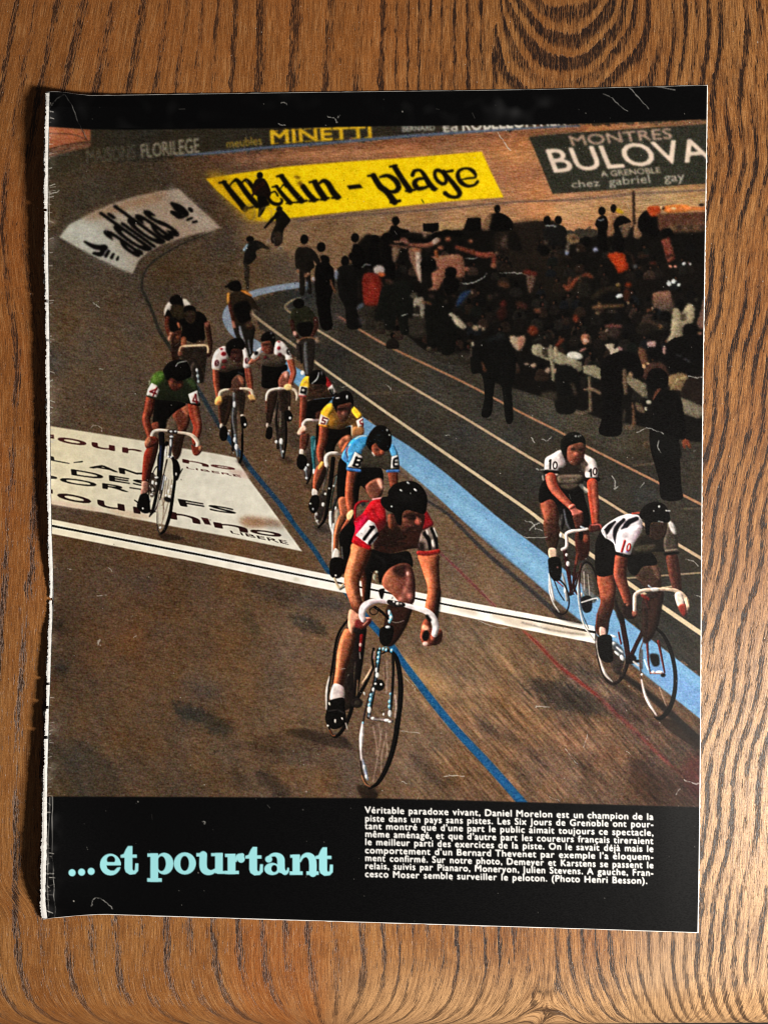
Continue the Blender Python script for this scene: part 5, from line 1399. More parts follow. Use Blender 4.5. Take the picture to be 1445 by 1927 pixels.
    line([(1030, 940), (1120, 945), (1222, 925)], [44, 46, 44], (138, 36, 32), soft=1)
    poly([(1075, 560), (1110, 535), (1150, 600), (1178, 660), (1140, 690), (1070, 710)], (134, 22, 30), soft=1.2)
    # head
    poly([(735, 570), (860, 545), (960, 520), (1085, 555), (1075, 690), (1010, 745), (900, 750), (830, 700), (780, 730), (735, 660)], (88, 46, 34), soft=1)
    line([(750, 580), (755, 680)], [40, 46], (150, 72, 46), soft=1.4)
    blobs([(905, 600, 50, 50)], (124, 66, 48), soft=4, a=.9)
    blobs([(1028, 640, 36, 36)], (176, 78, 62), soft=1.6)
    blobs([(960, 590, 52, 26, -10), (1050, 580, 20, 20)], (42, 24, 20), soft=2.5)
    blobs([(920, 680, 90, 26, 8)], (128, 66, 50), soft=3, a=.8)
    line([(880, 735), (980, 715), (1070, 720)], 40, (46, 26, 22), soft=3)
    blobs([(895, 625, 36, 34)], (156, 88, 64), soft=3, a=.8)
    line([(880, 585), (940, 568), (1000, 580), (1065, 575)], [14, 26, 24, 18], (34, 20, 17), soft=1.6)
    line([(930, 600), (985, 604)], [10, 16], (22, 14, 13), soft=1.2)
    line([(1012, 585), (1024, 612), (1034, 640)], [14, 18, 24], (172, 88, 66), soft=1.4)
    line([(990, 672), (1030, 678)], 12, (40, 22, 19), soft=1.2)
    line([(930, 700), (985, 692), (1050, 702)], [12, 18, 12], (38, 22, 18), soft=1.4)
    line([(950, 722), (1010, 720)], [8, 12], (140, 70, 58), soft=1.4, a=.8)
    line([(850, 640), (862, 690), (905, 728)], [14, 16, 12], (120, 64, 46), soft=1.8, a=.8)
    for q in ([(800, 560), (826, 600), (812, 650)], [(840, 560), (858, 600), (848, 650)], [(690, 470), (740, 530), (775, 560)]):
        line(q, [8, 12, 7], (34, 27, 23), soft=1.2, a=.8)
    poly([(735, 335), (790, 272), (880, 240), (980, 240), (1060, 290), (1112, 380), (1115, 470), (1090, 560), (1000, 540), (920, 522), (872, 560), (862, 670), (820, 650), (785, 560), (720, 522), (663, 460), (670, 400), (730, 385)], K)
    blobs([(930, 256, 17, 8, 35), (1000, 325, 20, 9, 40), (860, 330, 16, 8, 30), (768, 488, 8, 8), (952, 360, 5, 7)], (226, 226, 224), soft=.8)
    blobs([(900, 400, 120, 40, 10)], (24, 23, 22), soft=5, a=.8)
    # folds and sheen on cloth and skin
    line([(560, 480), (600, 560), (650, 620)], [10, 16, 8], (120, 14, 28), soft=1.8, a=.7)
    line([(600, 450), (660, 520), (690, 600)], [8, 14, 8], (226, 58, 66), soft=1.8, a=.6)
    line([(480, 580), (450, 660), (430, 740)], [10, 14, 8], (236, 70, 110), soft=1.8, a=.5)
    for q in ([(640, 760), (760, 800), (900, 780)], [(650, 830), (780, 870), (930, 850)], [(700, 700), (800, 740), (900, 730)]):
        line(q, [10, 22, 10], (82, 46, 34), soft=3, a=.55)
    line([(700, 900), (780, 925), (900, 905)], [8, 14, 8], (104, 66, 46), soft=2, a=.6)
    line([(600, 960), (680, 1010), (700, 1080)], [10, 18, 8], (40, 36, 36), soft=2, a=.7)
    line([(800, 970), (900, 1000), (950, 1030)], [8, 14, 8], (38, 34, 34), soft=2, a=.7)
    line([(400, 930), (352, 1080), (325, 1200), (345, 1330), (400, 1460)], [12, 22, 26, 24, 12], (238, 168, 118), soft=2.2, a=.6)
    line([(470, 1000), (430, 1140), (418, 1240), (450, 1380)], [14, 24, 24, 16], (138, 66, 38), soft=2.4, a=.6)
    line([(1075, 1000), (1110, 1140), (1135, 1260)], [14, 26, 16], (228, 138, 90), soft=2.4, a=.6)
    line([(740, 1140), (720, 1200), (760, 1290)], [12, 22, 12], (206, 130, 92), soft=2.4, a=.6)
    # hands and bar
    poly([(355, 1500), (430, 1535), (490, 1570), (560, 1575), (570, 1610), (530, 1660), (470, 1690), (415, 1670), (380, 1740), (340, 1660)], (196, 132, 104))
    poly([(415, 1600), (480, 1600), (560, 1590), (550, 1640), (480, 1690), (410, 1670)], (112, 44, 40), soft=1.2)
    line([(490, 1650), (530, 1610)], 16, (190, 116, 100), soft=1)
    poly([(1085, 1600), (1150, 1590), (1160, 1680), (1250, 1690), (1262, 1770), (1210, 1835), (1100, 1855), (1048, 1780), (1055, 1700)], (142, 66, 44))
    blobs([(1100, 1680, 40, 26, 30)], (214, 150, 116), soft=1.6)
    blobs([(1102, 1755, 34, 52, 10)], K, soft=1)
    blobs([(1098, 1835, 28, 20)], (220, 190, 180), soft=1.2)
    poly([(1180, 1760), (1255, 1740), (1250, 1820), (1170, 1850)], (56, 28, 22), soft=2)
    blobs([(1170, 1770, 20, 34)], (184, 92, 70), soft=1.6)
    line([(490, 1595), (474, 1550), (490, 1475), (550, 1428), (640, 1410), (745, 1428)], [56, 64, 66, 58, 44, 36], (226, 206, 210))
    line([(485, 1560), (495, 1490), (550, 1440)], [20, 26, 20], (246, 238, 240), soft=2)
    line([(880, 1448), (1000, 1480), (1100, 1512), (1165, 1570), (1198, 1660), (1186, 1735)], [38, 48, 58, 66, 66, 60], (238, 228, 228))
    line([(740, 1420), (800, 1440), (880, 1450)], [44, 60, 40], (34, 28, 28))
    blobs([(768, 1380, 16, 16), (828, 1440, 18, 14), (790, 1420, 10, 12), (860, 1440, 10, 8)], (220, 214, 210), soft=.8)
    line([(1110, 1560), (1140, 1600)], 34, K, soft=1.4)

    # ---- striped team mates at the right
    view(*C7)
    figure('printed_cyclist', 'upright cyclist in a white and black striped jersey numbered 10')
    line([(300, 1640), (320, 1780), (350, 1927)], [10, 30, 26], (206, 200, 196), soft=1)
    line([(440, 1640), (470, 1760), (490, 1927)], [16, 30, 26], (150, 146, 144), soft=1)
    line([(350, 1700), (400, 1830), (460, 1927)], 12, (30, 26, 26))
    line([(360, 1700), (450, 1780)], 10, (130, 20, 28))
    line([(470, 1400), (500, 1600), (540, 1850)], [44, 40, 36], (52, 22, 24))
    line([(590, 1480), (560, 1760), (600, 1860)], [20, 30, 20], (60, 30, 28))
    line([(600, 1640), (520, 1860)], 26, (54, 24, 24))
    blobs([(490, 1445, 14, 18), (505, 1540, 20, 28), (475, 1830, 14, 26), (650, 1870, 14, 24), (620, 1680, 14, 34)], (220, 214, 210), soft=.8)
    line([(640, 1480), (690, 1490)], 20, (60, 50, 46))
    blobs([(655, 1475, 18, 10), (690, 1480, 12, 10)], (210, 206, 200), soft=.8)
    poly([(590, 1200), (720, 1190), (735, 1400), (700, 1480), (630, 1500), (590, 1420)], (76, 34, 26), soft=1)
    line([(605, 1440), (590, 1540)], 30, (126, 58, 38), soft=1.2)
    blobs([(695, 1270, 32, 44)], (158, 74, 50), soft=1.5)
    line([(640, 1200), (640, 1260)], 46, K)
    view(697, 828, 2.254)
    ring(800, 665, 40, 76, 7, (26, 20, 20), -12, t0=-100, t1=130)
    line([(757, 590), (760, 640), (775, 690), (800, 730)], [2, 7, 6, 3], (214, 208, 204), soft=.8)
    poly([(890, 540), (930, 535), (955, 600), (960, 680), (930, 690), (900, 640)], (92, 84, 76), soft=1.2, a=.8)
    line([(888, 600), (893, 545), (915, 517), (942, 540), (962, 600), (968, 650)], [4, 7, 8, 8, 7, 5], (24, 19, 18))
    line([(884, 560), (880, 640), (888, 720), (908, 790), (948, 850)], [4, 7, 5, 8, 6], (200, 194, 188), soft=.8)
    line([(890, 570), (888, 650), (897, 730), (925, 800)], 3, (40, 34, 32), soft=.8)
    line([(905, 560), (908, 640)], [4, 3], (190, 180, 170), soft=.7)
    line([(922, 570), (930, 660)], [3, 4], (170, 160, 150), soft=.7)
    line([(893, 525), (885, 600), (895, 690)], [5, 5, 3], (88, 40, 34), soft=.7)
    poly([(895, 670), (935, 665), (940, 720), (915, 735), (898, 715)], (20, 18, 20), soft=.9)
    line([(895, 690), (955, 672), (965, 680)], [4, 5, 3], (226, 222, 220), soft=.7)
    line([(845, 560), (850, 640), (862, 655)], [8, 8, 5], (48, 20, 22))
    line([(885, 560), (870, 620), (855, 655)], [8, 8, 6], (46, 22, 22))
    blobs([(848, 655, 9, 8)], (28, 18, 18))
    view(*C7)
    # leg
    poly([(210, 900), (260, 860), (350, 860), (400, 940), (410, 1100), (420, 1200), (400, 1320), (370, 1390), (300, 1380), (260, 1260), (240, 1120), (250, 1060)], (126, 60, 42), grad=((330, 950), (330, 1300), (70, 46, 34)))
    poly([(215, 900), (270, 870), (330, 960), (310, 1060), (260, 1080)], (188, 96, 66), soft=3, a=.8)
    poly([(560, 1060), (680, 1060), (740, 1140), (740, 1200), (620, 1180)], (94, 50, 36), soft=1)
    poly([(300, 1380), (375, 1380), (385, 1470), (310, 1480)], (190, 158, 134))
    poly([(300, 1480), (410, 1475), (440, 1600), (420, 1710), (360, 1720), (310, 1660), (295, 1560)], K)
    blobs([(395, 1578, 9, 10)], (180, 110, 100), soft=1)
    # shorts and body
    poly([(215, 700), (270, 640), (330, 740), (400, 690), (640, 680), (680, 820), (740, 1060), (700, 1180), (560, 1180), (480, 1100), (440, 1180), (400, 960), (330, 850), (210, 890), (195, 800)], K)
    line([(460, 960), (490, 1100), (520, 1160)], [16, 24, 14], (100, 100, 104), soft=1.2)
    line([(440, 1020), (420, 1130)], 30, (70, 66, 62), soft=1.5)
    poly([(245, 560), (265, 420), (330, 370), (430, 330), (640, 350), (700, 370), (800, 440), (820, 520), (825, 655), (690, 650), (640, 700), (480, 740), (400, 690), (380, 600), (260, 590)], (38, 32, 28))
    poly([(255, 530), (265, 420), (330, 375), (425, 325), (450, 380), (480, 480), (410, 520), (390, 550), (260, 545)], (234, 224, 222), soft=1)
    poly([(655, 360), (700, 375), (790, 430), (818, 510), (815, 620), (700, 620), (690, 520), (720, 480), (680, 420)], (222, 212, 208), soft=1)
    poly([(420, 360), (450, 420), (470, 490), (420, 500)], (150, 130, 130), soft=2.5, a=.7)
    poly([(640, 440), (720, 470), (700, 560), (660, 560)], (120, 98, 84), soft=3, a=.8)
    poly([(400, 600), (480, 590), (640, 590), (650, 640), (560, 680), (410, 670)], (106, 92, 78), soft=1.2)
    line([(430, 630), (520, 620), (620, 630)], 14, (74, 62, 52), soft=1.5)
    poly([(430, 700), (620, 690), (560, 740), (480, 740)], (74, 64, 54), soft=1.5)
    line([(260, 550), (390, 560)], 38, K, soft=1)
    line([(270, 590), (390, 585)], 18, (230, 200, 190), soft=1)
    line([(700, 640), (825, 635)], 44, K, soft=1)
    line([(232, 600), (240, 640)], 14, (190, 180, 176), soft=1)
    line([(315, 430), (312, 520)], 20, (14, 12, 12), soft=.8)
    line([(305, 440), (318, 428)], 16, (14, 12, 12), soft=.8)
    ring(365, 485, 20, 36, 15, (30, 14, 16), 4)
    line([(745, 530), (750, 600)], 20, (14, 12, 12), soft=.8)
    line([(728, 550), (748, 530)], 14, (14, 12, 12), soft=.8)
    ring(790, 550, 18, 36, 15, (40, 18, 18), 4)
    # arms
    limb([(320, 620), (350, 720), (430, 820), (530, 920)], [120, 110, 90, 70], (158, 66, 46), (206, 108, 78))
    poly([(510, 930), (570, 900), (600, 950), (660, 980), (650, 1010), (560, 1030), (540, 990)], (184, 96, 80))
    line([(530, 950), (570, 925)], 18, (90, 34, 26), soft=1)
    poly([(560, 1030), (660, 1010), (670, 1080), (640, 1150), (590, 1160), (570, 1100)], (96, 46, 34))
    limb([(762, 680), (770, 800), (785, 940), (795, 1100)], [116, 112, 100, 80], (150, 62, 42), (176, 84, 58), 1)
    poly([(730, 1140), (790, 1105), (850, 1130), (865, 1170), (820, 1190), (740, 1200)], (92, 40, 34))
    line([(760, 1125), (840, 1120), (862, 1160)], 16, (186, 90, 80), soft=1)
    line([(640, 700), (700, 760)], 40, (196, 194, 190), soft=1.2, ident=False, a=.5)
    # head
    poly([(490, 300), (560, 260), (660, 245), (690, 300), (670, 420), (620, 480), (540, 480), (490, 400)], (112, 64, 46), soft=1)
    poly([(500, 320), (560, 300), (600, 380), (570, 470), (510, 420)], (170, 88, 62), soft=3, a=.8)
    blobs([(590, 370, 24, 26)], (184, 96, 70), soft=2)
    blobs([(560, 315, 26, 14), (640, 320, 24, 14)], (46, 32, 26), soft=1.5)
    blobs([(640, 420, 36, 50)], (70, 42, 32), soft=3, a=.8)
    line([(540, 430), (600, 420)], 10, (100, 46, 38), soft=1)
    poly([(425, 290), (440, 210), (500, 150), (580, 130), (650, 160), (690, 220), (690, 300), (660, 245), (560, 260), (500, 300), (490, 420), (455, 380)], (18, 18, 15))
    blobs([(590, 178, 14, 10), (620, 178, 8, 10), (640, 170, 8, 8)], (150, 150, 146), soft=1)
    # bar
    line([(440, 1385), (485, 1360), (490, 1280), (485, 1220), (540, 1190), (620, 1180), (710, 1165)], [32, 36, 34, 36, 36, 28, 26], (226, 206, 198))
    line([(640, 1140), (680, 1160)], 18, (190, 200, 206), soft=1)
    blobs([(430, 1235, 16, 24)], (226, 226, 226), soft=1)

    view(*C8)
    figure('printed_cyclist', 'crouching cyclist in a white and black striped jersey numbered 10 at the right edge')
    # rear wheel
    line([(175, 1100), (175, 1240), (200, 1400), (250, 1530), (310, 1570), (370, 1540), (420, 1440), (435, 1330), (420, 1200), (380, 1100)], [10, 12, 14, 16, 24, 30, 32, 30, 26, 16], (34, 26, 24))
    line([(178, 1230), (205, 1360), (250, 1490), (310, 1555)], [8, 12, 22, 8], (206, 196, 190), soft=.9)
    poly([(300, 1230), (400, 1300), (400, 1440), (330, 1480), (290, 1400)], (60, 50, 46), soft=1.4, a=.7)
    blobs([(320, 1250, 18, 14), (390, 1365, 16, 26, -30), (350, 1330, 30, 10, 40), (370, 1300, 40, 8, 40), (320, 1190, 30, 8, 20)], (214, 216, 218), soft=.9)
    line([(360, 1160), (380, 1250)], 16, (90, 30, 30))
    line([(380, 1020), (410, 1200), (440, 1380)], [44, 44, 40], (48, 24, 22))
    line([(560, 1140), (500, 1260), (450, 1370)], [36, 34, 40], (44, 22, 20))
    blobs([(460, 1375, 46, 40)], (22, 16, 16), soft=1)
    line([(430, 1400), (520, 1390)], 26, K)
    line([(480, 1395), (525, 1430)], 16, (196, 190, 186), soft=1)
    # front wheel
    line([(640, 1110), (720, 1180), (780, 1310), (815, 1480), (810, 1640), (770, 1770), (700, 1850), (650, 1840)], [18, 26, 32, 34, 36, 38, 36, 14], K)
    line([(655, 1840), (590, 1730), (550, 1600), (535, 1450), (530, 1320), (560, 1220)], [12, 14, 14, 14, 12, 8], (86, 68, 58))
    line([(545, 1540), (570, 1650), (610, 1740), (665, 1825)], [10, 20, 22, 10], (222, 210, 206), soft=1)
    line([(545, 1300), (545, 1450)], 16, (70, 56, 50), soft=1.5)
    line([(590, 1240), (600, 1400), (615, 1490)], [22, 16, 12], (84, 32, 28))
    line([(680, 1230), (710, 1380), (730, 1480)], [24, 18, 14], (84, 32, 28))
    line([(620, 1485), (725, 1490)], 14, (150, 110, 106))
    blobs([(690, 1480, 30, 10), (640, 1480, 12, 10), (550, 1500, 10, 10)], (230, 222, 216), soft=.8)
    poly([(610, 1340), (680, 1340), (690, 1420), (640, 1430)], (22, 18, 18), soft=1.2)
    blobs([(720, 1505, 20, 16)], K, soft=1)
    line([(690, 1600), (720, 1690), (745, 1750)], 6, (180, 150, 130), soft=.8)
    line([(570, 1380), (600, 1460)], 14, (190, 210, 226), soft=1)
    # fork crown, knee and frame in shade
    poly([(560, 870), (640, 840), (720, 830), (710, 960), (680, 1100), (620, 1220), (560, 1240), (550, 1060)], (52, 34, 28), soft=1.2)
    line([(550, 860), (600, 890)], 26, (112, 36, 32), soft=1.2)
    line([(575, 880), (600, 960)], 20, (84, 34, 30), soft=1.5)
    # far leg
    poly([(490, 690), (540, 620), (640, 600), (690, 650), (705, 740), (690, 830), (580, 800), (540, 760)], (84, 58, 44), soft=1)
    poly([(620, 620), (660, 610), (695, 680), (690, 740), (650, 680)], (136, 90, 72), soft=2, a=.8)
    # near leg
    poly([(190, 700), (310, 690), (340, 800), (330, 880), (320, 960), (290, 1060), (270, 1180), (210, 1190), (175, 1140), (190, 1000), (215, 900)], (140, 64, 42), grad=((250, 780), (260, 1050), (74, 42, 30)))
    poly([(200, 710), (280, 700), (320, 820), (300, 890), (230, 880)], (176, 88, 58), soft=3, a=.7)
    line([(190, 1010), (182, 1130)], 16, (110, 50, 36), soft=1.2)
    poly([(210, 1120), (255, 1130), (260, 1190), (215, 1200)], (180, 140, 126))
    poly([(195, 1200), (300, 1185), (310, 1290), (315, 1390), (250, 1400), (200, 1340)], K)
    # shorts
    poly([(170, 520), (180, 420), (230, 340), (330, 400), (350, 500), (330, 640), (310, 695), (185, 695)], K)
    poly([(430, 530), (560, 490), (640, 530), (670, 610), (560, 630), (500, 700), (440, 660)], K)
    poly([(330, 870), (370, 980), (400, 1010), (390, 1100), (340, 1010)], (30, 24, 22), soft=1.5)
    # arms
    limb([(380, 560), (370, 690), (400, 800), (440, 930)], [106, 100, 84, 60], (132, 58, 40), (160, 78, 54))
    poly([(400, 930), (470, 940), (500, 990), (500, 1040), (430, 1050), (390, 1010)], (34, 24, 22))
    blobs([(435, 938, 16, 12), (490, 1005, 22, 30)], (150, 84, 66), soft=1.2)
    limb([(790, 560), (810, 680), (830, 800)], [96, 96, 76], (92, 48, 36), (120, 62, 46))
    # jersey
    poly([(225, 330), (290, 270), (380, 220), (460, 205), (540, 230), (550, 330), (500, 420), (470, 500), (440, 540), (350, 520), (320, 440), (250, 390)], (228, 220, 224))
    line([(255, 345), (290, 300), (330, 265)], [50, 40, 20], (18, 16, 20), soft=1)
    line([(345, 440), (330, 370), (345, 310), (400, 250)], [30, 36, 38, 30], (18, 16, 22), soft=1)
    line([(400, 325), (440, 270), (505, 240)], [44, 44, 36], (18, 17, 24), soft=1)
    line([(240, 340), (260, 390)], 20, (210, 204, 204), soft=1)
    poly([(360, 350), (470, 310), (540, 300), (520, 400), (470, 480), (440, 530), (345, 490)], (222, 212, 216), soft=1.5)
    line([(530, 320), (490, 420)], [26, 30], (150, 128, 138), soft=2.5, a=.7)
    line([(410, 420), (385, 505)], 20, (140, 26, 24), soft=.9)
    ring(440, 472, 13, 30, 13, (150, 40, 34), 14)
    blobs([(428, 508, 8, 6)], (110, 90, 190), soft=1.2)
    line([(340, 520), (440, 545)], 26, K, soft=1)
    line([(470, 200), (530, 195), (540, 215)], 14, (190, 80, 60), soft=1)
    poly([(490, 440), (560, 380), (760, 380), (750, 500), (640, 510), (480, 540)], (30, 26, 22), soft=1.4)
    poly([(500, 470), (650, 450), (640, 500), (520, 510)], (66, 60, 48), soft=2)
    poly([(760, 270), (800, 280), (830, 370), (835, 490), (740, 510), (725, 420)], (84, 72, 60), soft=1)
    poly([(765, 262), (805, 285), (825, 360), (800, 360), (770, 310)], (206, 200, 196), soft=1.2)
    line([(740, 500), (830, 490)], 14, (130, 116, 100), soft=1)
    line([(735, 525), (835, 515)], 22, K, soft=1)
    # head
    poly([(580, 280), (740, 270), (740, 370), (690, 410), (610, 390)], (70, 50, 38), soft=1)
    line([(600, 310), (720, 310)], 24, (44, 32, 26), soft=2)
    poly([(530, 200), (570, 140), (650, 105), (730, 130), (770, 200), (770, 270), (700, 270), (620, 280), (610, 370), (580, 360), (570, 260), (540, 240)], K)
    blobs([(690, 145, 10, 10), (645, 180, 5, 6)], (190, 190, 188), soft=.8)
    line([(680, 262), (715, 268)], 8, (170, 172, 170), soft=.8)
    line([(740, 175), (775, 178)], 8, (210, 210, 206), soft=.7)
    # bar
    line([(488, 975), (490, 900), (500, 850), (560, 820), (640, 812)], [30, 34, 34, 30, 26], (206, 184, 166))
    line([(640, 812), (740, 810), (830, 825), (890, 870), (915, 930), (905, 990)], [26, 26, 30, 34, 34, 26], (196, 172, 150))
    line([(600, 780), (640, 815)], 12, (170, 190, 200), soft=.9)
    blobs([(655, 812, 36, 13)], (226, 220, 214), soft=.9)
    poly([(815, 850), (870, 840), (890, 940), (840, 950)], (222, 204, 190), soft=1)
    poly([(840, 950), (900, 930), (910, 1010), (880, 1030)], (132, 54, 44), soft=1.2)
    line([(905, 880), (925, 950)], 14, (190, 160, 130), soft=1)
    figure()


def paint_grain():
    """ink texture of the coarse old print: boards' grain, paper fibres, screen noise"""
    g = IMG
    flat = (blur1(IMG, .35) / 255).clip(0, 1)
    IMG[:] = 255 * np.where((IDM == 0)[..., None], flat ** .99, flat ** 1.12)
    lum = g.mean(2, keepdims=True)
    mid = np.clip(lum / 60, 0.2, 1) * np.clip((255 - lum) / 110, .25, 1)
    yy, xx = np.mgrid[0:PH, 0:PW].astype(np.float32)
    yy += PY0
    xx += PX0
    on_track = ((IDM == 0).astype(np.float32))[..., None]
    fig_ids = [k for k, v in FIG.items() if v and v[0] in ('printed_cyclist', 'printed_spectators')]
    is_fig = np.isin(IDM, fig_ids).astype(np.float32)[..., None]
    # skin: deep shadow, bright lit flank, less orange
    rid = np.isin(IDM, [k for k, v in FIG.items() if v and v[0] == 'printed_cyclist'])
    skin = rid & (g[..., 0] > 1.45 * g[..., 2]) & (g[..., 0] > 1.15 * g[..., 1]) & (g[..., 0] < 2.5 * g[..., 1] + 6) & (g[..., 0] > 45)
    L = blur1(g.mean(2), 1.0)
    gain = np.clip(.42 + L / 165, .45, 1.22)
    sk = blur1(skin.astype(np.float32), .8)[..., None]
    toned = g * gain[..., None]
    toned = toned + (toned.mean(2, keepdims=True) - toned) * .16
    g += (toned - g) * sk
    low = np.clip((yy - 1050) / 250, 0, 1)
    right = np.clip((xx - 620) / 250, 0, 1) * low
    s1 = streak(14, .66, .75, 3, 1.0) * right + streak(5, 1, .12, 4, .9) * (1 - right) * .8
    top = np.clip((470 - yy) / 60, 0, 1) * np.clip((xx - 380) / 100, 0, 1)
    s1 = s1 * (1 - top) + streak(16, 1, -.09, 5) * top
    s2 = streak(34, .66, .75, 14, 2.2) * right + streak(30, .5, .86, 15, 3) * (1 - right) * .6 * low
    boards = streak(60, .70, .71, 24, 1.3) * right + streak(40, 1, .3, 25, 1.2) * (1 - right) * .5 + np.sin(yy * .55 + xx * .1) * top * .4
    tex = (.05 + .03 * right) * s1 + (.045 + .035 * right) * s2 + .018 * cloud(14, 6) + .02 * cloud(5, 8) + .03 * cloud(40, 9) + .05 * boards - .07 * np.clip(streak(2, 1, .25, 19, .9) - 1.3, 0, 2)
    g *= 1 + (tex[..., None] * on_track) + (.05 * cloud(2.0, 18) + .035 * cloud(6, 20))[..., None] * is_fig + .02 * cloud(4, 22)[..., None] * (1 - on_track) * (1 - is_fig)
    warm = cloud(18, 21)[..., None] * on_track * np.asarray([2.4, .2, -2.2], np.float32)
    g += warm * mid
    n = blur1(np.random.default_rng(11).standard_normal((PH, PW, 3)).astype(np.float32), .8)
    n1 = blur1(np.random.default_rng(12).standard_normal((PH, PW, 1)).astype(np.float32), .8)
    h1 = streak(4, 1, 0, 13, .6)[..., None]
    g += mid * (n1 / n1.std() * 6.5 + n / n.std() * 3.0 + h1 * 3.2)
    np.clip(g, 0, 255, out=g)


def rough(amp, seed, sc=1.6, only=None):
    """ragged edges: sample the picture through a small random displacement"""
    yy, xx = np.mgrid[0:PH, 0:PW]
    dx, dy = cloud(sc, seed) * amp, cloud(sc, seed + 1) * amp
    new = IMG[np.clip(np.rint(yy + dy), 0, PH - 1).astype(int), np.clip(np.rint(xx + dx), 0, PW - 1).astype(int)]
    if only is None:
        IMG[:] = new
    else:
        m = np.isin(IDM, only)
        IMG[m] = new[m]


def sharpen(a, r, k):
    return np.clip(a + k * (a - blur1(a, r)), 0, 255)


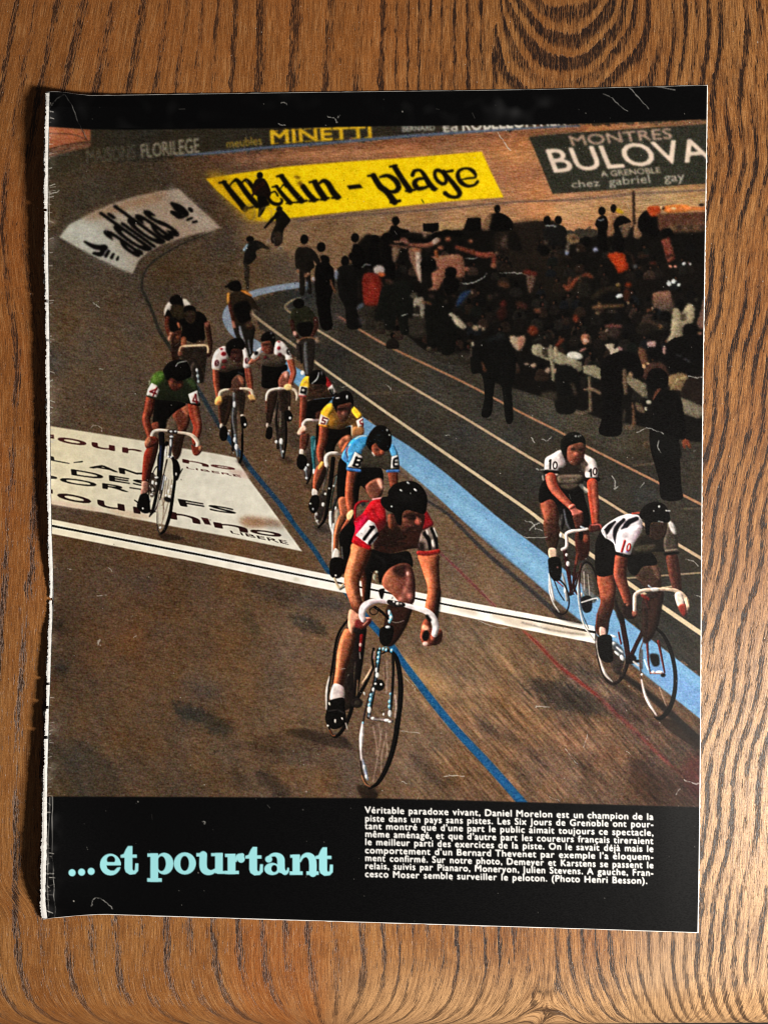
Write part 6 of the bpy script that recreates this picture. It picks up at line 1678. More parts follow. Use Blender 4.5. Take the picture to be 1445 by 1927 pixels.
def paint_page():
    """black borders, headline and caption round the picture"""
    view(*F)
    figure('black_border')
    INK = (7, 7, 8)
    poly([(60, 140), (1360, 140), (1360, 222), (1331, 224), (1200, 229), (1080, 233), (900, 236), (720, 237), (560, 240), (400, 242), (240, 244), (165, 243), (88, 238), (60, 236)], INK, sm=False, soft=.9)
    poly([(60, 1499), (95, 1500), (400, 1501), (690, 1503), (900, 1508), (1100, 1514), (1318, 1520), (1360, 1521), (1360, 1780), (60, 1780)], INK, sm=False, soft=.9)
    figure('headline')
    view(110, 1570, 2.676)
    H = (156, 224, 232)
    for x, y in ((70, 197), (118, 194), (166, 190)):
        oval(x, y, 18, 18, H, soft=.5)
    q = dict(sm=False, soft=.5)

    def cut(f, *a, **k):
        ST['id'] -= 1
        f(*a, **k)
        ST['id'] += 1

    def bar(x0, y0, x1, y1):
        poly([(x0, y0), (x1, y0), (x1, y1), (x0, y1)], H, **q)

    def tee(dx, dy):
        poly(np.array([(342, 76), (352, 62), (374, 62), (374, 105), (396, 105), (396, 122), (374, 122), (374, 178), (379, 187), (386, 183), (388, 150), (404, 150),
                       (403, 188), (388, 204), (360, 207), (340, 194), (334, 176), (334, 122), (314, 122), (314, 108), (330, 102)]) + [dx, dy], H, **q)
    oval(263, 156, 53, 55, H, soft=.5)
    cut(oval, 266, 132, 21, 20, INK, soft=.5)
    cut(poly, [(243, 160), (320, 160), (320, 168), (298, 170), (282, 186), (264, 186), (248, 176)], INK, sm=False, soft=.5)
    bar(245, 143, 315, 157)
    tee(0, 0)
    oval(534, 151, 47, 55, H, soft=.5)
    cut(oval, 520, 151, 22, 38, INK, soft=.5)
    bar(464, 100, 504, 242)
    bar(449, 100, 500, 117)
    bar(448, 224, 522, 243)
    oval(638, 150, 56, 56, H, soft=.5)
    cut(oval, 637, 150, 22, 38, INK, soft=.5)
    bar(696, 98, 748, 115)
    line([(729, 106), (729, 165), (742, 188), (768, 194), (795, 180)], [38, 38, 34, 24, 16], H, soft=.5)
    bar(770, 98, 828, 114)
    bar(790, 98, 829, 200)
    bar(800, 188, 842, 203)
    bar(840, 102, 892, 118)
    bar(853, 102, 893, 204)
    bar(840, 187, 910, 204)
    line([(893, 136), (903, 112), (925, 108)], [12, 18, 22], H, soft=.5)
    oval(921, 128, 19, 19, H, soft=.5)
    tee(628, 4)
    oval(1078, 178, 40, 31, H, soft=.5)
    cut(oval, 1088, 176, 15, 18, INK, soft=.5)
    oval(1060, 129, 18, 17, H, soft=.5)
    line([(1056, 122), (1074, 107), (1098, 105), (1118, 122), (1121, 150), (1121, 178)], [14, 16, 22, 36, 38, 38], H, soft=.5)
    line([(1124, 178), (1140, 196), (1154, 188), (1157, 174)], [30, 22, 14, 9], H, soft=.5)
    bar(1168, 106, 1216, 122)
    bar(1180, 106, 1217, 206)
    bar(1165, 190, 1231, 208)
    line([(1217, 138), (1230, 115), (1252, 106), (1274, 120), (1281, 150), (1281, 198)], [10, 16, 24, 36, 38, 38], H, soft=.5)
    bar(1250, 190, 1312, 208)
    tee(980, 6)
    figure('caption')
    view(*F)
    lines = ["Véritable paradoxe vivant, Daniel Morelon est un champion de la", "piste dans un pays sans pistes. Les Six Jours de Grenoble ont pour-",
             "tant montré que d'une part le public aimait toujours ce spectacle,", "même aménagé, et que d'autre part les coureurs français tireraient",
             "le meilleur parti des exercices de la piste. On le savait déjà mais le", "comportement d'un Bernard Thevenet par exemple l'a éloquem-",
             "ment confirmé. Sur notre photo, Demeyer et Karstens se passent le", "relais, suivis par Pianaro, Moneryon, Julien Stevens. A gauche, Fran-",
             "cesco Moser semble surveiller le peloton. (Photo Henri Besson)."]
    yl = [1531, 1546.8, 1561.2, 1576.2, 1591.2, 1606.8, 1621.4, 1636.2, 1651.5]
    yr = [1543.9, 1558.3, 1574, 1589.5, 1604.4, 1619.6, 1635.2, 1649.6, 1664.8]
    size = 17.6
    for k, ln in enumerate(lines):
        words = [glyph_tris(w, 0.0, 1.1) for w in ln.split()]
        x0, x1 = 687.0, (1218.0 if k == 8 else 1229.5)
        wid = [v[:, 0].max() * size for v, t in words]
        sc = min(1.36, (x1 - x0 - 8.2 * (len(words) - 1)) / sum(wid))
        gap = (x1 - x0 - sum(wid) * sc) / (len(words) - 1)
        x = x0
        E = []
        for (v, t), w in zip(words, wid):
            px = x + v[:, 0] * size * sc
            py = yl[k] + (yr[k] - yl[k]) * (px - 687) / 542 - v[:, 1] * size
            p = tr(np.c_[px, py])
            A, B, C = p[t[:, 0]], p[t[:, 1]], p[t[:, 2]]
            E += [np.hstack([A, B]), np.hstack([B, C]), np.hstack([C, A])]
            x += w * sc + gap
        E = np.vstack(E)
        bb = box(E[:, ::2].min(), E[:, 1::2].min(), E[:, ::2].max(), E[:, 1::2].max(), 4)
        m = fill_edges(E, bb)
        m = np.clip(blur1(m, .65) * 2.3, 0, 1)
        lay(m, bb, (226, 226, 224), soft=.35)
    figure()


def paint_wear_and_sheen():
    """white scratches, rubbed spots and creases where the ink has cracked off the paper, and sheen painted on the upper border"""
    view(*F)
    jg = np.random.default_rng(70)
    k = dict(soft=.4, ident=False)
    w = (214, 212, 206)
    for p, ww in [([(92, 204), (104, 188), (120, 176)], .9), ([(122, 177), (136, 200), (148, 230), (163, 262)], .8), ([(86, 204), (100, 210)], 2), ([(92, 240), (91, 330), (93, 420)], 1.2),
                  ([(530, 193), (536, 192), (540, 196)], 1.6), ([(523, 232), (530, 234), (538, 234)], 2), ([(615, 218), (630, 222), (634, 230)], 1.6), ([(640, 216), (634, 222)], 1.2),
                  ([(1135, 176), (1152, 184), (1168, 200), (1180, 208)], 1.2), ([(1183, 163), (1198, 178), (1220, 204)], 1.8), ([(1228, 161), (1270, 168)], 1.4), ([(936, 248), (948, 266), (960, 282)], 2.2),
                  ([(88, 318), (98, 314)], 3), ([(92, 364), (104, 362), (112, 358)], 1.8), ([(176, 570), (182, 574), (186, 578)], 1.6), ([(185, 694), (195, 695)], 2), ([(170, 805), (180, 800), (192, 806), (190, 812)], 1.3),
                  ([(1000, 822), (1006, 834)], 2), ([(1020, 826), (1028, 830), (1036, 822)], 1.5), ([(1199, 814), (1216, 806), (1232, 810), (1248, 816)], 1.5), ([(1240, 828), (1238, 842), (1244, 852)], 2),
                  ([(1152, 896), (1158, 910), (1156, 920), (1162, 916)], 2), ([(1204, 918), (1212, 908)], 1.4), ([(988, 980), (1002, 984), (1008, 994), (1020, 998)], 2), ([(996, 998), (1006, 988), (1016, 984)], 2.4),
                  ([(980, 1008), (1000, 1012), (1030, 1010)], 1.4), ([(1008, 882), (1016, 884), (1024, 884)], 1.8), ([(1290, 1052), (1304, 1056), (1314, 1066)], 1.8), ([(1306, 1120), (1320, 1124)], 1.4),
                  ([(1295, 707), (1310, 710), (1322, 709)], 1.8), ([(183, 1210), (188, 1204), (184, 1214)], 2.4), ([(128, 1070), (135, 1072)], 1.3), ([(205, 1068), (212, 1076)], 1.3), ([(184, 1122), (200, 1120)], 1.5), ([(252, 1200), (256, 1196)], 1.5),
                  ([(1008, 1332), (1012, 1330), (1034, 1331)], 1.8), ([(834, 1462), (850, 1460), (874, 1461)], 1.8), ([(1064, 1410), (1076, 1426), (1086, 1438)], 1.4), ([(1286, 1468), (1304, 1474), (1320, 1476)], 2.2),
                  ([(1280, 1484), (1272, 1496)], 1.5), ([(760, 1274), (776, 1290), (782, 1300)], 1.4), ([(755, 1376), (790, 1380)], 1.2), ([(1106, 1382), (1098, 1406)], 1.3), ([(1180, 1415), (1186, 1420)], 1.4),
                  ([(900, 1168), (930, 1180), (958, 1182)], 1.3), ([(1034, 1500), (1052, 1508)], 1.2), ([(755, 1470), (766, 1476)], 1.3), ([(380, 1546), (386, 1548), (384, 1552)], 2), ([(172, 1706), (176, 1692), (190, 1692), (204, 1702), (212, 1712)], 1.6),
                  ([(1105, 1536), (1112, 1546), (1118, 1552)], 1.6), ([(1078, 1570), (1090, 1584), (1102, 1602)], .8), ([(98, 1500), (99, 1600), (101, 1660), (104, 1726)], 1.3), ([(94, 1500), (90, 1600), (91, 1726)], 1.6),
                  ([(88, 1644), (100, 1645)], 1.8), ([(560, 720), (574, 718)], 1.2), ([(640, 728), (652, 727)], 1.2), ([(726, 724), (732, 728), (736, 734)], 1.4), ([(836, 820), (846, 818)], 1.2), ([(260, 968), (270, 976)], 1), ([(640, 1260), (650, 1258)], 1)]:
        q = smooth(np.array(p, float), 5, False)
        q += jg.normal(0, .6, q.shape)
        line(q, ww * jg.uniform(.3, 1.25, len(q)), w, a=.6, sm=False, **k)
    g = np.random.default_rng(77)
    for _ in range(420):
        x, y = g.uniform(95, 1320), g.uniform(180, 1740)
        r = g.choice([.5, .7, 1.0, 1.4], p=[.4, .35, .2, .05])
        blobs([(x, y, r, r)], (190, 186, 178), soft=.4, a=g.uniform(.25, .9), ident=False)
    for _ in range(110):
        x, y = g.uniform(95, 1320), g.uniform(250, 1500)
        blobs([(x, y, g.uniform(.7, 1.6), g.uniform(.5, 1.1), g.uniform(0, 180))], (24, 20, 18), soft=.5, a=.7, ident=False)
    for _ in range(60):
        x, y, an, L = g.uniform(95, 1320), g.uniform(180, 1740), g.uniform(0, 6.28), g.uniform(3, 12)
        line([(x, y), (x + L * math.cos(an), y + L * math.sin(an))], .9, (170, 166, 158), soft=.4, a=g.uniform(.2, .6), ident=False)
    for _ in range(160):
        t = g.uniform(0, 1)
        x, y = 700 + 610 * t + g.uniform(-14, 14), 815 + 470 * t + g.uniform(-10, 22)
        blobs([(x, y, g.uniform(.6, 1.3), g.uniform(.5, 1))], (60, 84, 110), soft=.5, a=.55, ident=False)
    # fibres along the torn side
    for _ in range(170):
        y = g.uniform(180, 1728)
        x = 86 + g.uniform(0, 8)
        line([(x, y), (x + g.uniform(2, 11), y + g.uniform(-4, 4))], g.uniform(.6, 1.5), (200, 196, 188), soft=.4, a=g.uniform(.3, .9), ident=False)
    # grey haze on the glossy upper border: sheen and dirt painted into the ink colour
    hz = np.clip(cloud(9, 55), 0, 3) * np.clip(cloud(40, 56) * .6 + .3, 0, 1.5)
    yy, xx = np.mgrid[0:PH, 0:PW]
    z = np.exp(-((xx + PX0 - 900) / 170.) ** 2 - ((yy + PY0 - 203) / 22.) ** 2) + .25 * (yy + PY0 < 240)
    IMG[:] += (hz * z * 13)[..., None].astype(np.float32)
    z = np.exp(-((xx + PX0 - 95) / 14.) ** 2) * np.clip(cloud(7, 57) + .4, 0, 2)
    IMG[:] += (z * 16)[..., None].astype(np.float32)


def paint_all():
    paint_track()
    paint_shadows()
    rough(2.2, 31, 3)
    rough(1.2, 33, 1.4)
    paint_lines()
    paint_finish_line()
    paint_banners()
    ST['shade'] = .7
    paint_crowd()
    IMG[np.isin(IDM, [k for k, v in FIG.items() if v and v[0] == 'printed_spectators'])] *= np.asarray([.86, .88, .9], np.float32)
    rough(.4, 51, 1.6, [k for k, v in FIG.items() if v and v[0] == 'printed_spectators'])
    paint_far_riders()
    ST['shade'] = 1.7
    paint_riders()
    ST['shade'] = 0.0
    far = np.clip((900 - (np.arange(PH) + PY0)) / 400, 0, 1)[:, None, None].astype(np.float32)
    IMG[:] = sharpen(IMG, 1.6, .4) * (1 - far) + blur1(IMG, .8) * far
    paint_grain()
    paint_page()
    paint_wear_and_sheen()
    IMG[:] = sharpen(IMG, 1.0, .35)
    np.clip(IMG, 0, 255, out=IMG)
# ================================================================ helpers for geometry and materials
def sstep(a, b, x):
    t = np.clip((x - a) / (b - a), 0, 1)
    return t * t * (3 - 2 * t)


def obj(name, verts, faces, mat, parent=None, smooth_shade=True):
    """verts (n,3), faces (m,4) as one mesh object"""
    me = bpy.data.meshes.new(name)
    nv, nf = len(verts), len(faces)
    me.vertices.add(nv)
    me.vertices.foreach_set('co', np.asarray(verts, np.float32).ravel())
    me.loops.add(nf * 4)
    me.loops.foreach_set('vertex_index', np.asarray(faces, np.int32).ravel())
    me.polygons.add(nf)
    me.polygons.foreach_set('loop_start', np.arange(0, nf * 4, 4, dtype=np.int32))
    me.update(calc_edges=True)
    me.polygons.foreach_set('use_smooth', np.full(nf, smooth_shade))
    me.materials.append(mat)
    o = bpy.data.objects.new(name, me)
    scene.collection.objects.link(o)
    if parent is not None:
        o.parent = parent
    return o


class Nodes:
    def __init__(self, name):
        self.m = bpy.data.materials.new(name)
        self.m.use_nodes = True
        self.t = self.m.node_tree
        self.b = self.t.nodes['Principled BSDF']

    def n(self, typ, **k):
        n = self.t.nodes.new(typ)
        for a, v in k.items():
            setattr(n, a, v)
        return n

    def put(self, sock, v):
        if hasattr(v, 'is_output') or isinstance(v, bpy.types.NodeSocket):
            self.t.links.new(v, sock)
        else:
            sock.default_value = v

    def math(self, op, a, b=0.0, c=0.0, clamp=False):
        n = self.n('ShaderNodeMath', operation=op, use_clamp=clamp)
        for i, v in enumerate((a, b, c)):
            self.put(n.inputs[i], v)
        return n.outputs[0]

    def attr(self, name, out='Fac'):
        return self.n('ShaderNodeAttribute', attribute_name=name).outputs[out]

    def xyz(self, x, y, z=0.0):
        n = self.n('ShaderNodeCombineXYZ')
        for i, v in enumerate((x, y, z)):
            self.put(n.inputs[i], v)
        return n.outputs[0]

    def noise(self, vec, scale=1.0, detail=2.0, rough=0.5):
        n = self.n('ShaderNodeTexNoise')
        self.put(n.inputs['Vector'], vec)
        n.inputs['Scale'].default_value = scale
        n.inputs['Detail'].default_value = detail
        n.inputs['Roughness'].default_value = rough
        return n.outputs['Fac']

    def step(self, v, a, b, c=0.0, d=1.0):
        n = self.n('ShaderNodeMapRange', interpolation_type='SMOOTHSTEP')
        for i, q in enumerate((v, a, b, c, d)):
            self.put(n.inputs[i], q)
        return n.outputs[0]

    def mix(self, f, a, b, mode='MIX'):
        n = self.n('ShaderNodeMix', data_type='RGBA', blend_type=mode)
        for i, v in ((0, f), (6, a), (7, b)):
            if not isinstance(v, bpy.types.NodeSocket) and i and len(v) == 3:
                v = (*v, 1)
            self.put(n.inputs[i], v)
        return n.outputs[2]


# ================================================================ wooden table
def wood_material():
    w = Nodes('oiled_elm')
    gx, gy, ring = w.attr('grain_across'), w.attr('grain_along'), w.attr('growth_ring')
    wide = w.attr('porous')
    coarse = w.attr('coarse')
    cs = w.step(coarse, 0, 1, .62, 1)
    jit = w.noise(w.xyz(w.math('MULTIPLY', gx, .16), w.math('MULTIPLY', gy, .022)), 1, 3, .6)
    jit2 = w.noise(w.xyz(w.math('MULTIPLY', gx, .5), w.math('MULTIPLY', gy, .05)), 1, 2, .6)
    r = w.math('ADD', ring, w.math('MULTIPLY', w.math('SUBTRACT', jit, .5), .5))
    r = w.math('ADD', r, w.math('MULTIPLY', w.math('SUBTRACT', jit2, .5), .34))
    t = w.math('FRACT', r)
    per = w.noise(w.xyz(w.math('FLOOR', r), 3.7, w.math('MULTIPLY', gy, .004)), 1.3, 1)   # rings differ from one another
    band = w.math('MULTIPLY', w.step(t, 0.0, .07), w.step(t, w.math('ADD', .12, wide), w.math('ADD', .42, wide), 1, 0))
    band = w.math('MULTIPLY', band, w.step(per, .32, .60, .25, 1.0))
    pore = w.noise(w.xyz(w.math('MULTIPLY', gx, .34), w.math('MULTIPLY', gy, .030)), 1, 2.5, .65)
    pore2 = w.noise(w.xyz(w.math('MULTIPLY', gx, .75), w.math('MULTIPLY', gy, .06), 9.0), 1, 2, .6)
    th = w.math('SUBTRACT', .655, w.math('MULTIPLY', band, .205))
    dark = w.step(pore, w.math('SUBTRACT', th, .03), w.math('ADD', th, .05))
    th2 = w.math('SUBTRACT', .69, w.math('MULTIPLY', band, .20))
    dark2 = w.step(pore2, th2, w.math('ADD', th2, .07))
    brk = w.noise(w.xyz(w.math('MULTIPLY', gx, 1.1), w.math('MULTIPLY', gy, .13), 5.0), 1, 2, .6)
    dark = w.math('MULTIPLY', dark, w.step(brk, .30, .48, .25, 1.0))
    dk = w.math('MAXIMUM', dark, w.math('MULTIPLY', dark2, .85))
    fib = w.noise(w.xyz(w.math('MULTIPLY', gx, .9), w.math('MULTIPLY', gy, .03), 4.0), 1, 3, .7)
    spk = w.noise(w.xyz(w.math('MULTIPLY', gx, .6), w.math('MULTIPLY', gy, .3), 2.0), 1, 2, .7)
    strk = w.noise(w.xyz(w.math('MULTIPLY', gx, .2), w.math('MULTIPLY', gy, .011), 6.0), 1, 3, .65)
    big = w.noise(w.xyz(w.math('MULTIPLY', gx, .012), w.math('MULTIPLY', gy, .0035), 1.0), 1, 3, .6)
    base = w.mix(w.step(big, .35, .65), (.345, .118, .022), (.455, .186, .046))
    pale = w.attr('pale_side')
    base = w.mix(pale, base, (.72, .43, .21))
    base = w.mix(w.math('MULTIPLY', w.attr('red_side'), w.step(big, .4, .6, .4, 1)), base, (.400, .120, .020))
    base = w.mix(w.math('MULTIPLY', cs, w.step(strk, .42, .66, 0, .65)), base, (.120, .046, .015))
    base = w.mix(w.step(strk, .50, .28, 0, .45), base, (.58, .32, .13))
    base = w.mix(w.math('MULTIPLY', cs, w.step(fib, .44, .66, 0, .85)), base, (.065, .026, .011))
    base = w.mix(w.step(fib, .48, .28, 0, .5), base, (.66, .40, .19))
    base = w.mix(w.step(spk, .52, .70, 0, .65), base, (.080, .034, .014))
    base = w.mix(w.step(spk, .44, .28, 0, .35), base, (.70, .45, .24))
    base = w.mix(w.math('MULTIPLY', band, w.step(coarse, 0, 1, .4, .58)), base, (.070, .030, .018))
    col = w.mix(w.math('MULTIPLY', dk, w.attr('pore_depth')), base, (.010, .006, .006))
    col = w.mix(w.attr('knot'), col, (.012, .007, .006))
    fleck = w.noise(w.xyz(w.math('MULTIPLY', gx, .33), w.math('MULTIPLY', gy, .16), 7.0), 1, 1)
    col = w.mix(w.step(fleck, .775, .80), col, (.55, .46, .38))
    w.put(w.b.inputs['Base Color'], col)
    w.put(w.b.inputs['Roughness'], w.step(spk, .3, .7, .36, .55))
    w.b.inputs['Specular IOR Level'].default_value = .45
    bm = w.n('ShaderNodeBump')
    bm.inputs['Strength'].default_value = .55
    bm.inputs['Distance'].default_value = .0004
    hgt = w.math('SUBTRACT', w.math('MULTIPLY', fib, .35), w.math('MULTIPLY', dk, .8))
    hgt = w.math('ADD', hgt, w.math('MULTIPLY', spk, .3))
    w.put(bm.inputs['Height'], hgt)
    w.put(w.b.inputs['Normal'], bm.outputs[0])
    return w.m


def smooth_noise(x, y, sx, sy, seed):
    g = np.random.default_rng(seed)
    o = np.zeros_like(x)
    for k in range(7):
        a = g.uniform(-1, 1, 2)
        o += np.sin((x / sx * a[0] + y / sy * a[1]) * 2.6 + g.uniform(0, 6.28)) / 2.6
    return o


def Yrow(y):
    return y[:, 0]


def grain_fields(x, y):
    """growth-ring field of the board in page units (x right, y down)"""
    n1, n2 = smooth_noise(x, y, 170, 420, 1), smooth_noise(x, y, 60, 190, 2)
    # plain part on the left: nearly upright lines
    lean = .16 * (1 - sstep(250, 480, x)) * (1 - sstep(300, 700, y)) + .03
    left = (x + lean * (y - 170) + 9 * n1 + 3.5 * n2)
    u_left = left / 46 + .35 * np.sin(left / 61)
    # the upright grain tightens towards the right
    u_mid = u_left + np.clip(left - 720, 0, 260) / 60
    # cathedral figure at the top right, running out into the tighter strip down the right side
    tilt = .115 * np.clip(y - 300, 0, 2000) + .00005 * np.clip(y - 700, 0, 700) ** 2

    def cathedral(x, y, n1, n2, t):
        xc = 1062 + 6 * np.sin(y / 40)
        d = np.sqrt((x - xc) ** 2 + 300) - 17
        wgt = 1 - sstep(70, 190, np.abs(x - xc))
        jag = smooth_noise(x, y, 17, 60, 8)
        c = (y + 7 * n2 + 5 * jag) * (.10 + .90 * wgt) + np.where(d < 105, .0118 * d * d, .0118 * 105 ** 2 + 2.0 * (d - 105))
        c = c + sstep(1180, 1320, x) * 2.0 * (t + 2.5 * n1 + 2.2 * n2)
        return c / 47, wgt
    one = np.array([[0.0]])
    u_cat, wgt = cathedral(x, y, n1, n2, tilt)
    k0 = cathedral(one + 935, one + 80, one, one, one)[0][0, 0]
    u_cat = u_cat + 935 / 46 + .35 * math.sin(935 / 61) + 215 / 60 - k0
    wc = sstep(915, 955, x)
    u = u_mid * (1 - wc) + u_cat * wc
    # lower edge: figure that bends away as the edge rolls over; ring count matched to the field above
    s = np.clip(y - 1800, 0, 400)
    dirn = 1 - 2 * sstep(520, 700, x) + 2 * sstep(985, 1075, x)
    bend = dirn * (.0026 * s ** 2)
    wr = sstep(1180, 1320, x)
    low = x - bend + (7 * n1 + 3 * n2) * (1 - wr) - .05 * (y - 1740) * (1 - wr)
    gridx = np.arange(-2200.0, 3800.0, 5.0)
    rho = 1 / 46 + (1 / 24 - 1 / 46) * sstep(660, 760, gridx) + (1 / 23.5 - 1 / 24) * sstep(1000, 1200, gridx)
    cum = np.cumsum(rho) * 5
    j = np.abs(Yrow(y) - 1735).argmin()
    want = np.interp(1330, x[j], u[j]) - np.interp(40, x[j], u[j])
    miss = want - (np.interp(1330, gridx, cum) - np.interp(40, gridx, cum))
    cum = cum + miss * sstep(690, 1230, gridx)
    cum = cum + np.interp(40, x[j], u[j]) - np.interp(40, gridx, cum)
    u_low = np.interp(low.ravel(), gridx, cum).reshape(x.shape)
    u_low = u_low + wr * 2.0 / 47 * (tilt - tilt[j][None] * 1.0 + 2.5 * (n1 - n1[j][None]) + 2.2 * (n2 - n2[j][None]))
    wl = sstep(1640, 1735, y)
    u = u * (1 - wl) + u_low * wl
    rx = x + tilt + 7 * n1 + 4.5 * n2
    gx = (x + lean * (y - 170) + 3 * n2) * (1 - wl) + (x - bend * .9 + 3 * n2) * wl
    gx = gx * (1 - wr) + rx * wr
    porous = .02 + .34 * wc * wgt * (1 - wl) + .12 * wr + .05 * sstep(1000, 1150, x)
    pale = np.clip(.95 * sstep(900, 1500, y) * sstep(1100, 1330, x) + .8 * sstep(1760, 1900, y) * sstep(300, 900, x), 0, 1)
    red = np.clip((1 - sstep(60, 160, x)) * sstep(150, 420, y) * (1 - sstep(1000, 1300, y)) + (1 - sstep(20, 420, y)) * (1 - sstep(700, 1000, x)) * .8
                  + sstep(1700, 1760, y) * sstep(380, 470, x) * (1 - sstep(560, 680, x)), 0, 1)
    knot = np.zeros_like(x)
    for kx, ky, r in ((1015, 1868, 5), (1030, 1872, 4.5), (1043, 1866, 4.5), (790, 1859, 3.5)):
        knot = np.maximum(knot, np.exp(-((x - kx) ** 2 + (y - ky) ** 2) / (r * r)))
    for kx, ky in ((1022, 1870), (790, 1859)):
        e = np.exp(-((x - kx) ** 2 + (y - ky) ** 2) / 900)
        u += .5 * e
    coarse = np.clip(sstep(620, 960, x) - .25 * sstep(1780, 1880, y), 0, 1)
    depth = .95 - .3 * sstep(1800, 1890, y) - .12 * (1 - coarse)
    return u, gx, y, porous, pale, red, knot, coarse, depth


def build_table():
    xs = np.unique(np.r_[np.linspace(-1800, -60, 60), np.arange(-60, 1512, 4.0), np.linspace(1512, 3300, 60)])
    y_end, R = 1856.0, .025
    arc = np.linspace(0, math.pi * .95, 60)
    flat = np.unique(np.r_[np.linspace(-1500, -60, 50), np.arange(-60, y_end, 4.0)])
    Yp = np.r_[flat, y_end + arc[1:] * R / S]
    X, Y = np.meshgrid(xs, Yp)
    wx = (X - CX) * S
    th = np.clip((Y - y_end) * S / R, 0, None)
    wy = -(np.minimum(Y, y_end) - CY) * S - R * np.sin(th)
    wz = -R * (1 - np.cos(th))
    a = math.radians(-.32)      # the table edge is not quite square to the picture
    k = sstep(1300, 1850, Y)
    wy = wy + wx * math.tan(a) * -1 * k * 1.0
    n0, n1 = X.shape
    idx = np.arange(n0 * n1).reshape(n0, n1)
    f = np.stack([idx[:-1, :-1], idx[1:, :-1], idx[1:, 1:], idx[:-1, 1:]], -1).reshape(-1, 4)
    # underside: drop back wall and bottom so the top is a real slab
    o = obj('table', np.stack([wx, wy, wz], -1).reshape(-1, 3), f, wood_material())
    for nm, v in zip(('growth_ring', 'grain_across', 'grain_along', 'porous', 'pale_side', 'red_side', 'knot', 'coarse', 'pore_depth'), grain_fields(X, Y)):
        at = o.data.attributes.new(nm, 'FLOAT', 'POINT')
        at.data.foreach_set('value', np.asarray(v, np.float32).ravel())
    o['kind'] = 'structure'
    o['label'] = 'brown wooden tabletop with dark grain and a rounded front edge'
    return o


# ================================================================ the magazine page
EDGE = dict(
    top=[(87, 171), (110, 171.5), (150, 176.5), (190, 178), (400, 175), (700, 171), (1000, 167), (1332, 159)],
    left=[(87, 171), (84.5, 300), (84, 420), (85, 520), (87, 660), (88, 800), (89, 900), (91, 1000), (93, 1060), (94, 1131), (91, 1200), (88, 1290), (86, 1340), (84.5, 1400), (82, 1480), (79.5, 1600), (77, 1690), (81, 1731)],
    bottom=[(81, 1731), (105, 1728), (180, 1722.5), (250, 1724), (500, 1731.5), (1000, 1746.5), (1314, 1756.5)],
    right=[(1332, 159), (1330, 300), (1327, 500), (1323, 780), (1320.5, 1100), (1318.5, 1400), (1316.5, 1600), (1314, 1756.5)])


def curve(pts, n):
    p = smooth(np.asarray(pts, float), 12, False)
    s = np.r_[0, np.cumsum(np.hypot(*np.diff(p, axis=0).T))]
    t = np.linspace(0, s[-1], n)
    return np.stack([np.interp(t, s, p[:, 0]), np.interp(t, s, p[:, 1])], -1)


def patch(nu, nv, inset):
    """page surface between its four real edges, pulled in by inset (l, t, r, b)"""
    l, t, r, b = inset
    T, B = curve(EDGE['top'], nu), curve(EDGE['bottom'], nu)
    L, R = curve(EDGE['left'], nv), curve(EDGE['right'], nv)
    u, v = np.linspace(0, 1, nu)[None, :, None], np.linspace(0, 1, nv)[:, None, None]
    P = ((1 - v) * T[None] + v * B[None] + (1 - u) * L[:, None] + u * R[:, None]
         - ((1 - u) * (1 - v) * T[0] + u * (1 - v) * T[-1] + (1 - u) * v * B[0] + u * v * B[-1]))
    u, v = u[..., 0], v[..., 0]
    P[..., 0] += l * (1 - u) - r * u
    P[..., 1] += t * (1 - v) - b * v
    return P


SHW = np.array([(160, 30), (180, 34), (200, 46), (300, 46), (400, 40), (500, 35), (600, 31), (800, 28), (900, 27), (1000, 23), (1060, 14), (1110, 4), (1132, 1), (1160, 4), (1200, 13), (1290, 20),
                (1340, 24), (1400, 30), (1500, 36), (1600, 44), (1660, 45), (1690, 34), (1715, 12), (1735, 4)], float)


def page_height(x, y):
    """the torn side of the page stands off the table in two long waves (metres)"""
    h = np.interp(y, SHW[:, 0], SHW[:, 1]) * S * .66
    d = np.clip(x - 84, 0, None)
    z = h * np.exp(-(d / 95.0) ** 1.25)
    z += .00035 * np.exp(-(np.clip(y - 170, 0, None) / 60) ** 1.3) * np.exp(-((x - 500) / 500) ** 2)
    z += .00018 * (1 + np.sin(x / 190 + 1.3) * np.cos(y / 230)) * sstep(84, 160, x) * (1 - sstep(1240, 1322, x)) * .6
    return z + .0003


def place(P, lift=0.0):
    z = page_height(P[..., 0], P[..., 1]) + lift
    k = S * (CAMZ - z) / CAMZ
    return np.stack([(P[..., 0] - CX) * k, -(P[..., 1] - CY) * k, z], -1)


def srgb(c):
    c = np.clip(c / 255.0, 0, 1)
    return np.where(c <= .04045, c / 12.92, ((c + .055) / 1.055) ** 2.4)


def ink_material():
    m = Nodes('printed_ink')
    a = m.n('ShaderNodeAttribute', attribute_name='ink')
    tc = m.n('ShaderNodeTexCoord')
    mp = m.n('ShaderNodeMapping')
    mp.inputs['Scale'].default_value = (1400, 4200, 1400)
    m.t.links.new(tc.outputs['Object'], mp.inputs['Vector'])
    fi = m.noise(mp.outputs[0], 1, 3, .6)
    m.put(m.b.inputs['Base Color'], a.outputs['Color'])
    m.put(m.b.inputs['Roughness'], m.step(fi, .3, .7, .34, .50))
    m.b.inputs['Specular IOR Level'].default_value = .12
    bm = m.n('ShaderNodeBump')
    bm.inputs['Strength'].default_value = .12
    bm.inputs['Distance'].default_value = .0001
    m.put(bm.inputs['Height'], fi)
    m.put(m.b.inputs['Normal'], bm.outputs[0])
    return m.m


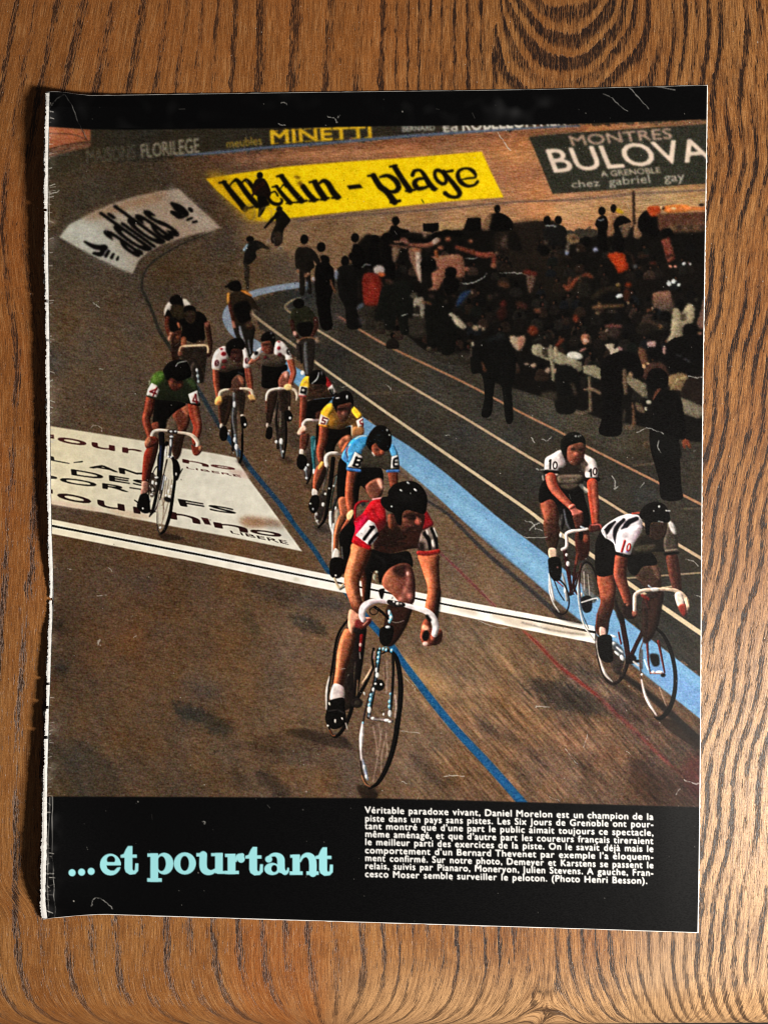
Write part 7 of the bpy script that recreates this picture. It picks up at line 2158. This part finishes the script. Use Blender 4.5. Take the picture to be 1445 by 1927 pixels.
def paper_material():
    m = Nodes('bare_paper')
    tc = m.n('ShaderNodeTexCoord')
    f = m.noise(tc.outputs['Object'], 900, 3, .6)
    m.put(m.b.inputs['Base Color'], m.mix(f, (.62, .60, .57), (.86, .85, .83)))
    m.b.inputs['Roughness'].default_value = .85
    m.b.inputs['Specular IOR Level'].default_value = .15
    return m.m


def grid_faces(nv, nu):
    i = np.arange(nv * nu).reshape(nv, nu)
    return np.stack([i[:-1, :-1], i[1:, :-1], i[1:, 1:], i[:-1, 1:]], -1)


def build_page():
    paper = paper_material()
    ink = ink_material()
    # the sheet itself: a closed thin slab with a torn left side
    nu, nv = 120, 420
    P = patch(nu, nv, (0, 0, 0, 0))
    g = np.random.default_rng(5)
    yl = P[:, 0, 1]
    tear = 1.5 * np.convolve(g.standard_normal(nv), np.ones(9) / 4, 'same') + 1.1 * g.standard_normal(nv) + .9 * np.sin(yl * .9) * (g.uniform(0, 1, nv) > .4)
    for yc, w, dp in ((1285, 4, 5), (1330, 4, 6), (1387, 4, 5), (1132, 6, 6), (505, 3, 3), (566, 3, 3), (640, 3, 2.5), (395, 3, 2)):
        tear += dp * np.exp(-((yl - yc) / w) ** 2)
    P[:, 0, 0] += tear - .6
    P[:, 1, 0] = np.maximum(P[:, 1, 0], P[:, 0, 0] + 2)
    edge_j = .35 * g.standard_normal((nv,))
    P[:, -1, 0] += edge_j
    P[0, :, 1] += .3 * g.standard_normal(nu)
    P[-1, :, 1] += .3 * g.standard_normal(nu)
    top, bot = place(P, -.00009), place(P, -.00022)
    V = np.vstack([top.reshape(-1, 3), bot.reshape(-1, 3)])
    F = grid_faces(nv, nu).reshape(-1, 4)
    N = nv * nu
    i = np.arange(N).reshape(nv, nu)
    rim = np.r_[i[0, :-1], i[:-1, -1], i[-1, :0:-1], i[:0:-1, 0]]
    nx = np.roll(rim, -1)
    side = np.stack([rim, nx, nx + N, rim + N], -1)
    root = obj('magazine_page', V, np.vstack([F, F[:, ::-1] + N, side]), paper)
    root['category'] = 'magazine page'
    root['label'] = 'torn-out glossy magazine page with a track cycling photo, lying flat on the wooden table'

    # rough spine strip along the torn side, in pieces between the perforations
    cuts = [172, 395, 566, 640, 1128, 1287, 1331, 1388, 1731]
    Lc = curve(EDGE['left'], 1600)
    vs, fs, n = [], [], 0
    for y0, y1 in zip(cuts[:-1], cuts[1:]):
        k = np.where((Lc[:, 1] > y0 + 2.2) & (Lc[:, 1] < y1 - 2.2))[0]
        q = Lc[k]
        w = 5.5 + 3.2 * sstep(1380, 1640, q[:, 1]) - 2 * np.exp(-((q[:, 1] - 1131) / 30) ** 2)
        j = np.convolve(g.standard_normal(len(q)), np.ones(3) / 3, 'same')
        a = q + np.c_[-.6 + 1.0 * j + 1.1 * np.sin(q[:, 1] / 13 + 2 * np.sin(q[:, 1] / 47)) * .6 - .8 * (q[:, 1] > 1490), 0 * j]
        b = q + np.c_[w + .5 * np.convolve(g.standard_normal(len(q)), np.ones(5) / 5, 'same'), 0 * j]
        h = .00030 + .00012 * np.convolve(g.standard_normal(len(q)), np.ones(7) / 7, 'same')
        m = (a + b) / 2
        pa, pb = place(a, -.00025), place(b, .00003)
        pc = place(a + [[.7, 0]], 0) + np.c_[0 * h, 0 * h, h]
        pd = place(m, 0) + np.c_[0 * h, 0 * h, h * .9]
        blk = np.stack([pa, pc, pd, pb], 1)
        vs.append(blk.reshape(-1, 3))
        fs.append(grid_faces(len(q), 4).reshape(-1, 4) + n)
        n += len(q) * 4
    obj('torn_edge', np.vstack(vs), np.vstack(fs), paper, root, False)

    # the ink: one fine skin over the sheet, split into border, lettering, picture and printed figures
    nu, nv = 1100, 1410
    P = patch(nu, nv, (7.0, 1.3, 1.6, 1.3))
    V = place(P, .00004).reshape(-1, 3)
    x, y = P[..., 0] - PX0, P[..., 1] - PY0
    ix, iy = np.clip(x.astype(int), 0, PW - 2), np.clip(y.astype(int), 0, PH - 2)
    fx, fy = (x - ix)[..., None], (y - iy)[..., None]
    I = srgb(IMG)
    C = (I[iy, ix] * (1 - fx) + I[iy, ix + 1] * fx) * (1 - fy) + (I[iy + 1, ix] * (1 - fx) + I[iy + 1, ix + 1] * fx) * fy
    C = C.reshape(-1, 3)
    ids = IDM[np.clip((y + .5).astype(int), 0, PH - 1), np.clip((x + .5).astype(int), 0, PW - 1)]
    ids = np.where(ids == 900, 0, ids)
    faces = grid_faces(nv, nu)
    fid = ids[:-1, :-1].ravel()
    faces = faces.reshape(-1, 4)
    pic = None
    parts = []
    mid_y = np.repeat(np.arange(nv - 1), nu - 1) < nv // 2
    for k, entry in FIG.items():
        f = fid == k
        parts += [(k, entry, f & mid_y), (k, entry, f & ~mid_y)] if entry and entry[0] == 'black_border' else [(k, entry, f)]
    for k, entry, sel in parts:
        f = faces[sel]
        if not len(f):
            continue
        used, inv = np.unique(f, return_inverse=True)
        name, label = entry if entry else ('photo_print', None)
        par = root if name in ('photo_print', 'black_border', 'headline', 'caption') else pic
        o = obj(name, V[used], inv.reshape(-1, 4), ink, par)
        if k == 0:
            pic = o
        if label:
            o['label'] = label
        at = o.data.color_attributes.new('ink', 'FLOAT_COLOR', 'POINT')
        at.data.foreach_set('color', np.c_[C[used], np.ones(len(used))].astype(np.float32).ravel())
    return root


paint_all()
build_table()
build_page()
